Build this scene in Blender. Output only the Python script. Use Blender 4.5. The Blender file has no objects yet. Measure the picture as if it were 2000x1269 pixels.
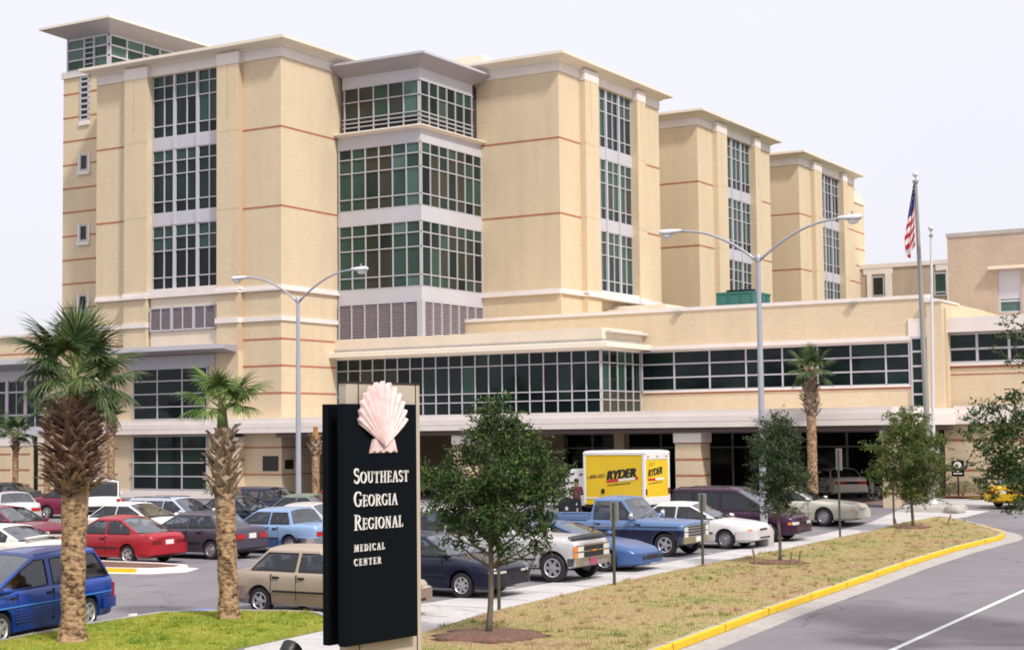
import bpy, math, random
from mathutils import Vector, Matrix
R = math.radians
rnd = random.Random(7)
scene = bpy.context.scene
COL = scene.collection

# ------------------------------------------------------------------ helpers
def tag(o, label=None, cat=None, group=None, kind=None):
    if label: o['label'] = label
    if cat: o['category'] = cat
    if group: o['group'] = group
    if kind: o['kind'] = kind
    return o

def empty(name, loc=(0, 0, 0), rz=0.0, label=None, cat=None, group=None):
    o = bpy.data.objects.new(name, None)
    o.empty_display_size = 0.3
    COL.objects.link(o)
    o.location = loc
    o.rotation_euler = (0, 0, rz)
    return tag(o, label, cat, group)

class MB:
    """collects faces and links them as one mesh object"""
    def __init__(s):
        s.v = []; s.f = []; s.m = []; s.cur = 0
    def mat(s, i):
        s.cur = i; return s
    def poly(s, pts):
        n = len(s.v); s.v += [tuple(p) for p in pts]
        s.f.append(tuple(range(n, n + len(pts)))); s.m.append(s.cur)
    def box(s, x0, x1, y0, y1, z0, z1):
        if x0 > x1: x0, x1 = x1, x0
        if y0 > y1: y0, y1 = y1, y0
        if z0 > z1: z0, z1 = z1, z0
        n = len(s.v)
        s.v += [(x0, y0, z0), (x1, y0, z0), (x1, y1, z0), (x0, y1, z0), (x0, y0, z1), (x1, y0, z1), (x1, y1, z1), (x0, y1, z1)]
        for q in ((0, 3, 2, 1), (4, 5, 6, 7), (0, 1, 5, 4), (1, 2, 6, 5), (2, 3, 7, 6), (3, 0, 4, 7)):
            s.f.append(tuple(n + i for i in q)); s.m.append(s.cur)
    def rings(s, rs, cap0=True, cap1=True, closed=True):
        """loft through rings (lists of points of equal length)"""
        n = len(s.v); k = len(rs[0])
        for r in rs: s.v += [tuple(p) for p in r]
        for i in range(len(rs) - 1):
            for j in range(k if closed else k - 1):
                a = n + i * k + j; b = n + i * k + (j + 1) % k
                s.f.append((a, b, b + k, a + k)); s.m.append(s.cur)
        if cap0: s.f.append(tuple(n + j for j in reversed(range(k)))); s.m.append(s.cur)
        if cap1: s.f.append(tuple(n + (len(rs) - 1) * k + j for j in range(k))); s.m.append(s.cur)
    def frustum(s, x0, x1, y0, y1, prof):
        """rectangle rings offset outward: prof = [(off, z), ...] bottom to top"""
        s.rings([[(x0 - o, y0 - o, z), (x1 + o, y0 - o, z), (x1 + o, y1 + o, z), (x0 - o, y1 + o, z)] for o, z in prof])
    def tube(s, pts, rad, n=8, cap=True):
        pts = [Vector(p) for p in pts]
        if not isinstance(rad, (list, tuple)): rad = [rad] * len(pts)
        rs = []
        t0 = (pts[1] - pts[0]).normalized()
        ref = Vector((0, 0, 1)) if abs(t0.z) < .9 else Vector((1, 0, 0))
        u = t0.cross(ref).normalized()
        for i, p in enumerate(pts):
            t = (pts[min(i + 1, len(pts) - 1)] - pts[max(i - 1, 0)]).normalized()
            u = (u - t * u.dot(t)).normalized(); w = t.cross(u)
            rs.append([p + (u * math.cos(2 * math.pi * k / n) + w * math.sin(2 * math.pi * k / n)) * rad[i] for k in range(n)])
        s.rings(rs, cap, cap)
    def lathe(s, prof, n=20, axis='z', o=(0, 0, 0), cap=True):
        rs = []
        for r, h in prof:
            ring = []
            for k in range(n):
                a = 2 * math.pi * k / n; c, d = r * math.cos(a), r * math.sin(a)
                if axis == 'z': ring.append((o[0] + c, o[1] + d, o[2] + h))
                elif axis == 'y': ring.append((o[0] + d, o[1] + h, o[2] + c))
                else: ring.append((o[0] + h, o[1] + c, o[2] + d))
            rs.append(ring)
        s.rings(rs, cap, cap)
    def prism(s, pts, axis, a, b):
        """extrude a 2D outline along an axis"""
        def P(p, h):
            return {'x': (h, p[0], p[1]), 'y': (p[0], h, p[1]), 'z': (p[0], p[1], h)}[axis]
        s.rings([[P(p, a) for p in pts], [P(p, b) for p in pts]])
    def build(s, name, mats, parent=None, smooth=False, loc=None, bevel=0, fix=True):
        me = bpy.data.meshes.new(name)
        me.from_pydata(s.v, [], s.f)
        if not isinstance(mats, (list, tuple)): mats = [mats]
        for m in mats: me.materials.append(m)
        if len(mats) > 1: me.polygons.foreach_set('material_index', s.m)
        if fix:
            import bmesh
            bm = bmesh.new(); bm.from_mesh(me)
            bmesh.ops.recalc_face_normals(bm, faces=bm.faces)
            bm.to_mesh(me); bm.free()
        uv = me.uv_layers.new(name='UVMap').data
        for p in me.polygons:
            nx, ny, nz = abs(p.normal.x), abs(p.normal.y), abs(p.normal.z)
            for li in p.loop_indices:
                c = me.vertices[me.loops[li].vertex_index].co
                if nz >= nx and nz >= ny: uv[li].uv = (c.x, c.y)
                elif ny >= nx: uv[li].uv = (c.x, c.z)
                else: uv[li].uv = (c.y, c.z)
        if smooth:
            me.polygons.foreach_set('use_smooth', [True] * len(me.polygons))
            if smooth is not True: me.set_sharp_from_angle(angle=R(smooth))
        o = bpy.data.objects.new(name, me)
        COL.objects.link(o)
        if parent: o.parent = parent
        if loc: o.location = loc
        if bevel:
            b = o.modifiers.new('bevel', 'BEVEL'); b.width = bevel; b.segments = 2; b.limit_method = 'ANGLE'
        return o

def build_each(mb, name, mat, parent, **k):
    """every box of a collection of boxes as an object of its own"""
    out = []
    for i in range(0, len(mb.v), 8):
        q = MB(); q.v = mb.v[i:i + 8]; q.f = [tuple(a - i for a in f) for f in mb.f[i // 8 * 6:i // 8 * 6 + 6]]; q.m = [0] * 6
        out.append(q.build(name, mat, parent, **k))
    return out

# ------------------------------------------------------------------ materials
def new_mat(name):
    m = bpy.data.materials.new(name); m.use_nodes = True
    nt = m.node_tree
    return m, nt, nt.nodes['Principled BSDF']

def lnk(nt, a, b): nt.links.new(a, b)

def simple(name, col, rough=.6, metal=0, spec=.5, noise=0, nscale=3.0, coat=0, bump=0, bscale=20, emit=0):
    m, nt, b = new_mat(name)
    b.inputs['Base Color'].default_value = (*col, 1)
    b.inputs['Roughness'].default_value = rough
    b.inputs['Metallic'].default_value = metal
    b.inputs['Specular IOR Level'].default_value = spec
    b.inputs['Coat Weight'].default_value = coat
    b.inputs['Coat Roughness'].default_value = .06
    tc = nt.nodes.new('ShaderNodeTexCoord')
    if noise:
        n = nt.nodes.new('ShaderNodeTexNoise'); n.inputs['Scale'].default_value = nscale; n.inputs['Detail'].default_value = 6
        lnk(nt, tc.outputs['Object'], n.inputs['Vector'])
        r = nt.nodes.new('ShaderNodeMapRange')
        r.inputs['From Min'].default_value = .25; r.inputs['From Max'].default_value = .75
        r.inputs['To Min'].default_value = 1 - noise; r.inputs['To Max'].default_value = 1 + noise
        lnk(nt, n.outputs['Fac'], r.inputs['Value'])
        mx = nt.nodes.new('ShaderNodeVectorMath'); mx.operation = 'SCALE'
        mx.inputs[0].default_value = col
        lnk(nt, r.outputs['Result'], mx.inputs['Scale']); lnk(nt, mx.outputs['Vector'], b.inputs['Base Color'])
    if bump:
        n2 = nt.nodes.new('ShaderNodeTexNoise'); n2.inputs['Scale'].default_value = bscale; n2.inputs['Detail'].default_value = 8
        lnk(nt, tc.outputs['Object'], n2.inputs['Vector'])
        bp = nt.nodes.new('ShaderNodeBump'); bp.inputs['Strength'].default_value = bump; bp.inputs['Distance'].default_value = .03
        lnk(nt, n2.outputs['Fac'], bp.inputs['Height']); lnk(nt, bp.outputs['Normal'], b.inputs['Normal'])
    return m

def ramp_mat(name, stops, scale=4.0, detail=8, rough=.9, bump=0, bscale=40, scale2=None, obj=True, dist=0.0, spec=.3, stretch=None):
    """noise driven colour ramp"""
    m, nt, b = new_mat(name)
    tc = nt.nodes.new('ShaderNodeTexCoord')
    vec = tc.outputs['Object']
    if stretch:
        mp = nt.nodes.new('ShaderNodeMapping'); mp.inputs['Scale'].default_value = stretch
        lnk(nt, vec, mp.inputs['Vector']); vec = mp.outputs['Vector']
    n = nt.nodes.new('ShaderNodeTexNoise'); n.inputs['Scale'].default_value = scale; n.inputs['Detail'].default_value = detail
    n.inputs['Roughness'].default_value = .65; n.inputs['Distortion'].default_value = dist
    lnk(nt, vec, n.inputs['Vector'])
    fac = n.outputs['Fac']
    if scale2:
        n2 = nt.nodes.new('ShaderNodeTexNoise'); n2.inputs['Scale'].default_value = scale2; n2.inputs['Detail'].default_value = 5
        lnk(nt, vec, n2.inputs['Vector'])
        mm = nt.nodes.new('ShaderNodeMath'); mm.operation = 'ADD'; lnk(nt, fac, mm.inputs[0]); lnk(nt, n2.outputs['Fac'], mm.inputs[1])
        m2 = nt.nodes.new('ShaderNodeMath'); m2.operation = 'MULTIPLY'; lnk(nt, mm.outputs[0], m2.inputs[0]); m2.inputs[1].default_value = .5
        fac = m2.outputs[0]
    cr = nt.nodes.new('ShaderNodeValToRGB')
    while len(cr.color_ramp.elements) < len(stops): cr.color_ramp.elements.new(.5)
    for e, (p, c) in zip(cr.color_ramp.elements, stops):
        e.position = p; e.color = (*c, 1)
    lnk(nt, fac, cr.inputs['Fac']); lnk(nt, cr.outputs['Color'], b.inputs['Base Color'])
    b.inputs['Roughness'].default_value = rough; b.inputs['Specular IOR Level'].default_value = spec
    if bump:
        n3 = nt.nodes.new('ShaderNodeTexNoise'); n3.inputs['Scale'].default_value = bscale; n3.inputs['Detail'].default_value = 6
        lnk(nt, vec, n3.inputs['Vector'])
        bp = nt.nodes.new('ShaderNodeBump'); bp.inputs['Strength'].default_value = bump; bp.inputs['Distance'].default_value = .04
        lnk(nt, n3.outputs['Fac'], bp.inputs['Height']); lnk(nt, bp.outputs['Normal'], b.inputs['Normal'])
    return m

def brick_mat(name, c1, c2, mortar, bw=.25, rh=.085, ms=.012, var=.055):
    m, nt, b = new_mat(name)
    uv = nt.nodes.new('ShaderNodeUVMap')
    br = nt.nodes.new('ShaderNodeTexBrick')
    br.inputs['Color1'].default_value = (*c1, 1); br.inputs['Color2'].default_value = (*c2, 1); br.inputs['Mortar'].default_value = (*mortar, 1)
    br.inputs['Scale'].default_value = 1; br.inputs['Mortar Size'].default_value = ms
    br.inputs['Brick Width'].default_value = bw; br.inputs['Row Height'].default_value = rh
    lnk(nt, uv.outputs['UV'], br.inputs['Vector'])
    n = nt.nodes.new('ShaderNodeTexNoise'); n.inputs['Scale'].default_value = .55; n.inputs['Detail'].default_value = 7; n.inputs['Roughness'].default_value = .7
    tc = nt.nodes.new('ShaderNodeTexCoord')
    mp = nt.nodes.new('ShaderNodeMapping'); mp.inputs['Scale'].default_value = (1, 1, .35)
    lnk(nt, tc.outputs['Object'], mp.inputs['Vector']); lnk(nt, mp.outputs['Vector'], n.inputs['Vector'])
    r = nt.nodes.new('ShaderNodeMapRange'); r.inputs['From Min'].default_value = .3; r.inputs['From Max'].default_value = .7
    r.inputs['To Min'].default_value = 1 - var; r.inputs['To Max'].default_value = 1 + var * .6
    lnk(nt, n.outputs['Fac'], r.inputs['Value'])
    mx = nt.nodes.new('ShaderNodeVectorMath'); mx.operation = 'SCALE'
    st = nt.nodes.new('ShaderNodeTexNoise'); st.inputs['Scale'].default_value = 1.0; st.inputs['Detail'].default_value = 6
    m3 = nt.nodes.new('ShaderNodeMapping'); m3.inputs['Scale'].default_value = (1.5, 1.5, .09); lnk(nt, tc.outputs['Object'], m3.inputs['Vector']); lnk(nt, m3.outputs['Vector'], st.inputs['Vector'])
    r3 = nt.nodes.new('ShaderNodeMapRange'); r3.inputs['From Min'].default_value = .34; r3.inputs['From Max'].default_value = .56; r3.inputs['To Min'].default_value = .955; r3.inputs['To Max'].default_value = 1.0; lnk(nt, st.outputs['Fac'], r3.inputs['Value'])
    m4 = nt.nodes.new('ShaderNodeMath'); m4.operation = 'MULTIPLY'; lnk(nt, r.outputs['Result'], m4.inputs[0]); lnk(nt, r3.outputs['Result'], m4.inputs[1])
    lnk(nt, br.outputs['Color'], mx.inputs[0]); lnk(nt, m4.outputs[0], mx.inputs['Scale'])
    lnk(nt, mx.outputs['Vector'], b.inputs['Base Color'])
    bp = nt.nodes.new('ShaderNodeBump'); bp.inputs['Strength'].default_value = .25; bp.inputs['Distance'].default_value = .01
    lnk(nt, br.outputs['Fac'], bp.inputs['Height']); bp.invert = True
    lnk(nt, bp.outputs['Normal'], b.inputs['Normal'])
    b.inputs['Roughness'].default_value = .9; b.inputs['Specular IOR Level'].default_value = .2
    return m

def glass_mat(name, c1, c2, rough=.04, spec=.22, scale=.35, wave=True):
    """opaque dark glazing: dim room tones seen behind it plus a real mirror reflection"""
    m, nt, b = new_mat(name)
    tc = nt.nodes.new('ShaderNodeTexCoord')
    n = nt.nodes.new('ShaderNodeTexNoise'); n.inputs['Scale'].default_value = scale; n.inputs['Detail'].default_value = 3
    mp = nt.nodes.new('ShaderNodeMapping'); mp.inputs['Scale'].default_value = (1, 1, .6)
    lnk(nt, tc.outputs['Object'], mp.inputs['Vector']); lnk(nt, mp.outputs['Vector'], n.inputs['Vector'])
    cr = nt.nodes.new('ShaderNodeValToRGB')
    cr.color_ramp.elements[0].position = .35; cr.color_ramp.elements[0].color = (*c1, 1)
    cr.color_ramp.elements[1].position = .7; cr.color_ramp.elements[1].color = (*c2, 1)
    lnk(nt, n.outputs['Fac'], cr.inputs['Fac']); lnk(nt, cr.outputs['Color'], b.inputs['Base Color'])
    b.inputs['Roughness'].default_value = rough; b.inputs['Specular IOR Level'].default_value = spec
    n2 = nt.nodes.new('ShaderNodeTexNoise'); n2.inputs['Scale'].default_value = .9; n2.inputs['Detail'].default_value = 1
    lnk(nt, tc.outputs['Object'], n2.inputs['Vector'])
    bp = nt.nodes.new('ShaderNodeBump'); bp.inputs['Strength'].default_value = .04; bp.inputs['Distance'].default_value = .1
    lnk(nt, n2.outputs['Fac'], bp.inputs['Height']); lnk(nt, bp.outputs['Normal'], b.inputs['Normal'])
    return m

def leaf_mat(name, cols, trans=.25, rough=.55, patch=0):
    """leaf colours vary from leaf to leaf"""
    m, nt, b = new_mat(name)
    g = nt.nodes.new('ShaderNodeNewGeometry')
    cr = nt.nodes.new('ShaderNodeValToRGB')
    while len(cr.color_ramp.elements) < len(cols): cr.color_ramp.elements.new(.5)
    for i, (e, c) in enumerate(zip(cr.color_ramp.elements, cols)):
        e.position = i / (len(cols) - 1); e.color = (*c, 1)
    if patch:
        tc = nt.nodes.new('ShaderNodeTexCoord'); n = nt.nodes.new('ShaderNodeTexNoise'); n.inputs['Scale'].default_value = patch; n.inputs['Detail'].default_value = 6
        lnk(nt, tc.outputs['Object'], n.inputs['Vector'])
        r = nt.nodes.new('ShaderNodeMapRange'); r.inputs['From Min'].default_value = .38; r.inputs['From Max'].default_value = .62; lnk(nt, n.outputs['Fac'], r.inputs['Value'])
        mm = nt.nodes.new('ShaderNodeMix'); mm.inputs['Factor'].default_value = .35; lnk(nt, r.outputs['Result'], mm.inputs[2]); lnk(nt, g.outputs['Random Per Island'], mm.inputs[3])
        lnk(nt, mm.outputs[0], cr.inputs['Fac'])
    else: lnk(nt, g.outputs['Random Per Island'], cr.inputs['Fac'])
    lnk(nt, cr.outputs['Color'], b.inputs['Base Color'])
    b.inputs['Roughness'].default_value = rough; b.inputs['Specular IOR Level'].default_value = .35
    tr = nt.nodes.new('ShaderNodeBsdfTranslucent'); lnk(nt, cr.outputs['Color'], tr.inputs['Color'])
    mix = nt.nodes.new('ShaderNodeMixShader'); mix.inputs['Fac'].default_value = trans
    lnk(nt, b.outputs['BSDF'], mix.inputs[1]); lnk(nt, tr.outputs['BSDF'], mix.inputs[2])
    lnk(nt, mix.outputs['Shader'], nt.nodes['Material Output'].inputs['Surface'])
    return m

M = {}
M['brick'] = brick_mat('buff_brick', (.69, .56, .385), (.635, .51, .345), (.61, .49, .345))
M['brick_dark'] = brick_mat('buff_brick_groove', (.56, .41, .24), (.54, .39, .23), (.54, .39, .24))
M['annex_brick'] = brick_mat('tan_brick', (.47, .37, .285), (.42, .325, .25), (.50, .41, .33), var=.12)
M['red'] = simple('red_brick_course', (.40, .15, .085), .85, noise=.15, nscale=2)
M['stone'] = simple('pale_cast_stone', (.74, .665, .625), .8, noise=.06, nscale=1.2)
M['cream'] = simple('cream_stucco', (.70, .60, .48), .85, noise=.06, nscale=.8)
M['roof_edge'] = simple('pale_roof_edge', (.74, .66, .55), .7, noise=.04)
M['roof_top'] = simple('roof_membrane', (.6, .57, .52), .9, noise=.1)
M['metal'] = simple('lavender_grey_metal', (.50, .485, .52), .45, noise=.05, nscale=.6, spec=.4)
M['frame'] = simple('window_frame_metal', (.45, .435, .46), .45, spec=.4)
M['soffit'] = simple('grey_soffit_panel', (.33, .305, .33), .55, noise=.05)
M['dark'] = simple('dark_recess', (.02, .016, .022), .9)
M['porch'] = simple('porch_ceiling', (.12, .085, .075), .9)  # ceiling colour darkened to carry the canopy's shade
M['porch_wall'] = simple('shaded_porch_wall', (.05, .036, .032), .9)  # near-black: the shade under the canopy is put into the wall colour
M['slat'] = simple('louvre_slat', (.42, .35, .37), .5)
M['louvre_back'] = simple('louvre_shadow_gap', (.045, .03, .045), .9)
M['g_dark'] = glass_mat('dark_green_glass', (.006, .014, .012), (.02, .04, .036))
M['g_mid'] = glass_mat('curtained_green_glass', (.022, .052, .040), (.045, .085, .066))
M['g_brown'] = glass_mat('brown_tint_glass', (.028, .032, .024), (.05, .052, .040))
M['g_pale'] = glass_mat('pale_teal_glass', (.065, .12, .105), (.11, .17, .155))
M['g_black'] = glass_mat('black_glass', (.004, .007, .008), (.012, .02, .02))
M['concrete'] = ramp_mat('sidewalk_concrete', [(.34, (.40, .375, .365)), (.5, (.485, .46, .452)), (.66, (.54, .51, .505))], scale=.9, scale2=14, bump=.1, bscale=60)
M['conc_dark'] = ramp_mat('gutter_concrete', [(.34, (.31, .285, .265)), (.66, (.46, .425, .395))], scale=1.6, scale2=12, bump=.1)
M['asphalt'] = ramp_mat('worn_asphalt', [(.36, (.15, .138, .148)), (.5, (.205, .19, .203)), (.64, (.255, .235, .25))], scale=.30, scale2=60, detail=10, bump=.25, bscale=150)
M['road'] = ramp_mat('road_asphalt', [(.36, (.172, .158, .17)), (.5, (.205, .188, .201)), (.64, (.238, .22, .232))], scale=.45, scale2=90, detail=10, bump=.3, bscale=180)
M['paver'] = brick_mat('red_pavers', (.30, .15, .125), (.25, .12, .10), (.27, .16, .14), bw=.22, rh=.11)
M['ground'] = ramp_mat('far_ground', [(.3, (.10, .13, .05)), (.7, (.2, .2, .1))], scale=.05)
M['white_paint'] = simple('white_road_paint', (.72, .71, .70), .8, noise=.12, nscale=4)
M['yellow_paint'] = ramp_mat('yellow_kerb_paint', [(.33, (.34, .31, .26)), (.37, (.60, .37, .02)), (.5, (.72, .46, .015)), (.7, (.76, .50, .03))], scale=3.5, scale2=16, rough=.65)
M['blue_paint'] = simple('blue_bay_paint', (.10, .20, .55), .8, noise=.2, nscale=3)
M['drygrass'] = ramp_mat('dry_turf', [(.36, (.16, .19, .05)), (.44, (.29, .26, .09)), (.51, (.38, .29, .135)), (.58, (.36, .255, .135)), (.68, (.25, .15, .09))], scale=.5, scale2=5, detail=9, bump=.5, bscale=30)
M['greengrass'] = ramp_mat('green_turf', [(.36, (.11, .19, .02)), (.46, (.22, .28, .03)), (.56, (.34, .34, .05)), (.68, (.42, .36, .10))], scale=.7, scale2=6, detail=9, bump=.5, bscale=30)
M['mulch'] = ramp_mat('bark_mulch', [(.3, (.10, .05, .035)), (.6, (.22, .12, .09)), (.8, (.3, .2, .16))], scale=14, bump=.8, bscale=40)
M['redmulch'] = ramp_mat('pine_straw', [(.3, (.22, .08, .04)), (.7, (.40, .18, .10))], scale=9, bump=.6)
M['blade_dry'] = leaf_mat('dry_grass_blade', [(.13, .18, .04), (.26, .25, .075), (.42, .31, .15), (.44, .30, .185), (.27, .155, .10)], trans=.25, patch=.5)
M['blade_green'] = leaf_mat('green_grass_blade', [(.13, .22, .02), (.24, .30, .03), (.38, .37, .05), (.45, .38, .10)], trans=.25, patch=.8)
M['pole'] = simple('galvanised_pole', (.40, .41, .46), .45, metal=.3, noise=.05)
M['lamp_head'] = simple('lamp_head_casting', (.62, .62, .64), .45, noise=.04)
M['lens'] = simple('frosted_lens', (.75, .75, .75), .2)
M['greenpost'] = simple('green_sign_post', (.055, .06, .035), .6, noise=.1)
M['signback'] = simple('sign_back_aluminium', (.30, .29, .27), .5)
M['black'] = simple('black_plastic', (.012, .012, .014), .45)
M['rubber'] = simple('tyre_rubber', (.018, .017, .02), .75)
M['chrome'] = simple('chrome', (.72, .72, .74), .16, metal=1)
M['alloy'] = simple('wheel_alloy', (.50, .49, .52), .35, metal=.6)
M['steelrim'] = simple('grey_hubcap', (.30, .27, .30), .4, metal=.4)
def clear_glass(name, tint, refl=.04):
    m, nt, b = new_mat(name)
    tr = nt.nodes.new('ShaderNodeBsdfTransparent'); tr.inputs['Color'].default_value = (*tint, 1)
    gl = nt.nodes.new('ShaderNodeBsdfGlossy'); gl.inputs['Roughness'].default_value = .03; gl.inputs['Color'].default_value = (.9, .93, .97, 1)
    fr = nt.nodes.new('ShaderNodeLayerWeight'); pw = nt.nodes.new('ShaderNodeMath'); pw.operation = 'POWER'; pw.inputs[1].default_value = 3.5; lnk(nt, fr.outputs['Facing'], pw.inputs[0])
    ad = nt.nodes.new('ShaderNodeMath'); ad.operation = 'MULTIPLY_ADD'; ad.inputs[1].default_value = .75; ad.inputs[2].default_value = refl + .03; lnk(nt, pw.outputs[0], ad.inputs[0])
    mx = nt.nodes.new('ShaderNodeMixShader'); lnk(nt, ad.outputs[0], mx.inputs['Fac']); lnk(nt, tr.outputs['BSDF'], mx.inputs[1]); lnk(nt, gl.outputs['BSDF'], mx.inputs[2])
    lnk(nt, mx.outputs['Shader'], nt.nodes['Material Output'].inputs['Surface'])
    return m
M['carglass'] = clear_glass('car_glass', (.42, .46, .52)); M['darkglass'] = clear_glass('tinted_car_glass', (.05, .055, .075))
M['trim'] = simple('dark_cabin_trim', (.03, .028, .03), .8); M['seatcloth'] = simple('grey_seat_cloth', (.12, .11, .115), .9, noise=.2, nscale=9)
M['screen'] = clear_glass('windscreen_glass', (.50, .54, .56), .12)
M['plate'] = simple('licence_plate', (.72, .70, .66), .5)
M['redlens'] = simple('red_tail_lens', (.42, .02, .015), .15, coat=.5)
M['darkredlens'] = simple('dark_red_tail_lens', (.14, .008, .01), .15, coat=.5)
M['amber'] = simple('amber_lens', (.75, .22, .02), .2, coat=.5)
M['clear'] = simple('headlight_lens', (.62, .62, .58), .1, coat=.6)
M['seam'] = simple('door_seam', (.01, .01, .012), .8)
M['bark'] = ramp_mat('oak_bark', [(.3, (.09, .075, .055)), (.7, (.22, .19, .15))], scale=8, bump=.8, bscale=25, stretch=(1, 1, .3))
M['palmbark'] = ramp_mat('palm_trunk_bark', [(.40, (.055, .032, .024)), (.46, (.22, .13, .075)), (.54, (.40, .255, .145)), (.66, (.50, .35, .22))], scale=5.5, detail=8, bump=1.0, bscale=9, stretch=(1, 1, 1.7), scale2=9)
M['boot'] = leaf_mat('old_leaf_base', [(.09, .045, .036), (.23, .135, .105), (.38, .255, .195), (.15, .085, .065)], trans=0, rough=.85)
M['boot_pale'] = leaf_mat('pale_leaf_base', [(.13, .08, .055), (.33, .235, .165), (.45, .35, .26), (.24, .16, .115)], trans=0, rough=.85)
M['frond'] = leaf_mat('palm_frond', [(.020, .050, .016), (.052, .092, .026), (.095, .138, .042), (.155, .19, .075)], trans=.22)
M['frond_young'] = leaf_mat('young_palm_frond', [(.04, .095, .02), (.09, .16, .035), (.16, .23, .055), (.24, .29, .10)], trans=.25)
M['petiole'] = simple('palm_petiole', (.16, .19, .05), .6, noise=.2)
M['oak'] = leaf_mat('oak_leaf', [(.009, .026, .009), (.020, .054, .014), (.038, .088, .020), (.075, .135, .030), (.21, .25, .06)], trans=.38)
M['oak2'] = leaf_mat('oak_leaf_yellowing', [(.022, .06, .018), (.05, .105, .025), (.095, .15, .035), (.17, .20, .05), (.30, .26, .07)], trans=.25)
M['oak3'] = leaf_mat('oak_leaf_dark', [(.012, .03, .012), (.025, .055, .018), (.045, .08, .025), (.10, .13, .045)], trans=.2)
M['wood'] = ramp_mat('weathered_wood', [(.3, (.17, .10, .06)), (.7, (.34, .23, .15))], scale=6, stretch=(1, 1, .2))
M['signgreen'] = simple('sign_dark_green', (.0006, .0028, .0048), .6, noise=.15, nscale=.6, spec=.12)
M['signedge'] = simple('sign_dark_edge', (.0008, .002, .004), .5, spec=.1)
M['taupe'] = simple('sign_taupe_panel', (.47, .40, .31), .6, noise=.04)
M['seamline'] = simple('sign_seam', (.03, .02, .015), .8)
M['letter'] = simple('sign_letter_white', (.80, .77, .72), .5)
M['shell'] = ramp_mat('pink_shell_relief', [(.35, (.68, .48, .45)), (.6, (.78, .62, .585))], scale=7, rough=.6)
M['teal'] = simple('teal_equipment', (.03, .15, .14), .5, noise=.08)
M['skin'] = simple('skin', (.30, .17, .11), .6)
M['maroon_cloth'] = simple('maroon_shirt', (.075, .012, .018), .85, noise=.15, nscale=8)
M['black_cloth'] = simple('black_trousers', (.012, .012, .016), .85)
M['hair'] = simple('dark_hair', (.015, .012, .012), .7)
M['flag_red'] = simple('flag_red', (.46, .02, .035), .8)
M['flag_white'] = simple('flag_white', (.78, .74, .74), .8)
M['flag_blue'] = simple('flag_blue', (.05, .06, .22), .8)
M['plaque'] = simple('bronze_plaque', (.02, .015, .015), .5)
M['bluebin'] = simple('dark_blue_plastic', (.012, .014, .05), .5)

def wear(m, scale=1.0, crack=.5):
    """cracks, oil drips and patch tone on a tarmac material"""
    nt = m.node_tree; b = nt.nodes['Principled BSDF']; src = b.inputs['Base Color'].links[0].from_socket
    tc = nt.nodes.new('ShaderNodeTexCoord')
    nz = nt.nodes.new('ShaderNodeTexNoise'); nz.inputs['Scale'].default_value = .9 * scale; nz.inputs['Detail'].default_value = 6; lnk(nt, tc.outputs['Object'], nz.inputs['Vector'])
    off = nt.nodes.new('ShaderNodeVectorMath'); off.operation = 'MULTIPLY_ADD'; off.inputs[1].default_value = (1.6, 1.6, 0); lnk(nt, nz.outputs['Color'], off.inputs[0]); lnk(nt, tc.outputs['Object'], off.inputs[2])
    vo = nt.nodes.new('ShaderNodeTexVoronoi'); vo.feature = 'DISTANCE_TO_EDGE'; vo.inputs['Scale'].default_value = .16 * scale; lnk(nt, off.outputs['Vector'], vo.inputs['Vector'])
    r = nt.nodes.new('ShaderNodeMapRange'); r.inputs['From Min'].default_value = .0; r.inputs['From Max'].default_value = .006; r.inputs['To Min'].default_value = 1 - crack; lnk(nt, vo.outputs['Distance'], r.inputs['Value'])
    sp = nt.nodes.new('ShaderNodeTexVoronoi'); sp.inputs['Scale'].default_value = .55 * scale; lnk(nt, off.outputs['Vector'], sp.inputs['Vector'])
    r2 = nt.nodes.new('ShaderNodeMapRange'); r2.inputs['From Min'].default_value = .05; r2.inputs['From Max'].default_value = .22; r2.inputs['To Min'].default_value = .74; lnk(nt, sp.outputs['Distance'], r2.inputs['Value'])
    mu = nt.nodes.new('ShaderNodeMath'); mu.operation = 'MULTIPLY'; lnk(nt, r.outputs['Result'], mu.inputs[0]); lnk(nt, r2.outputs['Result'], mu.inputs[1])
    sc = nt.nodes.new('ShaderNodeVectorMath'); sc.operation = 'SCALE'; lnk(nt, src, sc.inputs[0]); lnk(nt, mu.outputs[0], sc.inputs['Scale']); lnk(nt, sc.outputs['Vector'], b.inputs['Base Color'])
wear(M['asphalt'], 1.0, .45); wear(M['road'], .8, .4); wear(M['concrete'], 1.6, .25)
# ------------------------------------------------------------------ facade tools
class Fac:
    """a facade plane: 'S' faces -y at y=c, 'E' faces +x at x=c. d is the distance outward."""
    def __init__(s, kind, c): s.k = kind; s.c = c
    def box(s, mb, u0, u1, d0, d1, z0, z1):
        if s.k == 'S': mb.box(u0, u1, s.c - d1, s.c - d0, z0, z1)
        else: mb.box(s.c + d0, s.c + d1, u0, u1, z0, z1)
    def quad(s, mb, u0, u1, d, z0, z1):
        if s.k == 'S': mb.poly([(u0, s.c - d, z0), (u1, s.c - d, z0), (u1, s.c - d, z1), (u0, s.c - d, z1)])
        else: mb.poly([(s.c + d, u0, z0), (s.c + d, u1, z0), (s.c + d, u1, z1), (s.c + d, u0, z1)])

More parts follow.
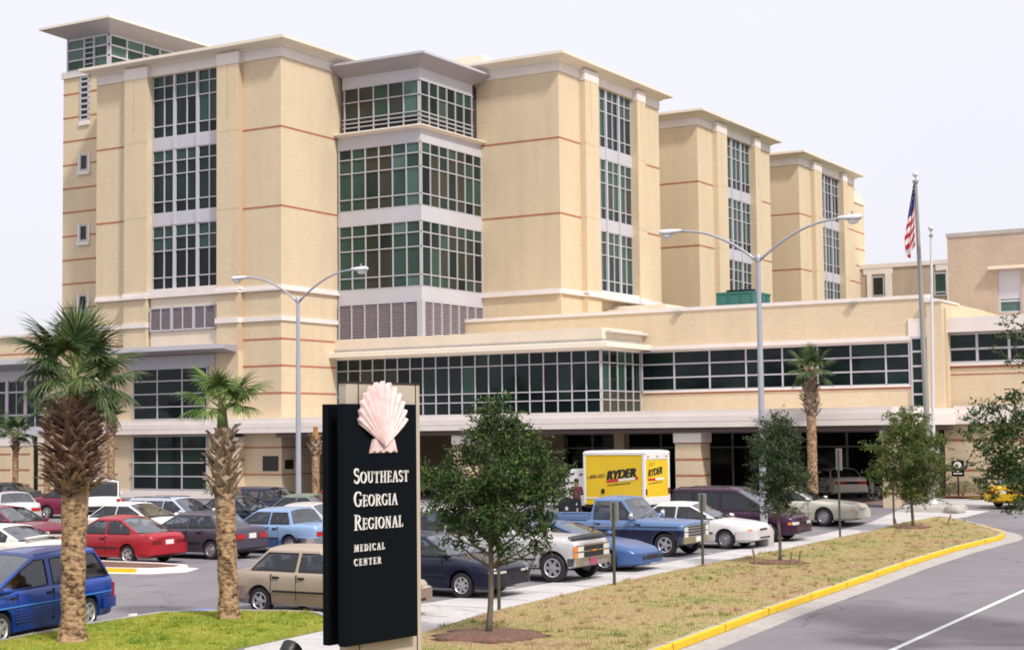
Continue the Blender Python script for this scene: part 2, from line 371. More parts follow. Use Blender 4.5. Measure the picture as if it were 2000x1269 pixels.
GL = ['g_dark', 'g_mid', 'g_brown', 'g_pale', 'g_black']
def window(fac, us, zs, parent, pick, d=0.0, mull=.042, thick=.16, thick_at=(), proj=.05, hm=.048, fm='frame', hproj=None):
    """one glazed unit: frame mesh with a 'pane' child. pick(i,j) chooses the tone seen behind each pane"""
    fb = MB(); pb = MB()
    for i, u in enumerate(us):
        w = (thick if i in thick_at else mull) / 2
        a, b = u - w, u + w
        if i == 0: a, b = u, u + 2 * w
        if i == len(us) - 1: a, b = u - 2 * w, u
        fac.box(fb, a, b, d - .03, d + proj + (.04 if i in thick_at else 0), zs[0], zs[-1])
    for j, z in enumerate(zs):
        a, b = z - hm / 2, z + hm / 2
        if j == 0: a, b = z, z + hm
        if j == len(zs) - 1: a, b = z - hm, z
        fac.box(fb, us[0] - (hproj or 0), us[-1] + (hproj or 0), d - .025, d + proj * .8, a, b)
    for i in range(len(us) - 1):
        for j in range(len(zs) - 1):
            pb.mat(GL.index(pick(i, j)))
            fac.quad(pb, us[i] + .01, us[i + 1] - .01, d, zs[j] + .01, zs[j + 1] - .01)
    f = fb.build('window', M[fm], parent)
    pb.build('pane', [M[g] for g in GL], f)
    return f

def louvre(fac, us, z0, z1, parent, n, d=0.0, thick_at=(), thick=.18, mull=.07, name='louvre'):
    fb = MB()
    for i, u in enumerate(us):
        w = (thick if i in thick_at else mull) / 2
        a, b = u - w, u + w
        if i == 0: a, b = u, u + 2 * w
        if i == len(us) - 1: a, b = u - 2 * w, u
        fac.box(fb, a, b, d - .02, d + .13, z0, z1)
    fac.box(fb, us[0], us[-1], d - .02, d + .12, z1 - .08, z1); fac.box(fb, us[0], us[-1], d - .02, d + .12, z0, z0 + .08)
    f = fb.build(name, M['frame'], parent)
    sb = MB(); st = (z1 - z0 - .16) / n
    for k in range(n):
        z = z0 + .08 + st * k
        A = [(us[0] + .02, d + .10, z), (us[-1] - .02, d + .10, z), (us[-1] - .02, d + .02, z + st * .58), (us[0] + .02, d + .02, z + st * .58)]
        for t in (0, .02):
            pts = [(p[0], p[1] - t, p[2]) for p in A]
            if fac.k == 'S': sb.poly([(p[0], fac.c - p[1], p[2]) for p in pts])
            else: sb.poly([(fac.c + p[1], p[0], p[2]) for p in pts])
    sb.build('louvre_slat', M['slat'], f)
    bb = MB(); fac.quad(bb, us[0] + .01, us[-1] - .01, d, z0 + .01, z1 - .01); bb.build('louvre_back', M['louvre_back'], f)
    return f

def lin(a, b, n): return [a + (b - a) * i / n for i in range(n + 1)]

# ------------------------------------------------------------------ hospital tower building
HT = empty('hospital_building', (0, 0, 0), 0, 'tall cream brick hospital of tower blocks with tall window strips and glass corner bay', 'building')
Z1, ST = 11.97, 4.27
def storey_pick(seed, dark=.35):
    r = random.Random(seed)
    blind = {}
    def pick(i, j, k=0):
        lo = blind.setdefault((i // 2, k), r.choice([1, 1, 2, 3, 4]))
        if j >= lo: return 'g_mid' if r.random() < .85 else 'g_brown'
        return 'g_dark' if r.random() < .8 else 'g_black'
    return pick

def tower_block(fac, u0, W, body, sideE=None, sideS=None, low=False, seed=1):
    """a brick block: body=(x0,x1,y0,y1); face pieces are set on its front plane"""
    a, b, c, d, e = u0, u0 + 2.5, u0 + 4.22, u0 + 9.32, u0 + W - 2.64
    u1 = u0 + W
    wb = MB()
    x0, x1, y0, y1 = body
    RC = .42
    if fac.k == 'S': wb.box(x0, x1, y0 + RC, y1, 0.2, 24.62)
    else: wb.box(x0, x1 - RC, y0, y1, 0.2, 24.62)
    zb = 0.3
    fac.box(wb, a, b, -RC, 0, zb, 24.6); fac.box(wb, e, u1, -RC, 0, zb, 24.6)
    for p, q in ((b, c), (d, e)):
        fac.box(wb, p, q, -RC, .36, 4.6 if low else zb, 24.1)
        fac.box(wb, p, q, -RC, .34, 24.1, 24.6)
    fac.box(wb, c, d, -RC, .02, 24.02, 24.6)
    w = wb.build('brick_wall', M['brick'], HT)
    # thin darker strips set proud of the piers in place of grooves
    gb = MB()
    for p, q in ((b, c), (d, e)):
        m = p + (q - p) * (.42 if p == b else .5)
        for k in range(3):
            zz = Z1 + ST * k
            if k == 2: fac.box(gb, m - .03, m + .03, .3, .364, zz + .45, zz + 3.7)
            fac.box(gb, p, q, .3, .363, zz + ST - .22 if k < 2 else 24.0, (zz + ST - .18) if k < 2 else 24.03)
    fac.box(gb, e, e + .012, 0, .34, 8.4, 24.0)  # darker brick skin on the pier's side face
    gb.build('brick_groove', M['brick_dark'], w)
    # red courses
    rb = MB()
    zs = [20.29, 16.02]
    lo = [8.92, 7.49, 6.04] if low else []
    for z in zs:
        fac.box(rb, a + .002, b, -.02, .012, z - .05, z + .05); fac.box(rb, e, u1 + .011, -.02, .012, z - .05, z + .05)
    for z in lo: fac.box(rb, e, u1 + .011, -.02, .012, z - .05, z + .05)
    for fc, p, q in (sideE or []) + (sideS or []):
        for z in zs + lo: fc.box(rb, p, q, -.02, .0115, z - .05, z + .05)
    rb.build('red_brick_course', M['red'], w)
    # cast stone bands
    sb = MB()
    def band(z0, z1, pr):
        fac.box(sb, a, b, -.1, pr, z0, z1); fac.box(sb, e, u1 + pr - .002, -.1, pr, z0, z1)
        for p, q in ((b, c), (d, e)): fac.box(sb, p - .05, q + .05, -.1, .36 + pr, z0 - .02, z1 + .02)
        for fc, p, q in (sideE or []) + (sideS or []): fc.box(sb, p, q, -.1, pr, z0 + .001, z1 - .001)
    band(11.5, 11.62, .16); band(11.62, 11.8, .07)
    fac.box(sb, c, d, -.3, .30, 11.5, 11.97)
    if low: band(9.88, 10.12, .10)
    # frieze under the eaves
    for p, q, o in ((a, b, .06), (e, u1 + .052, .06), (b - .03, c + .012, .40), (d - .012, e + .03, .40), (c, d, .08)):
        fac.box(sb, p, q, -.1, o - (.025 if o > .3 else 0), 24.06 if o < .3 else 23.98, 24.615)
    for fc, p, q in (sideE or []) + (sideS or []): fc.box(sb, p, q, -.1, .058, 24.06, 24.614)
    sb.build('stone_band', M['stone'], w)
    cb = MB(); cb.frustum(x0, x1, y0, y1, [(.0, 24.6), (.16, 24.62), (.22, 24.70), (.70, 24.84), (.74, 24.86), (.74, 25.02), (.6, 25.05)])
    cb.build('cornice', M['roof_edge'], w)
    # three storeys of tall windows with metal spandrels
    tw = d - c; B = (tw - .06) / 3
    us = []; th = []
    for k in range(3):
        if k: th.append(len(us))
        us += [c + k * B + (.03 if k == 0 else 0), c + k * B + B / 2 + (.05 if k == 1 else .06 if k == 0 else .0)]
    us.append(d - .03)
    for k in range(3):
        z = Z1 + ST * k
        hh = 3.6 if k < 2 else 3.55
        pk = storey_pick(seed * 10 + k)
        if low and k == 0:
            r0 = random.Random(3)
            pk = lambda i, j: ('g_mid' if j == 3 else ('g_black' if j < 2 else r0.choice(['g_mid', 'g_dark'])))
        window(fac, us, [z, z + .67, z + 2.17, z + 2.92, z + hh], HT, pk, d=-.14, thick_at=th, thick=.17, proj=.08, hm=.055, fm='metal')
        if k < 2:
            mb = MB(); fac.box(mb, c, d, -.35, -.06, z + hh, z + ST)
            for t in th: fac.box(mb, us[t] - .13, us[t] + .13, -.3, .0, z + hh - .01, z + ST + .01)
            mb.build('spandrel_panel', M['metal'], HT)
    return (a, b, c, d, e, u1)

FS0 = Fac('S', 0); FE0 = Fac('E', 0.0)
FS5 = Fac('S', 5.0); FE56 = Fac('E', 5.6)
FSB = Fac('S', 11.24); FEB = Fac('E', 10.78)
tower_block(FS0, -13.49, 13.49, (-13.49, 0, 0, 13), sideE=[(FE0, -.012, 5.05)], low=True, seed=1)
tower_block(FEB, 11.24, 13.1, (-1, 10.78, 11.24, 24.34), sideS=[(FSB, 5.6, 10.79)], seed=2)
tower_block(FEB, 30.32, 13.0, (-1, 10.78, 30.32, 43.32), sideS=[(Fac('S', 30.32), 0, 10.79)], seed=3)
tower_block(FEB, 49.32, 13.0, (-1, 10.78, 49.32, 62.32), sideS=[(Fac('S', 49.32), 0, 10.79)], seed=4)
# links between the blocks and low storeys behind the front wing
mb = MB(); mb.box(-3, 2.0, 24.3, 30.4, .3, 22); mb.box(-3, 2.0, 43.3, 49.4, .3, 22); mb.box(-3, .02, 12, 40, .3, 24.5)
build_each(mb, 'link_wall', M['brick'], HT)
# roof top plant rooms just showing above the eaves
mb = MB(); mb.box(-6, 8.1, 15.5, 22.6, 24.6, 26.2); mb.box(-7, 2.9, 16, 24, 25, 26.95); mb.box(-6, 8.4, 34.5, 41, 24.6, 26.0); mb.box(-6, 8.3, 53.5, 60, 24.6, 26.0)
mb.box(-11.5, -2.5, 3, 11, 24.6, 25.35)
build_each(mb, 'roof_plant_room', M['roof_edge'], HT)
# far stair end
mb = MB(); mb.box(6, 10.6, 62.3, 65.35, .3, 22.75); w = mb.build('brick_wall', M['brick'], HT)
mb = MB(); mb.rings([[(6, 62.3, 22.75), (10.7, 62.3, 22.75), (10.7, 65.45, 22.75), (6, 65.45, 22.75)], [(6, 62.3, 24.1), (10.7, 62.3, 24.1), (10.7, 65.45, 22.95), (6, 65.45, 22.95)]]); mb.build('sloped_cap', M['roof_edge'], w)
mb = MB()
for k in range(7): Fac('E', 10.6).box(mb, 62.33, 65.36, -.02, .012, 21.75 - 1.43 * k - .05, 21.75 - 1.43 * k + .05)
mb.build('red_brick_course', M['red'], w)

# --- lower storeys of the near block
mb = MB()
mb.box(-12.3, -3.35, -.42, .45, .85, 4.0); mb.box(-12.3, -2.62, -.40, .44, 4.55, 8.25); mb.box(-9.16, -4.29, -.1, .3, 8.3, 9.6)
pass
w = mb.build('brick_wall', M['brick'], HT)
mb = MB()
for z in (3.16, 1.73): mb.box(-12.3, -11.3, -.432, -.3, z - .05, z + .05)
for z in (8.92, 7.49, 6.04): mb.box(-13.49, -11.0, -.012, .1, z - .05, z + .05)
for z in (7.49, 6.04): mb.box(-12.3, -11.15, -.412, -.3, z - .05, z + .05)
for z in (3.16, 1.73, .5): FE0.box(mb, 0.0, 5, -.02, .012, z - .04, z + .04); FS0.box(mb, -2.6, .011, -.02, .012, z - .04, z + .04)
mb.build('red_brick_course', M['red'], w)
mb = MB(); mb.box(-9.16, -4.29, -.12, .2, 10.95, 11.5); mb.box(-9.16, -4.29, -.14, .2, 8.75, 9.62); mb.build('cream_panel', M['cream'], HT)
mb = MB(); mb.box(-12.35, -3.3, -.5, .2, .3, .86); mb.build('stone_plinth', M['stone'], HT)
louvre(FS0, lin(-9.12, -4.33, 6), 9.62, 10.95, HT, 11, d=.12, thick_at=(2, 4))
# metal awning over the lower windows
mb = MB(); mb.rings([[(-11.1, .1, 8.18), (-2.75, .1, 8.18), (-2.75, -1.55, 8.46), (-11.1, -1.55, 8.46)], [(-11.1, .1, 8.66), (-2.75, .1, 8.66), (-2.75, -1.55, 8.66), (-11.1, -1.55, 8.66)]])
aw = mb.build('awning', M['soffit'], HT)
mb = MB(); mb.box(-11.13, -2.72, -1.59, -1.55, 8.44, 8.69); mb.build('awning_fascia', M['metal'], aw)
mb = MB(); mb.box(-10.6, -4.2, -.47, -.2, 7.56, 8.2)
for k in range(8): mb.box(-10.62, -4.18, -.50, -.2, 7.6 + k * .075, 7.63 + k * .075)
mb.build('metal_louvre_band', M['metal'], HT)
FL = Fac('S', -.40)
pk1 = lambda i, j: 'g_black' if rnd.random() < .75 else 'g_dark'
window(FL, lin(-10.12, -4.7, 3), lin(4.72, 7.56, 4), HT, pk1, d=.05, hm=.065, mull=.065)
FL2 = Fac('S', -.42)
window(FL2, lin(-10.12, -4.7, 3), lin(.88, 3.86, 4), HT, pk1, d=.04, hm=.065, mull=.065, hproj=.2)
# plaques in the porch corner
mb = MB(); mb.box(-1.24, -.21, -.05, .02, 1.93, 2.71); mb.build('plaque', M['plaque'], HT)
mb = MB(); mb.box(-.02, .05, .26, .95, 2.02, 2.5); mb.build('plaque', M['plaque'], HT)

# --- glass corner bay
zc = lambda y: 20.37 - (y - 250) * .02805
L2 = [zc(q) for q in (401, 377, 324.7, 297, 275)]
L3 = [zc(q) for q in (558, 534, 480, 451.7, 428.5)]
L1 = [20.6, 20.88, 21.12, 21.36, 22.3, 23.12]
def pick_bay(seed, side):
    r = random.Random(seed)
    def pick(i, j):
        if side == 'S' and i >= 4: return r.choice(['g_pale', 'g_mid', 'g_mid'])
        if side == 'S': return 'g_mid' if (i < 2 and r.random() < .9) else r.choice(['g_brown', 'g_brown', 'g_dark'])
        return r.choice(['g_dark', 'g_mid', 'g_brown', 'g_dark', 'g_black'])
    return pick
bw = MB(); bw.box(.03, 5.52, 5.09, 13, 4.7, 20.4); bw.box(.4, 5.36, 5.24, 13, 20.3, 23.7); bw.build('bay_core', M['louvre_back'], HT)
for zs, sd in ((L2, 5), (L3, 6)):
    window(FS5, lin(.12, 5.6, 6), zs, HT, pick_bay(sd, 'S'), d=0, hm=.06, mull=.06, proj=.07)
    window(FE56, lin(5.0, 11.24, 7), zs, HT, pick_bay(sd + 9, 'E'), d=0, hm=.06, mull=.06, proj=.07)
FS5b = Fac('S', 5.14); FE5b = Fac('E', 5.46)
window(FS5b, lin(.42, 5.46, 5), L1, HT, lambda i, j: 'g_black' if j < 2 else random.Random(i).choice(['g_mid', 'g_brown', 'g_dark', 'g_brown', 'g_pale']) if i < 4 else 'g_pale', d=0, hm=.055, mull=.06, proj=.08, hproj=.12)
window(FE5b, lin(5.14, 10.5, 6), L1, HT, lambda i, j: 'g_black' if j < 2 else random.Random(i + 5 * j).choice(['g_dark', 'g_dark', 'g_black', 'g_mid']), d=0, hm=.055, mull=.06, proj=.08, hproj=.12)
for z0, z1, o in ((L3[4] - .02, L2[0] + .02, .05), (L2[4] - .02, 20.42, .06), (10.98, L3[0] + .02, .05)):
    mb = MB(); mb.frustum(.12, 5.6, 5.0, 11.2, [(o, z0), (o, z1)]); mb.build('spandrel_panel', M['metal'], HT)
mb = MB(); mb.frustum(.35, 5.46, 5.14, 10.5, [(.05, 23.1), (.05, 23.8)]); mb.build('spandrel_panel', M['metal'], HT)
mb = MB(); mb.frustum(.12, 5.6, 5.0, 11.2, [(.06, 20.36), (.38, 20.46), (.38, 20.52), (.1, 20.6)]); mb.build('bay_ledge', M['roof_edge'], HT)
mb = MB(); mb.frustum(.35, 5.46, 5.14, 10.6, [(.06, 23.74), (.86, 24.26), (.86, 24.40), (.5, 24.46)])
br = mb.build('bay_roof', M['soffit'], HT)
mb = MB(); mb.frustum(.35, 5.46, 5.14, 10.6, [(.88, 24.29), (.88, 24.42)]); mb.build('roof_fascia', M['metal'], br)
louvre(FS5, lin(.12, 5.45, 6), 8.95, 10.98, HT, 15)
louvre(FE56, lin(5.1, 11.24, 7), 8.95, 10.98, HT, 15)
mb = MB(); mb.box(5.4, 5.72, 4.88, 5.15, 8.9, 11.0); mb.build('corner_post', M['frame'], HT)

# --- stair tower with lantern
mb = MB(); mb.box(-18.58, -13.4, 2.3, 12, .3, 25.55); w = mb.build('brick_wall', M['brick'], HT)
FT = Fac('S', 2.3)
mb = MB()
for k in range(17):
    z = 24.52 - 1.44 * k
    if any(a - .3 < z < b + .1 for a, b in ((22.5, 25.5), (19.7, 20.8), (15.4, 16.6), (11.2, 12.4))):
        FT.box(mb, -18.59, -17.28, -.02, .012, z - .05, z + .05); FT.box(mb, -16.32, -13.5, -.02, .012, z - .05, z + .05)
    else: FT.box(mb, -18.59, -13.5, -.02, .012, z - .05, z + .05)
mb.build('red_brick_course', M['red'], w)
mb = MB(); mb.frustum(-18.58, -14.9, 2.3, 12, [(.1, 25.5), (.1, 25.86), (.02, 25.9)]); mb.build('stone_band', M['stone'], w)
FTL = Fac('S', 2.42)
window(FTL, [-18.36, -16.92, -16.12, -14.96], lin(25.9, 27.86, 3), HT, lambda i, j: ['g_pale', 'g_dark', 'g_pale'][i] if (i + j) % 3 else 'g_mid', mull=.1, hm=.1, proj=.1)
mb = MB()
for z in (26.22, 26.55, 26.88, 27.2, 27.53): FTL.box(mb, -16.92, -16.12, 0, .07, z - .03, z + .03)
mb.build('lantern_ladder_bars', M['frame'], HT)
FTE = Fac('E', -14.96)
window(FTE, lin(2.42, 11.0, 6), lin(25.9, 27.86, 3), HT, lambda i, j: 'g_pale' if (i + j) % 2 else 'g_mid', mull=.1, hm=.1, proj=.1)
mb = MB(); mb.box(-18.3, -15.04, 2.5, 11.9, 25.8, 27.9); mb.build('lantern_core', M['dark'], HT)
mb = MB(); mb.frustum(-18.36, -14.96, 2.42, 11.0, [(.03, 27.82), (.06, 27.95), (1.2, 28.42), (1.2, 28.52), (1.0, 28.60)])
tr = mb.build('lantern_roof', M['soffit'], HT)
mb = MB(); mb.frustum(-18.36, -14.96, 2.42, 11.0, [(1.22, 28.42), (1.22, 28.55)]); mb.build('roof_fascia', M['roof_edge'], tr)
mb = MB(); FT.box(mb, -17.22, -16.38, -.1, .09, 22.5, 22.78); mb.build('window_sill', M['stone'], HT)
for z0, z1 in ((19.75, 20.75), (15.5, 16.5), (11.3, 12.3)):
    mb = MB(); FT.box(mb, -17.32, -16.30, -.1, .12, z0 - .24, z0 - .02)
    FT.box(mb, -17.28, -17.14, -.1, .06, z0 - .02, z1 + .06); FT.box(mb, -16.46, -16.32, -.1, .06, z0 - .02, z1 + .06); mb.build('window_sill', M['stone'], HT)
window(FT, [-17.16, -16.42], lin(22.78, 25.5, 8), HT, lambda i, j: 'g_dark', d=.02, hm=.12, mull=.1)
for z0, z1 in ((19.75, 20.75), (15.5, 16.5), (11.3, 12.3)):
    window(FT, [-17.14, -16.46], [z0, z1], HT, lambda i, j: 'g_brown' if z0 > 12 else 'g_black', d=.02, hm=.1, mull=.1)

# --- low wing at the far left
FW_ = Fac('S', 2.0)
mb = MB(); mb.box(-40, -13.3, 2.0, 12, 4.3, 10.0); mb.box(-40, -13.3, 2.35, 12, .3, 4.3)
for x0, x1 in ((-40, -24.5), (-24.1, -22.4), (-21.9, -20.75), (-20.05, -18.9), (-18.4, -13.4)): FW_.box(mb, x0, x1, -.4, .12, .3, 3.35)
w = mb.build('brick_wall', M['brick'], HT)
mb = MB(); FW_.box(mb, -40, -13.4, -.1, .15, 9.95, 10.1)
for x0, x1 in ((-40, -24.5), (-24.1, -22.4), (-21.9, -20.75), (-20.05, -18.9)): FW_.box(mb, x0 - .03, x1 + .03, -.4, .16, 3.35, 3.95)
mb.build('stone_band', M['stone'], w)
mb = MB()
for z in (2.85, 1.9, 1.0):
    for x0, x1 in ((-30, -24.5), (-24.1, -22.4), (-21.9, -20.75), (-20.05, -18.9), (-18.4, -13.4)): FW_.box(mb, x0, x1, .1, .135, z - .05, z + .05)
FW_.box(mb, -30, -13.5, -.02, .012, 8.87, 8.97)
mb.build('red_brick_course', M['red'], w)
mb = MB(); FW_.box(mb, -21.0, -19.9, -.25, -.2, .4, 4.2); mb.build('dark_slot_window', M['g_black'], HT)
window(FW_, lin(-26.0, -19.6, 8), [4.4, 5.2, 6.6, 7.35], HT, lambda i, j: 'g_black' if rnd.random() < .7 else 'g_dark', d=.03, thick_at=(2, 4, 6), thick=.24, hm=.1, fm='metal')
mb = MB(); FW_.box(mb, -27, -19.2, 0, .12, 7.35, 8.1); FW_.box(mb, -27, -19.2, 0, .1, 3.9, 4.4); mb.build('metal_louvre_band', M['metal'], HT)
mb = MB(); mb.rings([[(-28, 2.0, 7.85), (-18.2, 2.0, 7.85), (-18.2, .5, 8.25), (-28, .5, 8.25)], [(-28, 2.0, 8.5), (-18.2, 2.0, 8.5), (-18.2, .5, 8.5), (-28, .5, 8.5)]])
aw = mb.build('awning', M['soffit'], HT)
mb = MB(); mb.box(-28, -18.17, .46, .5, 8.22, 8.53); mb.build('awning_fascia', M['metal'], aw)

# ------------------------------------------------------------------ entrance wing with drive-through canopy
EW = empty('entrance_wing', (16, 5, 0), 0, 'low two storey entrance wing with long window strips above a white drive through canopy', 'building')
def eb(mb, name, mat, parent=None):
    o = mb.build(name, mat, parent or EW)
    if parent is None or parent is EW: o.location = (-16, -5, 0)
    return o
FA = Fac('S', 4.87); FAE = Fac('E', 16.49); FWG = Fac('S', 9.33)
def wwin(*a, **k):
    f = window(*a, **k); f.location = (-16, -5, 0); return f
ra = random.Random(11)
def pick_at(i, j):
    if j == 2: return ra.choice(['g_dark', 'g_mid', 'g_black', 'g_dark']) if 6 < i < 13 else ra.choice(['g_black', 'g_dark', 'g_brown' if i < 5 else 'g_black'])
    return ra.choice(['g_black', 'g_dark', 'g_black'])
AZ = [4.74, 5.4, 5.86, 7.28, 7.93]
wwin(FA, lin(-.02, 16.49, 20), AZ, EW, pick_at, hm=.05, mull=.052, proj=.06)
wwin(FAE, lin(4.87, 9.33, 5), AZ, EW, lambda i, j: ra.choice(['g_black', 'g_dark', 'g_mid']) if j > 1 else 'g_brown', hm=.05, mull=.052, proj=.06)
mb = MB(); mb.box(.02, 16.42, 4.94, 12, 4.6, 8.0); eb(mb, 'atrium_core', M['louvre_back'])
mb = MB(); mb.frustum(-.0, 16.49, 4.87, 9.33, [(.05, 7.92), (.10, 8.0), (.74, 8.02), (.74, 8.26), (.55, 8.3)]); eb(mb, 'eave', M['roof_edge'])
mb = MB(); mb.frustum(0.0, 16.49, 4.87, 9.2, [(.25, 8.28), (.25, 8.46)]); eb(mb, 'eave_shadow_course', M['conc_dark'])  # darker band: the shadow line above the eave put into its colour
mb = MB(); mb.frustum(0.05, 16.49, 4.87, 9.2, [(.2, 8.44), (.2, 9.02), (-.3, 9.05)]); eb(mb, 'parapet', M['cream'])
mb = MB()
mb.box(5.49, 31.9, 9.33, 22, 8.02, 10.02); mb.box(5.49, 31.9, 9.33, 22, 4.3, 5.86); mb.box(5.49, 31.0, 9.45, 21.9, 5.8, 8.1); mb.box(31.86, 32.6, 9.0, 20, .4, 9.78)
mb.box(32.6, 50, 9.9, 20, .4, 6.82); mb.box(32.6, 50, 10.05, 20, 6.8, 8.4); mb.box(31.9, 32.7, 9.4, 20, 4.3, 9.5)
w = eb(mb, 'brick_wall', M['brick'])
mb = MB(); FWG.box(mb, 5.45, 31.95, -.6, .06, 10.0, 10.18); FWG.box(mb, 17.2, 31.0, -.1, .42, 8.0, 8.2); FWG.box(mb, 17.2, 31.0, -.1, .1, 7.9, 8.02)
FWG.box(mb, 16.7, 31.0, -.1, .08, 5.78, 5.88); FWG.box(mb, 30.9, 31.86, -.1, .08, 8.16, 9.05)
mb.rings([[(31.8 + .86 * t, 8.94, 9.78), (31.8 + .86 * t, 12, 9.78), (31.8 + .86 * t, 12, 9.98 - .12 * t * t), (31.8 + .86 * t, 8.94, 9.98 - .12 * t * t)] for t in (0, .25, .5, .75, 1)])
mb.box(32.6, 50, 9.55, 20, 8.32, 9.02); mb.box(32.6, 50, 9.8, 20, 6.72, 6.84)
eb(mb, 'stone_band', M['stone'], w).location = (0, 0, 0)
mb = MB(); FWG.box(mb, 16.7, 31.0, -.05, .012, 5.68, 5.76); Fac('S', 9.9).box(mb, 32.62, 50, -.05, .012, 6.28, 6.34); Fac('S', 9.9).box(mb, 32.62, 50, -.05, .012, 6.6, 6.7)
for z in (3.2, 1.8): Fac('S', 8.9).box(mb, 32.62, 50, -.05, .012, z - .05, z + .05)
eb(mb, 'red_brick_course', M['red'], w).location = (0, 0, 0)
wwin(FWG, [16.6, 18.5, 20.5, 22.5, 24.45, 26.3, 28.0, 29.75, 30.95], [5.86, 6.56, 7.26, 7.95], EW, lambda i, j: 'g_black' if ra.random() < .8 else 'g_dark', d=.03, hm=.07, mull=.08)
wwin(FWG, [30.98, 31.86], [4.75, 5.4, 6.05, 6.75, 7.45, 8.15], EW, lambda i, j: 'g_dark', d=.06, hm=.09, mull=.09)
wwin(Fac('S', 9.95), [32.62, 34.0, 35.5, 37.0, 38.5, 40, 41.5], [6.84, 7.52, 8.3], EW, lambda i, j: 'g_black' if j == 0 else 'g_dark', d=.03, hm=.1, mull=.12)
for x in (18.6, 28.0):
    mb = MB(); mb.box(x, x + .14, 9.15, 9.34, 9.90, 9.98); mb.box(x + .16, x + .34, 9.12, 9.34, 9.86, 9.96); eb(mb, 'wall_flood_light', M['signback'])
# canopy
mb = MB(); mb.box(-12.05, 33.2, -.9, 9.5, 3.93, 4.44); mb.box(-12.0, 33.12, -.80, 9.45, 4.44, 4.70); mb.box(33.2, 52, 8.6, 9.5, 3.95, 4.48); mb.box(33.12, 52, 8.7, 9.45, 4.48, 4.80)
eb(mb, 'canopy', M['stone'])
mb = MB(); mb.box(-12.05, 33.2, -.905, -.85, 4.18, 4.195); mb.box(-12.05, 33.2, -.84, -.8, 4.425, 4.445); eb(mb, 'canopy_seam', M['conc_dark'])
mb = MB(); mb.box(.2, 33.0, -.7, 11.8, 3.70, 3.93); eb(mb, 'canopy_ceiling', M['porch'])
# piers and drive-through interior, its shade put into dark colours
def pier(x0, x1, y0, y1, cap=True):
    mb = MB(); mb.box(x0, x1, y0, y1, .3, 3.25 if cap else 3.9); p = eb(mb, 'pier', M['brick'])
    if cap:
        mb = MB(); mb.box(x0 - .06, x1 + .06, y0 - .06, y1 + .06, 3.25, 3.72); c = mb.build('pier_cap', M['stone'], p)
        mb = MB()
        for z in (3.24, 2.5, 1.78, 1.05): mb.box(x0 - .012, x1 + .012, y0 - .012, y1 + .012, z - .045, z + .045)
        mb.build('red_brick_course', M['red'], p)
pier(23.0, 24.25, -.55, .5); pier(11.1, 12.3, -.55, .5); pier(-3.3, -2.5, -.55, .1)
pier(17.6, 18.15, 4.0, 4.6, False); pier(10.2, 10.75, 4.0, 4.6, False); pier(32.55, 33.15, -.55, .3)
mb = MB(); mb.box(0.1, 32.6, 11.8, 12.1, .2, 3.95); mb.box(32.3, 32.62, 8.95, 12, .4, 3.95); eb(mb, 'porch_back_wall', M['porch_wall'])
wwin(Fac('S', 11.8), lin(2, 31, 14), [.6, 2.9, 3.7], EW, lambda i, j: 'g_black', d=.03, hm=.08, mull=.1)
mb = MB(); mb.box(32.6, 52, 8.9, 12, .3, 3.95); eb(mb, 'brick_wall', M['brick'])
mb = MB(); mb.box(5.5, 31.5, 9.6, 22, 9.7, 9.8); mb.box(0, 17, 5, 12, 8.8, 8.9); eb(mb, 'roof_deck', M['roof_top'])
# low roof pieces beside the second block
mb = MB(); mb.box(8, 13.9, 18.2, 23, 9.7, 11.2); mb.box(8, 12.7, 17.2, 22, 9.7, 10.95); 
for o in build_each(mb, 'roof_monitor', M['roof_edge'], EW): o.location = (-16, -5, 0)

# rooftop chiller
CH = empty('rooftop_chiller', (17.5, 21, 9.8), 0, 'dark teal boxed cooling unit standing on the flat wing roof', 'cooling unit')
mb = MB(); mb.box(-1.15, 1.1, -1, 1.8, .35, 2.0); b = mb.build('casing', M['teal'], CH)
mb = MB()
for x in (-1.14, -.4, .35, 1.06): mb.box(x, x + .06, -1.05, -1.0, .4, 2.02); mb.box(1.1, 1.15, x + .1, x + .16, .4, 2.02)
mb.box(-1.18, 1.14, -1.04, 1.84, 1.93, 2.03); mb.build('casing_rib', M['teal'], CH)
for x in (-.55, .35):
    mb = MB(); mb.lathe([(.42, 0), (.46, .2), (.40, .22)], 20, o=(x, .2, 2.02)); mb.build('fan_shroud', M['black'], CH)
mb = MB(); mb.box(-1.1, -1.0, -.9, -.8, 0, .36); mb.box(1.0, 1.1, -.9, -.8, 0, .36); mb.box(-1.1, 1.1, 1.5, 1.7, 0, .36); build_each(mb, 'skid_leg', M['teal'], CH)

# ------------------------------------------------------------------ older brick annex
AX = empty('brick_annex', (30, 20, 0), 0, 'older plain tan brick building with flat roof and shaded window at the right', 'building')
def ab(mb, name, mat, parent=None):
    o = mb.build(name, mat, parent or AX)
    if parent is None: o.location = (-30, -20, 0)
    return o
mb = MB(); mb.box(29.97, 32.6, 20, 34, .4, 14.1); mb.box(33.85, 52, 20, 34, .4, 14.1); mb.box(32.6, 33.85, 20, 34, .4, 9.85); mb.box(32.6, 33.85, 20, 34, 12.2, 14.1); mb.box(32.55, 33.9, 20.25, 33, 9.8, 12.3)
ab(mb, 'brick_wall', M['annex_brick'])
mb = MB(); mb.box(29.93, 52, 19.95, 34, 14.1, 14.32); mb.build('coping', M['conc_dark'], AX, loc=(-30, -20, 0))
mb = MB(); mb.box(32.2, 34.6, 19.6, 20.02, 12.2, 12.36); ab(mb, 'window_hood', M['cream'])
f = window(Fac('S', 20.15), [32.6, 33.85], [9.86, 10.5, 12.2], AX, lambda i, j: 'g_pale', hm=.1, mull=.12, fm='metal'); f.location = (-30, -20, 0)
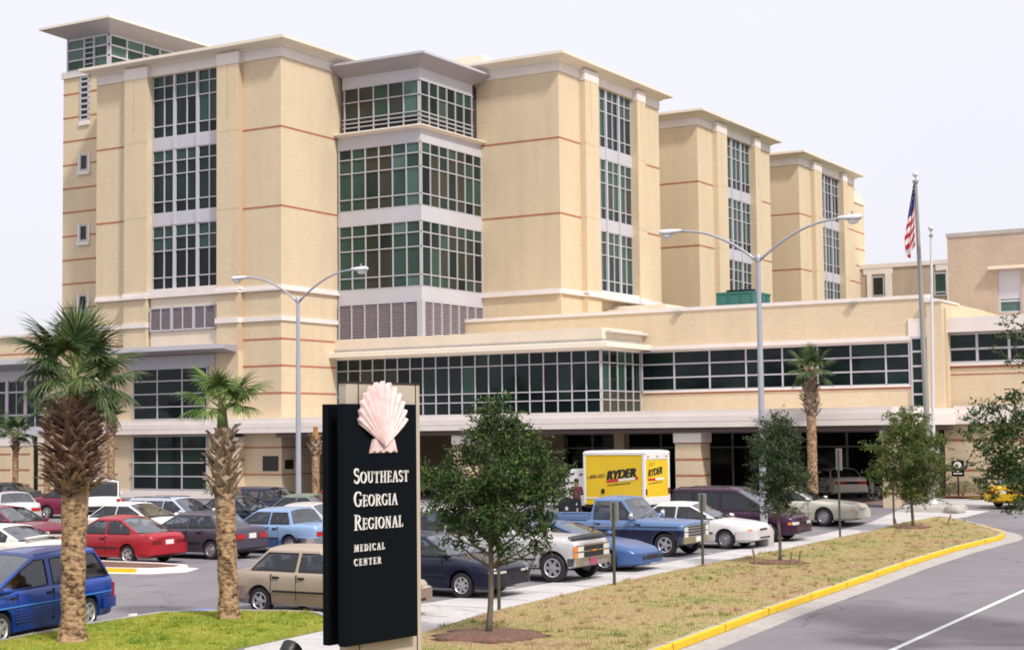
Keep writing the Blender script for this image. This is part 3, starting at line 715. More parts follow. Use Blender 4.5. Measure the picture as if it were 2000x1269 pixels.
mb = MB(); mb.box(32.72, 33.73, 20.1, 20.13, 10.6, 12.1); ab(mb, 'window_blind', M['metal'])
mb = MB(); mb.box(8, 30, 64, 75, .4, 17.2); ab(mb, 'brick_wall', M['annex_brick'])
mb = MB(); mb.box(8, 30, 63.9, 75, 17.2, 17.55)
mb.box(10.9, 13.4, 63.93, 64.2, 16.7, 17.2); mb.box(17.0, 18.4, 63.93, 64.2, 16.7, 17.2)
mb.box(11.2, 11.6, 63.9, 64.1, 14, 16.7); mb.box(12.75, 13.3, 63.9, 64.1, 14, 16.7); mb.box(17.9, 18.3, 63.9, 64.1, 14, 16.7)
ab(mb, 'stone_band', M['stone'])
for x in (11.62, 16.85):
    f = window(Fac('S', 64), [x, x + 1.05], [14.6, 14.9, 16.5], AX, lambda i, j: 'g_brown' if x < 13 else 'g_mid', d=.05, hm=.1, mull=.1); f.location = (-30, -20, 0)
# ------------------------------------------------------------------ ground
def smooth(t):
    t = max(0, min(1, t)); return t * t * (3 - 2 * t)
def gz(x, y): return .5 * smooth((y + 12) / 14)

def sheet(name, xs, ys, dz, mat, zf=gz, parent=None):
    mb = MB()
    k = len(xs)
    mb.v = [(x, y, zf(x, y) + dz) for y in ys for x in xs]
    for j in range(len(ys) - 1):
        for i in range(k - 1):
            a = j * k + i; mb.f.append((a, a + 1, a + 1 + k, a + k)); mb.m.append(0)
    o = mb.build(name, mat, parent); return o
YS = [-700, -300, -120, -80, -60, -45, -30, -20] + [-12 + 1 * i for i in range(15)] + [8, 20, 60, 200, 500, 1500]
o = sheet('ground', [-1500, -400, -120, -80, 120, 400, 1500], YS, -.03, M['ground']); tag(o, kind='structure')
o = sheet('parking_lot', [-80, -40, 0, 20, 34, 41.5], [-90, -60, -45, -30, -20] + [-12 + 1 * i for i in range(15)] + [8, 12], 0, M['asphalt']); tag(o, kind='structure')
o = sheet('road', [41.0, 43, 46, 52, 120], [-120, -60, -45, -30, -20] + [-12 + 1 * i for i in range(15)] + [8, 20, 60], .004, M['road']); tag(o, kind='structure')

def poly_sheet(name, pts, z, mat, kind='structure', thick=None, zf=None):
    """flat outlined sheet; with thick it becomes a raised slab with sides"""
    import bmesh
    bm = bmesh.new()
    vs = [bm.verts.new((p[0], p[1], 0)) for p in pts]
    f = bm.faces.new(vs)
    bmesh.ops.triangulate(bm, faces=[f])
    for _ in range(3 if zf else 0):
        bmesh.ops.subdivide_edges(bm, edges=[e for e in bm.edges if e.calc_length() > 2.5], cuts=1)
    if thick:
        r = bmesh.ops.extrude_face_region(bm, geom=list(bm.faces))
        for v in [g for g in r['geom'] if isinstance(g, bmesh.types.BMVert)]: v.co.z -= thick
    for v in bm.verts: v.co.z += z + (zf(v.co.x, v.co.y) if zf else gz(v.co.x, v.co.y))
    bmesh.ops.recalc_face_normals(bm, faces=bm.faces)
    me = bpy.data.meshes.new(name); bm.to_mesh(me); bm.free()
    me.materials.append(mat)
    if me.polygons and sum(p.normal.z * p.area for p in me.polygons) < 0 and not thick: me.flip_normals()
    o = bpy.data.objects.new(name, me); COL.objects.link(o)
    return tag(o, kind=kind)

# sidewalk in front of the cars, widening to the crossing at the far end
SW = [(33.55, -39.6), (33.9, -30), (33.75, -20), (33.75, -12), (33.9, -6.5), (33.5, -1), (33.2, 4), (33.0, 9.3), (37.0, 9.3), (37.3, 3), (37.2, -2), (36.9, -4.2), (35.9, -5.4), (35.35, -8), (35.3, -13), (35.6, -20), (35.7, -28), (35.9, -33), (36.4, -39), (37.2, -43.0), (39.0, -47.5), (37.2, -48.5), (34.9, -44.6), (34.55, -41.2)]
poly_sheet('sidewalk', SW, .012, M['concrete'])
# drive apron, paver crossing and entrance walk
poly_sheet('paver_crossing', [(24, 1.5), (33.2, -3.0), (33.0, 3.5), (26, 8)], .008, M['paver'])
poly_sheet('entrance_walk', [(31.6, 6.2), (37.5, 5.6), (41, 6.4), (41, 8.9), (31.0, 8.9)], .016, M['concrete'])
poly_sheet('planting_bed', [(32.65, 7.4), (44, 7.4), (44, 8.9), (32.65, 8.9)], .10, M['redmulch'])
poly_sheet('far_lawn', [(34.2, 6.6), (50, 6.6), (50, 7.6), (34.2, 7.6)], .06, M['greengrass'])
# grass median with yellow kerb
def kerb_line():
    pts = [(44.2, -62), (43.1, -52), (42.35, -46), (41.9, -41.8), (41.35, -36), (40.95, -30), (40.5, -24), (40.2, -18), (40.18, -14.2)]
    pts += [(40.22, -12.3), (40.08, -11.1), (39.75, -10.0), (39.15, -8.9), (38.45, -7.7), (37.65, -6.5), (36.95, -5.6), (36.35, -5.05)]
    return pts
KL = kerb_line()
def offset_line(pts, d):
    out = []
    for i, p in enumerate(pts):
        a = Vector(pts[max(i - 1, 0)]); b = Vector(pts[min(i + 1, len(pts) - 1)])
        t = (b - a).normalized(); n = Vector((t.y, -t.x)); out.append((p[0] + n.x * d, p[1] + n.y * d))
    return out
MED = offset_line(KL, -.14)
med_z = lambda x, y: gz(x, y)
inner = [(35.95, -5.6), (35.4, -8), (35.34, -13), (35.64, -20), (35.74, -28), (35.94, -33), (36.44, -39), (37.25, -43.0), (39.04, -47.6), (41.2, -54), (42.6, -62)]
poly_sheet('grass_median', MED + inner, .135, M['drygrass'], thick=.13, zf=gz)
def strip_along(name, pts, prof, mat, kind='structure', zf=gz):
    """sweep a profile [(offset, z)...] along a ground line"""
    mb = MB(); rs = []
    lines = [offset_line(pts, d) for d, z in prof]
    for i in range(len(pts)):
        rs.append([(lines[k][i][0], lines[k][i][1], prof[k][1] + zf(*pts[i])) for k in range(len(prof))])
    mb.rings(rs); o = mb.build(name, mat); return tag(o, kind=kind) if kind else o
NY = 14
strip_along('kerb', KL[:NY], [(-.16, -.02), (-.16, .142), (.0, .142), (.0, -.02)], M['conc_dark'])
strip_along('kerb_paint', KL[:NY], [(-.07, .144), (-.07, .148), (.004, .148), (.02, .13), (.024, .02), (.002, .02)], M['yellow_paint'])
strip_along('kerb', KL[NY - 1:], [(-.16, -.02), (-.16, .142), (.0, .142), (.02, -.02)], M['conc_dark'])
strip_along('gutter', KL, [(.02, -.02), (.02, .012), (.62, .010), (.62, -.02)], M['conc_dark'])
# lawn beside the lot, near left
LW = [(33.75, -40.9), (33.2, -40.45), (32.4, -40.45), (31.2, -40.9), (30.3, -41.7), (30.35, -43.5), (30.8, -46.5), (31.8, -52), (33.6, -58), (39.5, -58), (37.0, -48.8), (34.8, -44.8), (34.5, -41.6)]
poly_sheet('lawn', LW, .13, M['greengrass'], thick=.13)
LK = [(34.4, -41.3), (33.75, -40.8), (33.2, -40.38), (32.4, -40.38), (31.2, -40.84), (30.24, -41.66), (30.28, -43.5), (30.73, -46.5), (31.7, -52), (33.5, -58)]
strip_along('kerb', LK, [(-.02, -.02), (-.02, .14), (.13, .14), (.15, -.02)], M['conc_dark'])
# planted island at the end of the second row
IS = [(16.5, -33.4), (20.5, -33.75), (22.1, -33.4), (22.5, -32.7), (22.2, -32.0), (21.0, -31.75), (16.5, -31.7)]
poly_sheet('planted_island', offset_line(IS, 0), .11, M['mulch'], thick=.1)
strip_along('kerb', [(15, -33.3), (20.5, -33.75), (22.1, -33.4), (22.5, -32.7), (22.2, -32.0), (21.0, -31.75), (15, -31.7)], [(-.15, -.02), (-.15, .13), (.02, .13), (.03, -.02)], M['stone'])
strip_along('kerb_paint', [(15, -33.32), (20.5, -33.77), (21.7, -33.52)], [(.022, .005), (.022, .128), (.045, .128), (.05, .005)], M['yellow_paint'])
strip_along('gutter', [(15, -33.3), (20.5, -33.75), (22.1, -33.4), (22.5, -32.7), (22.2, -32.0), (21.0, -31.75), (15, -31.7)], [(.03, -.02), (.03, .014), (.35, .012), (.35, -.02)], M['stone'])
# yellow kerb piece far back under the windows
mb = MB(); mb.box(-9.5, -6.3, -7.2, -6.9, 0, .55); o = mb.build('yellow_barrier_kerb', M['yellow_paint']); tag(o, 'short yellow painted kerb wall at the back of the lot under the windows', 'kerb wall')
# painted bay lines
def line(name, x0, x1, y, w=.10, mat='white_paint', sk=0):
    mb = MB(); mb.poly([(x0, y - w / 2, gz(x0, y) + .006), (x1, y - w / 2 + sk, gz(x1, y) + .006), (x1, y + w / 2 + sk, gz(x1, y) + .006), (x0, y + w / 2, gz(x0, y) + .006)])
    return tag(mb.build(name, M[mat]), kind='structure')
for y in (-37.2, -33.0, -29.4, -25.0, -21.0, -16.7, -12.4): line('bay_line', 28.6, 33.6, y)
for y in (-31.65, -28.6, -26.0, -23.2, -20.5): line('bay_line', 15, 22.0, y)
mb = MB(); mb.poly([(45.72, -60, .009), (45.83, -60, .009), (44.73, -25, .009), (44.62, -25, .009)]); tag(mb.build('lane_line', M['white_paint']), kind='structure')
mb = MB(); mb.poly([(29.7, -40.75, .007), (31.4, -40.6, .007), (31.4, -39.6, .007), (29.7, -39.9, .007)]); tag(mb.build('blue_bay_marking', M['blue_paint']), kind='structure')

mb = MB(); yy = -39.0
while yy < 9:
    mb.poly([(33.95, yy, gz(0, yy) + .0165), (35.3 + .25 * max(0, (-30 - yy) / 9), yy, gz(0, yy) + .0165), (35.3 + .25 * max(0, (-30 - yy) / 9), yy + .025, gz(0, yy) + .0165), (33.95, yy + .025, gz(0, yy) + .0165)]); yy += 1.75
tag(mb.build('sidewalk_joint', simple('dark_joint', (.10, .09, .085), .9)), kind='structure')  # thin dark strips mark the expansion joints
KP = offset_line(KL[:NY], .0); mb = MB()
for a, b in zip(KL[:NY], KL[1:NY]):
    n = max(1, int(math.dist(a, b) / 2.9))
    for k in range(n):
        q = k / n; x, y = a[0] + (b[0] - a[0]) * q, a[1] + (b[1] - a[1]) * q; z = gz(x, y)
        mb.box(x - .17, x + .0275, y - .0035, y + .0035, z, z + .150)
tag(mb.build('kerb_joint', M['seamline']), kind='structure')
# grass blades: one mass on each lawn
def blades(name, n, mat, inside, z, h0, h1, seed):
    r = random.Random(seed); v = []; f = []
    xs = [p[0] for p in inside]; ys = [p[1] for p in inside]
    def inpoly(x, y):
        c = False; j = len(inside) - 1
        for i in range(len(inside)):
            xi, yi = inside[i]; xj, yj = inside[j]
            if (yi > y) != (yj > y) and x < (xj - xi) * (y - yi) / (yj - yi) + xi: c = not c
            j = i
        return c
    k = 0
    while k < n:
        x = r.uniform(min(xs), max(xs)); y = max(ys) - (max(ys) - min(ys)) * r.random() ** .75 if seed % 2 == 0 else r.uniform(min(ys), max(ys))
        if y < -50 or not inpoly(x, y): continue
        k += 1
        a = r.uniform(0, 6.28); h = r.uniform(h0, h1); w = r.uniform(.006, .013); l = r.uniform(-.6, .6) * h; m = r.uniform(-.6, .6) * h
        zz = z + gz(x, y); b = len(v); c, s = math.cos(a) * w, math.sin(a) * w
        v += [(x - c, y - s, zz - .01), (x + c, y + s, zz - .01), (x + l, y + m, zz + h)]; f.append((b, b + 1, b + 2))
    nc = n // 170; k = 0
    while k < nc:                        # coarser tufts
        x = r.uniform(min(xs), max(xs)); y = r.uniform(-50, max(ys))
        if y < min(ys) or not inpoly(x, y): continue
        k += 1; sz = r.uniform(.05, .16); zz = z + gz(x, y)
        for q in range(26):
            a = r.uniform(0, 6.28); rr = sz * r.random() ** .5; px, py = x + rr * math.cos(a), y + rr * math.sin(a); h = r.uniform(.04, .10); b = len(v); c, s_ = math.cos(a + 1.57) * .009, math.sin(a + 1.57) * .009
            v += [(px - c, py - s_, zz - .01), (px + c, py + s_, zz - .01), (px + rr * .5 * math.cos(a), py + rr * .5 * math.sin(a), zz + h)]; f.append((b, b + 1, b + 2))
    me = bpy.data.meshes.new(name); me.from_pydata(v, [], f); me.materials.append(mat)
    o = bpy.data.objects.new(name, me); COL.objects.link(o); return tag(o, kind='stuff')
MEDP = MED + inner
o = blades('dry_grass', 60000, M['blade_dry'], MEDP, .135, .012, .042, 2); tag(o, 'short dry straw coloured grass covering the kerbed median', 'grass')
o = blades('green_grass', 36000, M['blade_green'], LW, .13, .015, .045, 3); tag(o, 'short yellow green lawn grass beside the parking lot', 'grass')

# ------------------------------------------------------------------ mulch rings under the young trees
def mulch(x, y, r, seed):
    rr = random.Random(seed); pts = []
    for k in range(26):
        a = 2 * math.pi * k / 26; q = r * rr.uniform(.86, 1.12); pts.append((x + q * math.cos(a), y + q * math.sin(a)))
    mb = MB(); z = gz(x, y) + .137
    ring = [(p[0], p[1], z) for p in pts]; r2 = [(x + (p[0] - x) * .7, y + (p[1] - y) * .7, z + .05) for p in pts]; r3 = [(x + (p[0] - x) * .15, y + (p[1] - y) * .15, z + .08) for p in pts]
    mb.rings([ring, r2, r3]); o = mb.build('mulch_ring', M['mulch'], smooth=True); tag(o, kind='structure')
mulch(38.45, -42.1, 1.05, 1); mulch(37.4, -25.1, .75, 2); mulch(36.4, -9.2, .7, 3)

# ------------------------------------------------------------------ street lamps
def street_lamp(x, y, label, zj=9.36):
    t = empty('street_lamp', (x, y, gz(x, y)), 0, label, 'street lamp', 'double arm lamp posts in the parking lot')
    mb = MB(); mb.lathe([(.31, 0), (.31, .52), (.27, .58), (0.0, .58)], 20); mb.build('concrete_base', M['conc_dark'], t, smooth=40)
    mb = MB(); mb.box(-.2, .2, -.2, .2, .58, .62); mb.tube([(0, 0, .6), (0, 0, zj)], [.125, .075], 14); mb.lathe([(.09, zj - .05), (.1, zj + .02), (.09, zj + .15), (.03, zj + .22), (0, zj + .22)], 14)
    for k in range(4): mb.tube([(.16 * (1 if k % 2 else -1), .16 * (1 if k > 1 else -1), .6), (.16 * (1 if k % 2 else -1), .16 * (1 if k > 1 else -1), .7)], .02, 6)
    mb.box(-.05, .05, -.135, -.11, 1.0, 1.25)
    mb.build('pole', M['pole'], t, smooth=40)
    for s in (-1, 1):
        mb = MB(); pts = []
        for i in range(11):
            q = i / 10; pts.append((s * (.06 + 2.75 * q), 0, zj + 1.17 * (1 - (1 - q) ** 2)))
        mb.tube(pts, [.048 - .012 * i / 10 for i in range(11)], 8); a = mb.build('arm', M['pole'], t, smooth=True)
        h = MB(); z0 = zj + 1.17; x0 = s * 2.75
        secs = [(0, .05, .05, 0), (.12, .09, .08, -.01), (.3, .14, .11, -.03), (.55, .17, .14, -.045), (.72, .16, .13, -.04), (.82, .09, .07, -.01)]
        h.rings([[(x0 + s * q, w * math.cos(b), z0 + dz + .02 + hh * math.sin(b) * (1 if math.sin(b) > 0 else .55)) for b in [2 * math.pi * k / 14 for k in range(14)]] for q, w, hh, dz in secs])
        hd = h.build('lamp_head', M['lamp_head'], t, smooth=50)
        l = MB(); l.rings([[(x0 + s * (.53 + .20 * rr * math.cos(b)), .13 * rr * math.sin(b), z0 - .09 - dz) for b in [2 * math.pi * k / 14 for k in range(14)]] for rr, dz in ((1, 0), (.85, .07), (.5, .11), (.1, .12))])
        l.build('lens', M['lens'], hd, smooth=True)
        e = MB(); e.lathe([(.035, 0), (.04, .07), (.02, .09)], 10, o=(x0 + s * .5, 0, z0 + .13)); e.build('photo_cell', M['signback'], hd)
street_lamp(33.86, -17.3, 'tall grey double arm lamp post beside the white sedan and slim young oak')
street_lamp(11.86, -13.7, 'tall grey double arm lamp post rising left of the green sign')

# ------------------------------------------------------------------ parking sign posts (seen from behind, edge on)
def sign_post(x, y, h, label, plate=(.46, .30), rz=0):
    t = empty('parking_sign', (x, y, gz(x, y) + .13), rz, label, 'sign', 'small parking signs along the grass median')
    mb = MB(); mb.prism([(-.032, -.014), (-.032, .024), (-.022, .024), (-.022, -.003), (.022, -.003), (.022, .024), (.032, .024), (.032, -.014)], 'z', -.1, h); mb.build('post', M['greenpost'], t)
    mb = MB(); mb.box(.02, .032, -plate[1] / 2, plate[1] / 2, h - plate[0], h + .03); mb.build('sign_plate', M['signback'], t)
    mb = MB(); mb.tube([(-.05, .0, h - .1), (.05, 0, h - .1)], .012, 6); mb.tube([(-.05, .0, h - plate[0] + .08), (.05, 0, h - plate[0] + .08)], .012, 6); mb.build('bolt', M['chrome'], t)
sign_post(36.40, -38.36, 1.95, 'green sign post half hidden by the nearest young tree', rz=R(68))
sign_post(36.15, -32.62, 1.95, 'green sign post with grey plate in front of the silver pickup grille', rz=R(66))
sign_post(35.85, -26.76, 1.92, 'green sign post with grey plate in front of the blue pickup bonnet', rz=R(64))
sign_post(35.15, -13.58, 2.95, 'tallest green sign post with grey plate in front of the champagne sedan', (.72, .30), rz=R(60))
sign_post(35.05, -7.16, 2.0, 'green sign post behind the foliage of the third young tree', rz=R(58))

# tree stakes
def stake(x, y, h, lx, ly, label):
    mb = MB(); z = gz(x, y) + .1
    mb.tube([(0, 0, -.05), (lx, ly, h)], [.032, .028], 6); o = mb.build('tree_stake', M['wood'], loc=(x, y, z)); tag(o, label, 'stake', 'short wooden stakes round the young trees')
stake(37.05, -25.85, .44, -.12, -.02, 'short leaning wooden stake left of the second young tree')
stake(37.8, -25.3, .36, .02, 0, 'thin wooden stake just right of the second young tree trunk')
stake(38.02, -25.35, .40, .08, .02, 'right one of the paired stakes beside the second young tree')
stake(35.95, -9.6, .46, -.14, 0, 'leaning wooden stake left of the third young tree')
stake(36.6, -10.9, .14, -.28, .05, 'fallen stake lying low beside the third young tree trunk')
stake(37.3, -8.1, .42, .16, 0, 'leaning wooden stake right of the third young tree, by the pale rock')

# litter
mb = MB(); mb.rings([[(0, 0, .0), (.16, .03, .0), (.2, .16, 0), (.02, .14, 0)], [(.03, .02, .07), (.13, .05, .05), (.15, .12, .08), (.05, .1, .04)]]); o = mb.build('paper_scrap', M['letter'], loc=(29.45, -41.9, .01)); tag(o, 'crumpled white paper scrap lying on the asphalt behind the blue minivan', 'litter')

# ------------------------------------------------------------------ flagpoles
FB = empty('concrete_plinth', (34.75, -1.4, gz(34.7, -1.4)), 0, 'low pale concrete block the flagpoles stand on behind the third young tree', 'plinth')
mb = MB(); mb.frustum(-.9, 1.3, -1.0, .9, [(.1, -.1), (.0, .16), (-.08, .22)]); mb.build('block', M['conc_dark'], FB, bevel=.03)
mb = MB(); mb.rings([[(1.3 + .55 * math.cos(a) * s, -1.0 + .5 * math.sin(a) * s, z + .05 * math.sin(3 * a)) for a in [2 * math.pi * k / 10 for k in range(10)]] for s, z in ((.8, -.05), (.7, .18), (.4, .28))]); mb.build('rock', M['conc_dark'], FB, smooth=True)
def flagpole(x, y, h, r0, r1, lean, mat, label):
    t = empty('flagpole', (x, y, gz(x, y) + .2), 0, label, 'flagpole', 'flagpoles at the entrance drive'); t.rotation_euler = (0, 0, 0)
    mb = MB(); mb.tube([(0, 0, 0), (lean[0] * .5, lean[1] * .5, h * .5), (lean[0], lean[1], h)], [r0, (r0 + r1) / 2, r1], 14); mb.lathe([(r0 * 1.9, 0), (r0 * 1.5, .1), (r0 * 1.02, .14)], 14); mb.build('pole', M[mat], t, smooth=40)
    mb = MB(); mb.lathe([(r1 * 1.7, -.02), (r1 * 1.8, .08), (.02, .12), (.02, .22)], 12, o=(lean[0], lean[1], h)); mb.build('truck_cap', M['signback'], t, smooth=40)
    b = MB(); b.lathe([(.001, -.12), (.06, -.1), (.11, -.03), (.12, .02), (.09, .09), (.04, .12), (.001, .125)], 14, o=(lean[0], lean[1], h + .33)); b.build('ball', M['lamp_head'], t, smooth=True)
    return t
flagpole(34.72, -.6, 11.1, .085, .05, (.20, .0), 'lamp_head', 'thinner white flagpole standing right of the flag')
fp = flagpole(34.36, .2, 13.45, .14, .075, (-.12, -.50), 'signback', 'taller grey flagpole carrying the striped flag')
# furled stars and stripes: real cloth hanging in folds
FG = empty('flag', (34.20, -.36, 14.05), R(30.5), 'limp red white and blue striped flag hanging from the taller flagpole', 'flag')
def flag_mesh():
    nu, nv = 40, 46; H = 3.0; v = []; f = []; mi = []
    for j in range(nv + 1):
        q = j / nv                       # 0 top .. 1 bottom of hanging cloth
        for i in range(nu + 1):
            p = i / nu                   # 0 hoist .. 1 fly
            wd = (.03 + .60 * q ** 1.0) * (1 - .25 * max(0, q - .8) / .2)
            fold = .055 * math.sin(p * 15 + q * 2.2) * (.3 + q)
            x = -(p * wd) - fold * .25
            y = fold + .03 * math.sin(p * 30)
            z = -H * q * (.80 + .20 * (1 - abs(p - .62) * 1.6)) - .25 * p * q
            v.append((x, y, z))
    for j in range(nv):
        for i in range(nu):
            a = j * (nu + 1) + i; f.append((a, a + 1, a + nu + 2, a + nu + 1))
            q = (j + .5) / nv; p = (i + .5) / nu
            s = q * 1.0 + .36 * (1 - p)
            if q < .36 + .12 * p - .0: mi.append(2)
            else: mi.append(0 if int(s * 13) % 2 == 0 else 1)
    return v, f, mi
v, f, mi = flag_mesh()
for nm, k, mt in (('red_stripe', 0, 'flag_red'), ('white_stripe', 1, 'flag_white'), ('blue_canton', 2, 'flag_blue')):
    mb = MB(); mb.v = v; mb.f = [q for q, m in zip(f, mi) if m == k]; mb.m = [0] * len(mb.f); mb.build(nm, M[mt], FG, smooth=True, fix=False)
mb = MB(); r = random.Random(5)
for k in range(16):
    q = .08 + .26 * r.random(); p = r.random(); wd = .03 + .60 * q; x = -p * wd; z = -3.0 * q * .9
    mb.lathe([(.012, 0), (.001, .004)], 5, axis='y', o=(x, -.09, z))
mb.build('star', M['flag_white'], FG)

# ------------------------------------------------------------------ small green pictogram sign at the right wall
t = empty('direction_sign', (33.45, 7.9, .55), R(12), 'small dark green post sign with round pale emblem by the right brick wall', 'sign')
mb = MB(); mb.tube([(0, 0, 0), (0, 0, 1.2)], .04, 8); mb.build('post', M['black'], t)
mb = MB(); mb.box(-.28, .28, -.03, .03, .98, 1.72); mb.build('sign_panel', M['signgreen'], t, bevel=.01)
mb = MB(); mb.lathe([(.17, 0), (.17, -.012), (0.0, -.012)], 24, axis='y', o=(0, -.03, 1.49)); mb.build('emblem', M['letter'], t)
mb = MB(); mb.box(-.02, .0, -.052, -.045, 1.36, 1.62); mb.lathe([(.09, 0), (.09, -.006), (0, -.006)], 16, axis='y', o=(-.05, -.043, 1.46)); mb.build('emblem_mark', M['greenpost'], t)
mb = MB(); mb.box(-.05, .05, -.036, -.03, 1.20, 1.235); mb.box(-.2, .2, -.036, -.03, 1.09, 1.135); mb.build('text_line', M['letter'], t)
# round white sign on the flagpole
mb = MB(); mb.lathe([(.22, 0), (.22, .02), (.2, .025), (0, .025)], 24, axis='y', o=(.18, -.14, 2.3)); o = mb.build('round_sign', M['letter'], loc=(34.75, -1.0, .5)); tag(o, 'round white disc sign fixed to the thin white flagpole', 'sign')

# ------------------------------------------------------------------ wheelchair near the entrance
t = empty('wheelchair', (30.0, 6.4, .5), R(40), 'empty light wheelchair parked in the shade beside the white car', 'wheelchair')
for s in (-1, 1):
    mb = MB(); 
    pts = [(.3 * math.cos(a), s * .28, .31 + .3 * math.sin(a)) for a in [2 * math.pi * k / 24 for k in range(25)]]
    mb.tube(pts, .014, 6, False)
    for k in range(8): mb.tube([(0, s * .28, .31), (.29 * math.cos(k * .785), s * .28, .31 + .29 * math.sin(k * .785))], .005, 4)
    mb.build('wheel', M['chrome'], t)
    mb = MB(); mb.lathe([(.06, -.012), (.075, 0), (.06, .012)], 14, axis='y', o=(.42, s * .22, .08)); mb.build('caster', M['rubber'], t)
    mb = MB(); mb.tube([(-.18, s * .23, .2), (-.2, s * .23, .92), (-.32, s * .23, .95)], .014, 6); mb.tube([(-.18, s * .23, .48), (.4, s * .23, .46), (.5, s * .2, .12)], .014, 6); mb.build('side_frame', M['chrome'], t)
mb = MB(); mb.box(-.2, .25, -.22, .22, .45, .49); mb.build('seat', M['lens'], t)
mb = MB(); mb.box(-.215, -.195, -.22, .22, .5, .9); mb.build('backrest', M['lens'], t)
# ------------------------------------------------------------------ cabbage palms
def frond(parent, origin, az, elev, plen, flen, seed, mat, droop=.5, nseg=42, spread=118):
    """costapalmate fan leaf: curved stalk, folded fan of drooping strips"""
    r = random.Random(seed)
    d = Vector((math.cos(az) * math.cos(elev), math.sin(az) * math.cos(elev), math.sin(elev)))
    side = Vector((-math.sin(az), math.cos(az), 0))
    pts = []; p = Vector(origin); dd = d.copy(); n = 7
    for i in range(n):
        pts.append(p.copy()); p = p + dd * (plen / (n - 1)); dd = (dd + Vector((0, 0, -.07 * droop * 1.6))).normalized()
    tip = pts[-1]; ax = (pts[-1] - pts[-2]).normalized()
    nrm = ax.cross(side).normalized()
    if nrm.z < 0: nrm = -nrm
    mb = MB(); mb.mat(1); mb.tube(pts, [.022 - .008 * i / (n - 1) for i in range(n)], 5); mb.mat(0)
    for k in range(nseg):
        q = -1 + 2 * (k + .5) / nseg
        th = R(spread) * q
        L = flen * (1 - .30 * abs(q) ** 1.6) * r.uniform(.86, 1.08)
        base = tip + ax * (.22 * flen * (1 - abs(q)))             # costa runs into the blade
        dirv = (ax * math.cos(th) + side * math.sin(th)).normalized()
        fold = .30 * abs(q) + .06 * (k % 2)
        dirv = (dirv - nrm * fold * .9 + Vector((r.uniform(-.04, .04), r.uniform(-.04, .04), r.uniform(-.04, .04)))).normalized()
        wv = dirv.cross(nrm).normalized()
        w0 = .008; wm = flen * .034
        c0 = base; steps = [(0, w0), (.28, wm), (.55, wm * .72), (.8, wm * .36), (1.0, .002)]
        cur = c0.copy(); dv = dirv.copy(); prev = 0; rows = []
        for s, w in steps:
            cur = cur + dv * (L * (s - prev)); prev = s
            rows.append((cur - wv * w, cur + nrm * w * .5, cur + wv * w))
            dv = (dv + Vector((0, 0, -droop * (.12 + .80 * s * s) * r.uniform(.5, 1.5)))).normalized()
        b = len(mb.v)
        for a, m_, c in rows: mb.v += [tuple(a), tuple(m_), tuple(c)]
        for i in range(len(rows) - 1):
            for j in (0, 1): mb.f.append((b + i * 3 + j, b + i * 3 + j + 1, b + i * 3 + j + 4, b + i * 3 + j + 3)); mb.m.append(0)
    return mb.build('frond', [M[mat], M['petiole']], parent, fix=False)

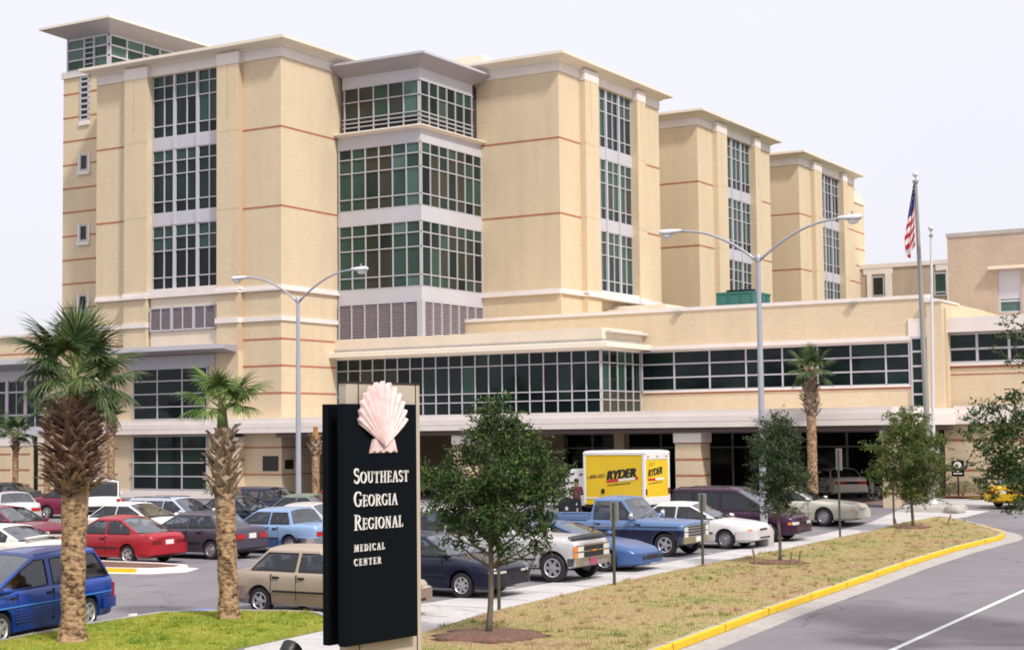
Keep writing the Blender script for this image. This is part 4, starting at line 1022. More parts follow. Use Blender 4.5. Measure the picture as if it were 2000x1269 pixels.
def palm(name, x, y, label, ztrunk, zboot0, zboot1, rt, rboot, nboot, fronds, seed, z0=None, mat='frond', bootm='boot', plen=.55, flen=.75, lean=(0, 0), messy=0.0, cat='palm tree', group=None, heart=.05):
    r = random.Random(seed)
    z0 = gz(x, y) + .1 if z0 is None else z0
    t = empty(name, (x, y, z0), 0, label, cat, group)
    P = lambda z: Vector((lean[0] * z / zboot1, lean[1] * z / zboot1, z))
    # trunk with ring scars
    mb = MB(); rs = []; n = 22; m = int(ztrunk / .05)
    for i in range(m + 1):
        z = ztrunk * i / m; c = P(z)
        rad = rt * (1.22 - .22 * min(1, z / .5)) * (1 + .016 * math.sin(z * 62) + r.uniform(-.022, .022))
        if z < .25: rad *= 1 + .10 * (1 - z / .25)
        rs.append([(c.x + rad * (1 + .05 * math.sin(3 * a + z * 9) + r.uniform(-.03, .03)) * math.cos(a), c.y + rad * (1 + .05 * math.sin(3 * a + z * 9) + r.uniform(-.03, .03)) * math.sin(a), z - .05) for a in [2 * math.pi * k / n for k in range(n)]])
    mb.rings(rs); mb.build('trunk', M['palmbark'], t, smooth=True)
    # criss-cross old leaf bases
    mb = MB()
    mb.tube([P(zboot0 - .1), P((zboot0 + zboot1) / 2), P(zboot1 + .15)], [rt, rboot * .62, rt * .8], 14)
    for k in range(nboot):
        q = (k + r.random()) / nboot; z = zboot0 + (zboot1 - zboot0) * q
        az = k * 2.39996 + r.uniform(-.15, .15)
        prof = math.sin(math.pi * min(1, .16 + q * .80)) ** .6
        rr = rt * .55 + (rboot - rt * .3) * prof * .62
        up = r.uniform(.55, 1.0) - messy * r.random() * 1.1
        L = r.uniform(.24, .40) * (rboot / .35) ** .5 * (1 + messy * .2)
        out = Vector((math.cos(az), math.sin(az), 0)); sd = Vector((-math.sin(az), math.cos(az), 0))
        b0 = P(z) + out * rr * .75
        for sgn in (-1, 1):
            w = r.uniform(.045, .065) * (rboot / .35) ** .5 * (1 - messy * .35)
            st = b0 + sd * sgn * .09 * (rboot / .35)
            dv = (out * .55 + Vector((0, 0, up)) - sd * sgn * r.uniform(.25, .5)).normalized()
            tn = sd * w; th = out * .022
            rings = []
            for s, ww in ((0, 1.25), (.5, .95), (1.0, .55)):
                c = st + dv * L * s + out * .05 * s * s
                rings.append([c - tn * ww - th, c + tn * ww - th, c + tn * ww * .7 + th, c - tn * ww * .7 + th])
            mb.rings(rings)
    mb.build('leaf_bases', M[bootm], t, fix=True)
    if heart > .1:
        hb = MB()
        for k in range(9):
            a = k * .7; hb.tube([P(zboot1 - .15) + Vector((.10 * math.cos(a), .10 * math.sin(a), 0)), P(zboot1 + heart * .6) + Vector((.06 * math.cos(a), .06 * math.sin(a), 0)), P(zboot1 + heart * 1.2) + Vector((.05 * math.cos(a), .05 * math.sin(a), 0))], [.05, .035, .02], 6)
        hb.build('crown_shaft', M['petiole'], t, smooth=True)
    for k, (az, el, ps, fs, dr) in enumerate(fronds):
        frond(t, P(zboot1 + heart * (.55 + .6 * r.random())) + Vector((.05 * math.cos(R(az)), .05 * math.sin(R(az)), 0)), R(az), R(el), plen * ps, flen * fs, seed * 100 + k, mat, dr)
    return t

# azimuth degrees here: camera looks along ~120 deg, its right hand is ~ -? (30 deg east of -y)
CR = math.degrees(math.atan2(math.sin(R(30.49)), math.cos(R(30.49))))      # image right = +30.5 deg
def view(a): return CR + a                                                # 0 = image right, 90 = away, 180 = left, 270 = towards camera
fr = [(view(a), e, p, f, d) for a, e, p, f, d in (
    (178, 40, 1.15, 1.10, .55), (165, 15, 1.0, 1.0, .8), (190, 62, 1.0, 1.05, .45), (120, 74, 1.0, 1.0, .25), (60, 76, 1.0, 1.05, .22), (88, 86, 1.1, 1.05, .1),
    (8, 42, 1.15, 1.05, .55), (350, 62, 1.0, 1.05, .4), (20, 10, .9, .95, .8), (340, 0, .8, .85, .9), (200, 5, .9, .9, .9), (230, 35, .9, .95, .8), (270, 45, .9, .95, .6),
    (300, 22, .9, .95, .8), (245, 12, .8, .9, .9), (320, 35, 1.0, .95, .6), (75, 40, .9, .9, .5), (140, 40, .9, .9, .5), (215, 55, 1.0, 1.0, .4), (285, 72, 1.0, .95, .25))]
palm('palm_tree', 32.04, -45.95, 'nearest cabbage palm with shaggy brown leaf bases at the left on the lawn', 3.0, 2.62, 4.15, .215, .44, 240, fr, 21, z0=.12, plen=.52, flen=.68, messy=.6, lean=(.0, .0), heart=.80, group=None)
fr2 = [(view(a), e, p, f, d) for a, e, p, f, d in (
    (2, 38, 1.1, 1.1, .7), (12, 8, 1.0, .95, .8), (345, -25, .9, .9, .9), (180, 50, 1.0, 1.0, .5), (60, 60, .9, 1.0, .4), (100, 75, .9, .9, .3), (270, 20, .9, .9, .8), (310, 40, .9, .9, .6), (200, 10, .8, .9, .8), (330, 70, .9, .95, .3))]
palm('palm_tree', 26.9, -40.93, 'second cabbage palm standing close behind the nearest palm on the left', 3.9, 3.5, 4.8, .19, .32, 70, fr2, 22, z0=.0, plen=.55, flen=.72, messy=.3, lean=(.22, .13))
fr3 = [(view(a), e, p, f, d) for a, e, p, f, d in (
    (5, 50, 1.15, 1.25, .75), (352, 66, 1.0, 1.15, .5), (178, 42, 1.0, 1.05, .7), (165, 62, 1.0, 1.0, .5), (200, 20, .9, .95, .85), (90, 82, .9, .9, .2), (270, 60, .9, .9, .5),
    (330, 0, .8, .8, .9), (250, 15, .9, .9, .8), (300, 40, .8, .9, .7), (60, 60, .9, .9, .4), (130, 60, .9, .9, .4), (20, 20, .8, .85, .8))]
palm('palm_tree', 32.26, -41.95, 'short cabbage palm with pale crossed leaf bases left of the green sign', 2.7, 2.36, 3.66, .195, .31, 46, fr3, 23, z0=.12, mat='frond_young', bootm='boot_pale', plen=.40, flen=.54, lean=(-.12, -.06), heart=.72)
fr4 = [(view(a), e, 1.0, 1.0, .6) for a, e in ((0, 40), (20, 10), (340, 60), (180, 40), (200, 10), (160, 60), (270, 50), (300, 10), (240, 0), (90, 80), (60, 40), (120, 40), (280, 80), (330, -20), (210, -25))]
palm('palm_tree', 30.05, -2.1, 'tall slim cabbage palm in front of the long window strip at the right', 5.0, 3.8, 5.75, .20, .36, 60, fr4, 24, bootm='boot_pale', plen=.55, flen=.62, lean=(-.02, 0))
frs = [(view(a), e, 1.0, 1.0, .55) for a, e in ((0, 45), (180, 45), (20, 5), (200, 5), (90, 70), (270, 60), (300, 10), (240, 15), (330, -15), (160, 65), (350, 70), (120, 30))]
palm('palm_tree', -16.4, -3.2, 'small distant palm before the white capped brick piers at the far left', 3.6, 2.6, 3.6, .17, .27, 26, frs, 25, plen=.5, flen=.75)
palm('palm_tree', -9.3, -3.0, 'small distant palm peeping out right of the nearest palm trunk', 4.6, 3.4, 4.6, .2, .34, 36, [(a, max(e, 20), p * .6, f * .8, .3) for a, e, p, f, d in frs], 26, plen=.5, flen=.7)
palm('palm_tree', -13.9, -3.2, 'small distant palm mostly hidden behind the left side of the nearest palm', 4.7, 3.6, 4.7, .17, .27, 26, [(a, e, p, f * .9, d) for a, e, p, f, d in frs], 27, plen=.5, flen=.7)
palm('palm_tree', -18.6, -3.2, 'small distant palm cut by the left edge of the picture', 4.2, 3.2, 4.2, .17, .27, 26, frs, 28, plen=.5, flen=.8)
t = palm('palm_tree', 4.55, -3.0, 'newly planted palm with its orange brown crown tied up tight left of the green sign', 2.75, 2.2, 3.25, .19, .28, 26, [], 29, bootm='boot_pale')
mb = MB(); mb.lathe([(.2, 3.1), (.16, 3.4), (.10, 3.6), (.13, 3.72), (.05, 3.78)], 10); mb.build('tied_crown', simple('dry_orange_fibre', (.36, .17, .05), .9, noise=.3, nscale=8), t, smooth=40)

# ------------------------------------------------------------------ young oaks
def oak(name, x, y, label, h, trunk_r, zc0, blobs, nleaf, seed, mat='oak', ls=(.045, .075), lean=(0, 0), group='young oaks in the grass median', sprig=260, sps=1.0):
    """blobs: (dx, dy, z, rx, rz) leafy masses, each fed by its own limb"""
    r = random.Random(seed)
    t = empty(name, (x, y, gz(x, y) + .12), 0, label, 'tree', group)
    mb = MB(); pts = []; n = 14
    for i in range(n + 1):
        q = i / n; pts.append((lean[0] * q + .04 * math.sin(q * 7 + seed), lean[1] * q + .04 * math.cos(q * 6 + seed), h * q))
    rad = [trunk_r * (1.25 if i == 0 else 1) * (1 - .82 * i / n) for i in range(n + 1)]
    mb.tube(pts, rad, 10); mb.build('trunk', M['bark'], t, smooth=True)
    bb = MB()
    lv = []; lf = []
    def trunk_at(z):
        q = max(0, min(1, z / h)); return Vector((lean[0] * q + .04 * math.sin(q * 7 + seed), lean[1] * q + .04 * math.cos(q * 6 + seed), z))
    tot = sum(b[3] ** 2 * b[4] for b in blobs)
    for dx, dy, z, rx, rz in blobs:
        c = Vector((dx, dy, z))
        zs = max(zc0 * .85, z - .35 * Vector((dx, dy, 0)).length - .3)
        a = trunk_at(zs); mid = (a + c) / 2 + Vector((0, 0, -.05))
        bb.tube([a, mid, c], [.03, .02, .008], 6)
        N = min(2600, int(nleaf * rx * rx * rz / tot)) if nleaf > 60000 else int(nleaf * rx * rx * rz / tot)
        nt = max(4, int(N / 42))
        twigs = []
        for k in range(nt):
            while True:
                u = Vector((r.uniform(-1, 1), r.uniform(-1, 1), r.uniform(-1, 1)))
                if .25 < u.length < 1: break
            rr = u.length ** .4
            u = u.normalized() * rr * r.uniform(.55, 1.32)
            p = c + Vector((u.x * rx, u.y * rx, u.z * rz)); twigs.append((p, u))
            if k % 2 == 0: bb.tube([c + (p - c) * .15, c + (p - c) * .6 + Vector((0, 0, .03)), p], [.010, .007, .003], 4, False)
        for k in range(N):
            p, u = twigs[r.randrange(nt)]
            g = Vector((r.gauss(0, 1), r.gauss(0, 1), r.gauss(0, .7))) * .105 * (rx / .6) ** .5
            q = p + g + u.normalized() * r.uniform(-.02, .10)
            L = r.uniform(*ls); W = L * r.uniform(.32, .46)
            ax = (u.normalized() * .6 + Vector((r.gauss(0, 1), r.gauss(0, 1), r.gauss(0, 1) - .15))).normalized()
            sd = ax.cross(Vector((r.gauss(0, 1), r.gauss(0, 1), r.gauss(0, 1)))).normalized()
            b = len(lv)
            nn = ax.cross(sd) * W * .35
            lv += [tuple(q - ax * L * .5), tuple(q + sd * W * .5 + nn), tuple(q + ax * L * .5), tuple(q - sd * W * .5 + nn)]
            lf.append((b, b + 1, b + 2, b + 3))
    for k in range(sprig):
        dx, dy, z, rx, rz = blobs[r.randrange(len(blobs))]
        u = Vector((r.gauss(0, 1), r.gauss(0, 1), r.gauss(.25, .7))).normalized()
        p0 = Vector((dx + u.x * rx * .8, dy + u.y * rx * .8, z + u.z * rz * .8)); ln = r.uniform(.22, .46) * sps
        p1 = p0 + u * ln + Vector((0, 0, -.03)); bb.tube([p0, p1], [.007, .003], 4, False)
        for q in range(int(14 * sps)):
            c = p0 + (p1 - p0) * r.uniform(.2, 1.08) + Vector((r.gauss(0, .03), r.gauss(0, .03), r.gauss(0, .03)))
            L = r.uniform(*ls); W = L * .4; ax = (u + Vector((r.gauss(0, .7), r.gauss(0, .7), r.gauss(0, .7)))).normalized(); sd = ax.cross(Vector((r.gauss(0, 1), r.gauss(0, 1), r.gauss(0, 1)))).normalized()
            b = len(lv); lv += [tuple(c - ax * L * .5), tuple(c + sd * W * .5), tuple(c + ax * L * .5), tuple(c - sd * W * .5)]; lf.append((b, b + 1, b + 2, b + 3))
    bb.build('limb', M['bark'], t, smooth=True)
    me = bpy.data.meshes.new('crown'); me.from_pydata(lv, [], lf); me.materials.append(M[mat])
    o = bpy.data.objects.new('crown', me); COL.objects.link(o); o.parent = t
    return t

ex, ey = math.cos(R(30.49)), math.sin(R(30.49))     # image right on the ground
ax_, ay_ = -ey, ex                                  # away from the camera
def B(right, away, z, rx, rz): return (ex * right + ax_ * away, ey * right + ay_ * away, z, rx, rz)
def fuzz(bl, seed, n, sx, z0, z1, rr):
    r = random.Random(seed)
    for k in range(n):
        a = r.uniform(0, 6.28); q = r.random() ** .5
        z = r.uniform(z0, z1); lim = math.sin(math.pi * (.12 + .80 * (z - z0) / (z1 - z0))) ** .7 * sx
        s = r.uniform(*rr); bl.append(B(lim * q * math.cos(a), lim * q * math.sin(a), z, s, s * r.uniform(.55, .8)))
    return bl
bl = [B(.28, 0, 4.0, .38, .30), B(.10, .1, 3.7, .55, .32), B(.55, -.1, 3.55, .45, .26), B(-.1, -.2, 3.35, .5, .28), B(.85, 0, 3.25, .42, .24), B(-.35, .2, 3.15, .4, .22), B(1.1, .1, 2.95, .40, .24),
      B(-.75, 0, 2.85, .48, .22), B(-1.0, -.1, 2.72, .34, .20), B(.35, -.4, 2.95, .6, .32), B(.6, .5, 2.85, .5, .28), B(1.2, -.1, 2.7, .38, .22), B(-.4, -.4, 2.65, .55, .28), B(.2, .1, 2.5, .7, .34), B(.95, -.3, 2.45, .5, .26),
      B(-.7, .1, 2.35, .5, .24), B(.3, -.5, 2.15, .55, .26), B(-.25, .3, 2.1, .5, .24), B(-.5, -.2, 1.95, .38, .20), B(.75, .2, 2.05, .5, .22), B(1.0, -.2, 1.85, .34, .18), B(.1, -.1, 1.8, .4, .2), B(-.55, .1, 1.7, .26, .14), B(.9, .1, 1.55, .26, .14), B(.35, -.2, 1.62, .3, .16)]
oak('young_oak', 38.44, -42.15, 'nearest bushy young oak right of the green sign, in front of the silver pickup', 4.1, .060, 1.45, [(b[0] * 1.02, b[1] * 1.1, b[2], b[3] * .72, b[4] * .70) for b in bl], 16500, 31, lean=(.1, .05), ls=(.06, .105))
bl = fuzz([B(-.08, 0, 3.85, .3, .26), B(.1, 0, 3.55, .42, .3), B(-.1, 0, 3.1, .6, .4), B(0, 0, 2.6, .65, .4), B(.05, 0, 2.1, .6, .36), B(0, 0, 1.75, .4, .24)], 5, 26, .72, 1.5, 3.75, (.22, .36))
oak('young_oak', 37.4, -25.15, 'slim young oak with grey green crown before the right lamp post', 3.9, .05, 1.4, bl, 9500, 32, mat='oak3', ls=(.06, .10))
bl = fuzz([B(-.05, 0, 4.1, .4, .3), B(-.5, 0, 3.9, .4, .22), B(.3, 0, 3.7, .55, .34), B(-.2, 0, 3.4, .7, .4), B(.5, 0, 3.1, .7, .36), B(-.9, 0, 3.0, .6, .28), B(-.2, 0, 2.7, .9, .46), B(.9, 0, 2.3, .6, .26), B(-.5, 0, 2.2, .85, .4), B(.4, 0, 1.9, .8, .34), B(-.3, 0, 1.7, .7, .3), B(1.1, 0, 3.0, .34, .2), B(1.3, .1, 2.0, .36, .18), B(-.5, 0, 1.3, .6, .3), B(.4, 0, 1.35, .65, .3), B(0, -.2, 1.05, .4, .2), B(.75, 0, 1.05, .34, .18), B(-.85, 0, 1.6, .45, .22)], 6, 30, 1.25, 1.2, 4.1, (.24, .42))
oak('young_oak', 36.38, -9.3, 'wide young oak with yellowing leaves in front of the white flagpole', 4.2, .06, 1.0, bl, 15000, 33, mat='oak2', ls=(.08, .13))
TR4 = []
rt = random.Random(44)
for px, py, rr in ((1930, 830, .2), (1958, 800, .22), (1940, 865, .26), (1960, 845, .36), (1985, 830, .36), (1950, 905, .32), (1975, 900, .4), (1995, 870, .44), (1985, 950, .36), (1965, 960, .26), (2010, 960, .42), (2000, 990, .26), (2000, 640, .16), (2010, 670, .2), (2000, 715, .12), (2030, 780, .34), (2060, 880, .36), (2070, 680, .36), (2150, 560, .4), (2130, 760, .4), (2200, 300, .4), (2200, 420, .4), (2170, 620, .4), (2260, 220, .4), (2200, 860, .4)):
    TR4.append(B((px - 2350) * 26 / 3137, rt.uniform(-.3, .3), 3.75 - (py - 832) * 26 / 3137, rr, rr * .72))
for k in range(13):
    a = k * 2.4; TR4.append(B(.2 + 1.15 * math.cos(a) * (.4 + .6 * (k % 3) / 2), 1.2 * math.sin(a), 3.9 + .5 * k, 1.0, .75))
oak('roadside_oak', 49.9, -38.7, 'dark leaved oak whose branches reach in at the right edge over the road', 9.8, .17, 2.6, TR4, 105000, 34, mat='oak', ls=(.06, .105), lean=(-.3, .3), group=None, sprig=200)
# shrubs in the bed at the right wall
def shrub(x, y, s, seed, label):
    r = random.Random(seed); t = empty('shrub', (x, y, .58), 0, label, 'shrub', 'small shrubs in the bed at the right wall')
    v = []; f = []; sb = MB()
    for k in range(7):
        a = r.uniform(0, 6.28); sb.tube([(0, 0, 0), (.25 * s * math.cos(a), .25 * s * math.sin(a), .6 * s)], [.012, .005], 5)
    sb.build('stem', M['bark'], t)
    for k in range(700):
        a = r.uniform(0, 6.28); q = r.random() ** .5 * .5 * s; z = r.uniform(.12, 1) ** .8 * .8 * s
        p = Vector((q * math.cos(a), q * math.sin(a), z)); ax = Vector((r.gauss(0, 1), r.gauss(0, 1), r.gauss(.5, 1))).normalized(); sd = ax.cross(Vector((0, 0, 1))).normalized()
        L = r.uniform(.05, .1); b = len(v); v += [tuple(p - ax * L / 2), tuple(p + sd * L * .25), tuple(p + ax * L / 2), tuple(p - sd * L * .25)]; f.append((b, b + 1, b + 2, b + 3))
    me = bpy.data.meshes.new('foliage'); me.from_pydata(v, [], f); me.materials.append(M['oak2']); o = bpy.data.objects.new('foliage', me); COL.objects.link(o); o.parent = t
shrub(33.6, 8.1, .9, 1, 'small leafy shrub just right of the green pictogram sign post'); shrub(34.4, 8.2, .8, 2, 'low shrub in pine straw under the right brick wall, partly behind the oak'); shrub(32.9, 8.3, .8, 3, 'small shrub left of the green pictogram sign post at the wall')
shrub(-3.6, -1.4, .9, 4, 'small green shrub at the foot of the shaded porch wall')

# ------------------------------------------------------------------ hospital sign
SA = math.atan2(.99166, .12891)        # the board runs away from the camera in this direction
SG = empty('hospital_sign', (40.09, -46.98, gz(40, -47) + .1), SA, 'tall dark green hospital sign with pink shell and white lettering on taupe pylon', 'sign')
# local frame: +x runs along the board away from the viewer, -y... the face looks towards +(-y) side chosen below
FY = 1 if False else -1
def sgb(mb, x0, x1, a, b, z0, z1): mb.box(x0, x1, FY * a, FY * b, z0 - .1, z1 - .1)
mb = MB(); sgb(mb, -1.36, .24, -.20, -.04, 0, 4.50); py = mb.build('pylon', M['taupe'], SG, bevel=.015)
mb = MB(); sgb(mb, .13, .15, -.21, -.036, .1, 4.505); sgb(mb, -1.37, .245, -.21, -.03, 4.50, 4.525); sgb(mb, .0, .15, -.05, -.036, 2.46, 2.49); sgb(mb, -1.12, -1.10, -.2, -.036, 0, 4.51); mb.build('panel_joint', M['seamline'], py)
mb = MB(); sgb(mb, -1.56, .0, .0, .10, .78, 4.20); bd = mb.build('sign_board', M['signgreen'], SG, bevel=.008)
mb = MB(); sgb(mb, -1.555, -.01, -.03, .001, .79, 4.19); mb.build('board_edge', M['signedge'], bd)
mb = MB(); sgb(mb, -1.56, 0, -.33, -.205, .78, 4.20); mb.build('rear_sign_board', M['signedge'], SG, bevel=.008)
# serif capitals drawn as strokes: (x, y, width) in cap heights
def arc(cx, cy, rx, ry, a0, a1, w0, w1, n=14):
    out = []
    for i in range(n + 1):
        a = R(a0 + (a1 - a0) * i / n); k = abs(math.cos(a)); out.append((cx + rx * math.cos(a), cy + ry * math.sin(a), w1 + (w0 - w1) * k))
    return out
T, N_ = .125, .045
def stem(x, y0=0, y1=1, w=T): return [(x, y0, w), (x, y1, w)]
def serif(x, y, l=.3): return [(x - l / 2, y, .05), (x + l / 2, y, .05)]
def bar(x0, x1, y, w=N_): return [(x0, y, w), (x1, y, w)]
def tick(x, y, d): return [(x, y, .05), (x, y + d, .03)]
GLY = {
 'S': (.56, [arc(.28, .75, .20, .22, 40, 270, .10, .12), arc(.28, .27, .22, .25, 90, -150, .10, .12), tick(.44, .75, .2), tick(.08, .05, .2)]),
 'O': (.82, [arc(.41, .5, .34, .48, 0, 360, .15, .05, 28)]),
 'U': (.80, [stem(.18, .32), serif(.18, 1), stem(.64, .32, 1, .06), serif(.64, 1, .24), arc(.41, .32, .23, .29, 180, 360, .11, .06)]),
 'T': (.70, [stem(.35), serif(.35, 0), bar(.03, .67, .97), tick(.05, .97, -.2), tick(.65, .97, -.2)]),
 'H': (.84, [stem(.18), stem(.66), serif(.18, 0), serif(.18, 1), serif(.66, 0), serif(.66, 1), bar(.18, .66, .52)]),
 'E': (.64, [stem(.18), serif(.14, 0, .24), serif(.14, 1, .24), bar(.14, .58, .97), bar(.14, .60, .03), bar(.18, .48, .52), tick(.57, .97, -.2), tick(.59, .03, .22), tick(.48, .43, .18)]),
 'A': (.76, [[(.12, 0, .055), (.38, 1, .055)], [(.38, 1, .15), (.64, 0, .15)], serif(.12, 0, .24), serif(.64, 0), bar(.2, .54, .36)]),
 'G': (.78, [arc(.42, .5, .34, .48, 45, 320, .14, .06, 22), stem(.66, .08, .44), serif(.66, .44, .28), tick(.66, .74, .22)]),
 'R': (.74, [stem(.18), serif(.18, 0), serif(.15, 1, .26), arc(.30, .74, .26, .235, 90, -90, .13, .05), bar(.18, .32, .975), bar(.18, .32, .505), [(.36, .5, .12), (.66, .02, .13)], serif(.68, .02, .2)]),
 'I': (.36, [stem(.18), serif(.18, 0), serif(.18, 1)]),
 'N': (.84, [stem(.17, 0, 1, .06), [(.17, 1, .15), (.66, 0, .15)], stem(.66, 0, 1, .06), serif(.17, 0, .26), serif(.66, 1, .26), serif(.14, 1, .18)]),
 'L': (.62, [stem(.18), serif(.18, 1), serif(.14, 0, .24), bar(.14, .57, .03), tick(.56, .03, .26)]),
 'M': (.98, [[(.15, 0, .055), (.2, 1, .055)], [(.2, 1, .15), (.48, .06, .13)], [(.48, .06, .06), (.78, 1, .06)], stem(.80, 0, 1, .15), serif(.15, 0, .26), serif(.80, 0), serif(.16, 1, .2), serif(.82, 1, .2)]),
 'D': (.80, [stem(.18), serif(.14, 0, .24), serif(.14, 1, .24), arc(.30, .5, .42, .475, 90, -90, .15, .05), bar(.18, .32, .975), bar(.18, .32, .025)]),
 'C': (.76, [arc(.42, .5, .34, .48, 45, 315, .14, .06, 22), tick(.66, .74, .22), tick(.66, .1, .18)]),
}
def serif_text(s, x, z, cap, small, target, parent):
    """small capitals; first letter taller. Drawn to the given total width"""
    wtot = sum(GLY[c][0] * (cap if i == 0 else small) for i, c in enumerate(s)); track = (target - wtot) / max(1, len(s) - 1)
    mb = MB(); cx = x
    for i, c in enumerate(s):
        hgt = cap if i == 0 else small; w, strokes = GLY[c]
        for st in strokes:
            L = []; Rr = []
            for k, (px, pz, pw) in enumerate(st):
                a = st[max(k - 1, 0)]; b = st[min(k + 1, len(st) - 1)]
                tx, tz = b[0] - a[0], b[1] - a[1]; q = math.hypot(tx, tz) or 1; nx, nz = -tz / q, tx / q
                L.append((px + nx * pw / 2, pz + nz * pw / 2)); Rr.append((px - nx * pw / 2, pz - nz * pw / 2))
            for k in range(len(st) - 1):
                q = [L[k], L[k + 1], Rr[k + 1], Rr[k]]
                mb.prism([(cx + p[0] * hgt, z + p[1] * hgt) for p in q], 'y', FY * .10, FY * .118)
        cx += w * hgt + track
    return mb.build('lettering', M['letter'], parent)
for s, x, z, cap, sm, wd in (('SOUTHEAST', -1.37, 2.965, .21, .16, 1.17), ('GEORGIA', -1.37, 2.635, .21, .16, .92), ('REGIONAL', -1.37, 2.305, .21, .16, 1.04), ('MEDICAL', -1.37, 2.0, .095, .095, .64), ('CENTER', -1.37, 1.80, .095, .095, .56)):
    serif_text(s, x, z, cap, sm, wd, bd)
# scallop shell relief
def shell():
    v = []; f = []; nr, na = 16, 132; cx, cz = -.76, 3.58; ribs = 13
    A = 118
    for i in range(nr + 1):
        q = i / nr
        for j in range(na + 1):
            u = -1 + 2 * j / na; th = R(90 + A * .80 * u * (.55 + .45 * (1 - abs(u) * .25)))
            th = R(90 - 57 * u)
            base = .60 + .33 * max(0, math.cos(u * math.pi / 2)) ** 1.1
            rad = base * (1 + .028 * math.cos(u * ribs * math.pi)) * q
            wx = 1.06 if True else 1
            x = cx + rad * math.cos(th); z = cz + rad * math.sin(th)
            dome = .045 * (1 - (q * .96) ** 2) ** .5 + .025
            rib = .016 * (math.cos(u * ribs * math.pi)) * (.3 + .7 * q)
            v.append((x, FY * (.10 + dome * 1.0 + rib), z - .1))
    for i in range(nr):
        for j in range(na):
            a = i * (na + 1) + j; f.append((a, a + 1, a + na + 2, a + na + 1))
    # rim down to the board
    b0 = len(v)
    for j in range(na + 1):
        p = v[nr * (na + 1) + j]; v.append((p[0], FY * .09, p[2]))
    for j in range(na): f.append((nr * (na + 1) + j, nr * (na + 1) + j + 1, b0 + j + 1, b0 + j))
    mb = MB(); mb.v = v; mb.f = f; mb.m = [0] * len(f); o = mb.build('shell_emblem', M['shell'], bd, smooth=50, fix=True)
    eb_ = MB()
    for s in (-1, 1):
        rs = []
        for q in (0, .25, .5, .75, 1):
            w = .30 * q + .04; zz = -.10
            rs.append([(cx + s * .21 * q, FY * .09, cz + .18 - .06 * q - .1), (cx + s * .21 * q, FY * (.145 - .012 * math.cos(q * 22)), cz + .17 - .06 * q - .1), (cx + s * .28 * q, FY * (.14 - .012 * math.cos(q * 22)), cz - .07 - .02 * math.cos(q * 12) - .1), (cx + s * .28 * q, FY * .09, cz - .09 - .1)])
        eb_.rings(rs)
    eb_.build('shell_ear', M['shell'], o, smooth=40)
shell()
# sign floodlight in the grass
FLD = empty('flood_light', (38.6, -48.0, .03), R(70), 'small round black ground flood light with white lens before the green sign', 'flood light')
mb = MB(); mb.tube([(0, 0, 0), (0, 0, .45)], .025, 8); mb.build('stem', M['black'], FLD)
mb = MB(); mb.lathe([(.02, -.22), (.10, -.19), (.15, -.08), (.165, .06), (.15, .07), (.14, .04), (0, .04)], 22, axis='x'); o = mb.build('housing', M['black'], FLD, smooth=40); o.location = (0, 0, .56); o.rotation_euler = (0, R(-38), R(25))
mb = MB(); mb.lathe([(.135, .043), (.0, .05)], 22, axis='x'); l = mb.build('lens', M['lens'], o, smooth=True)

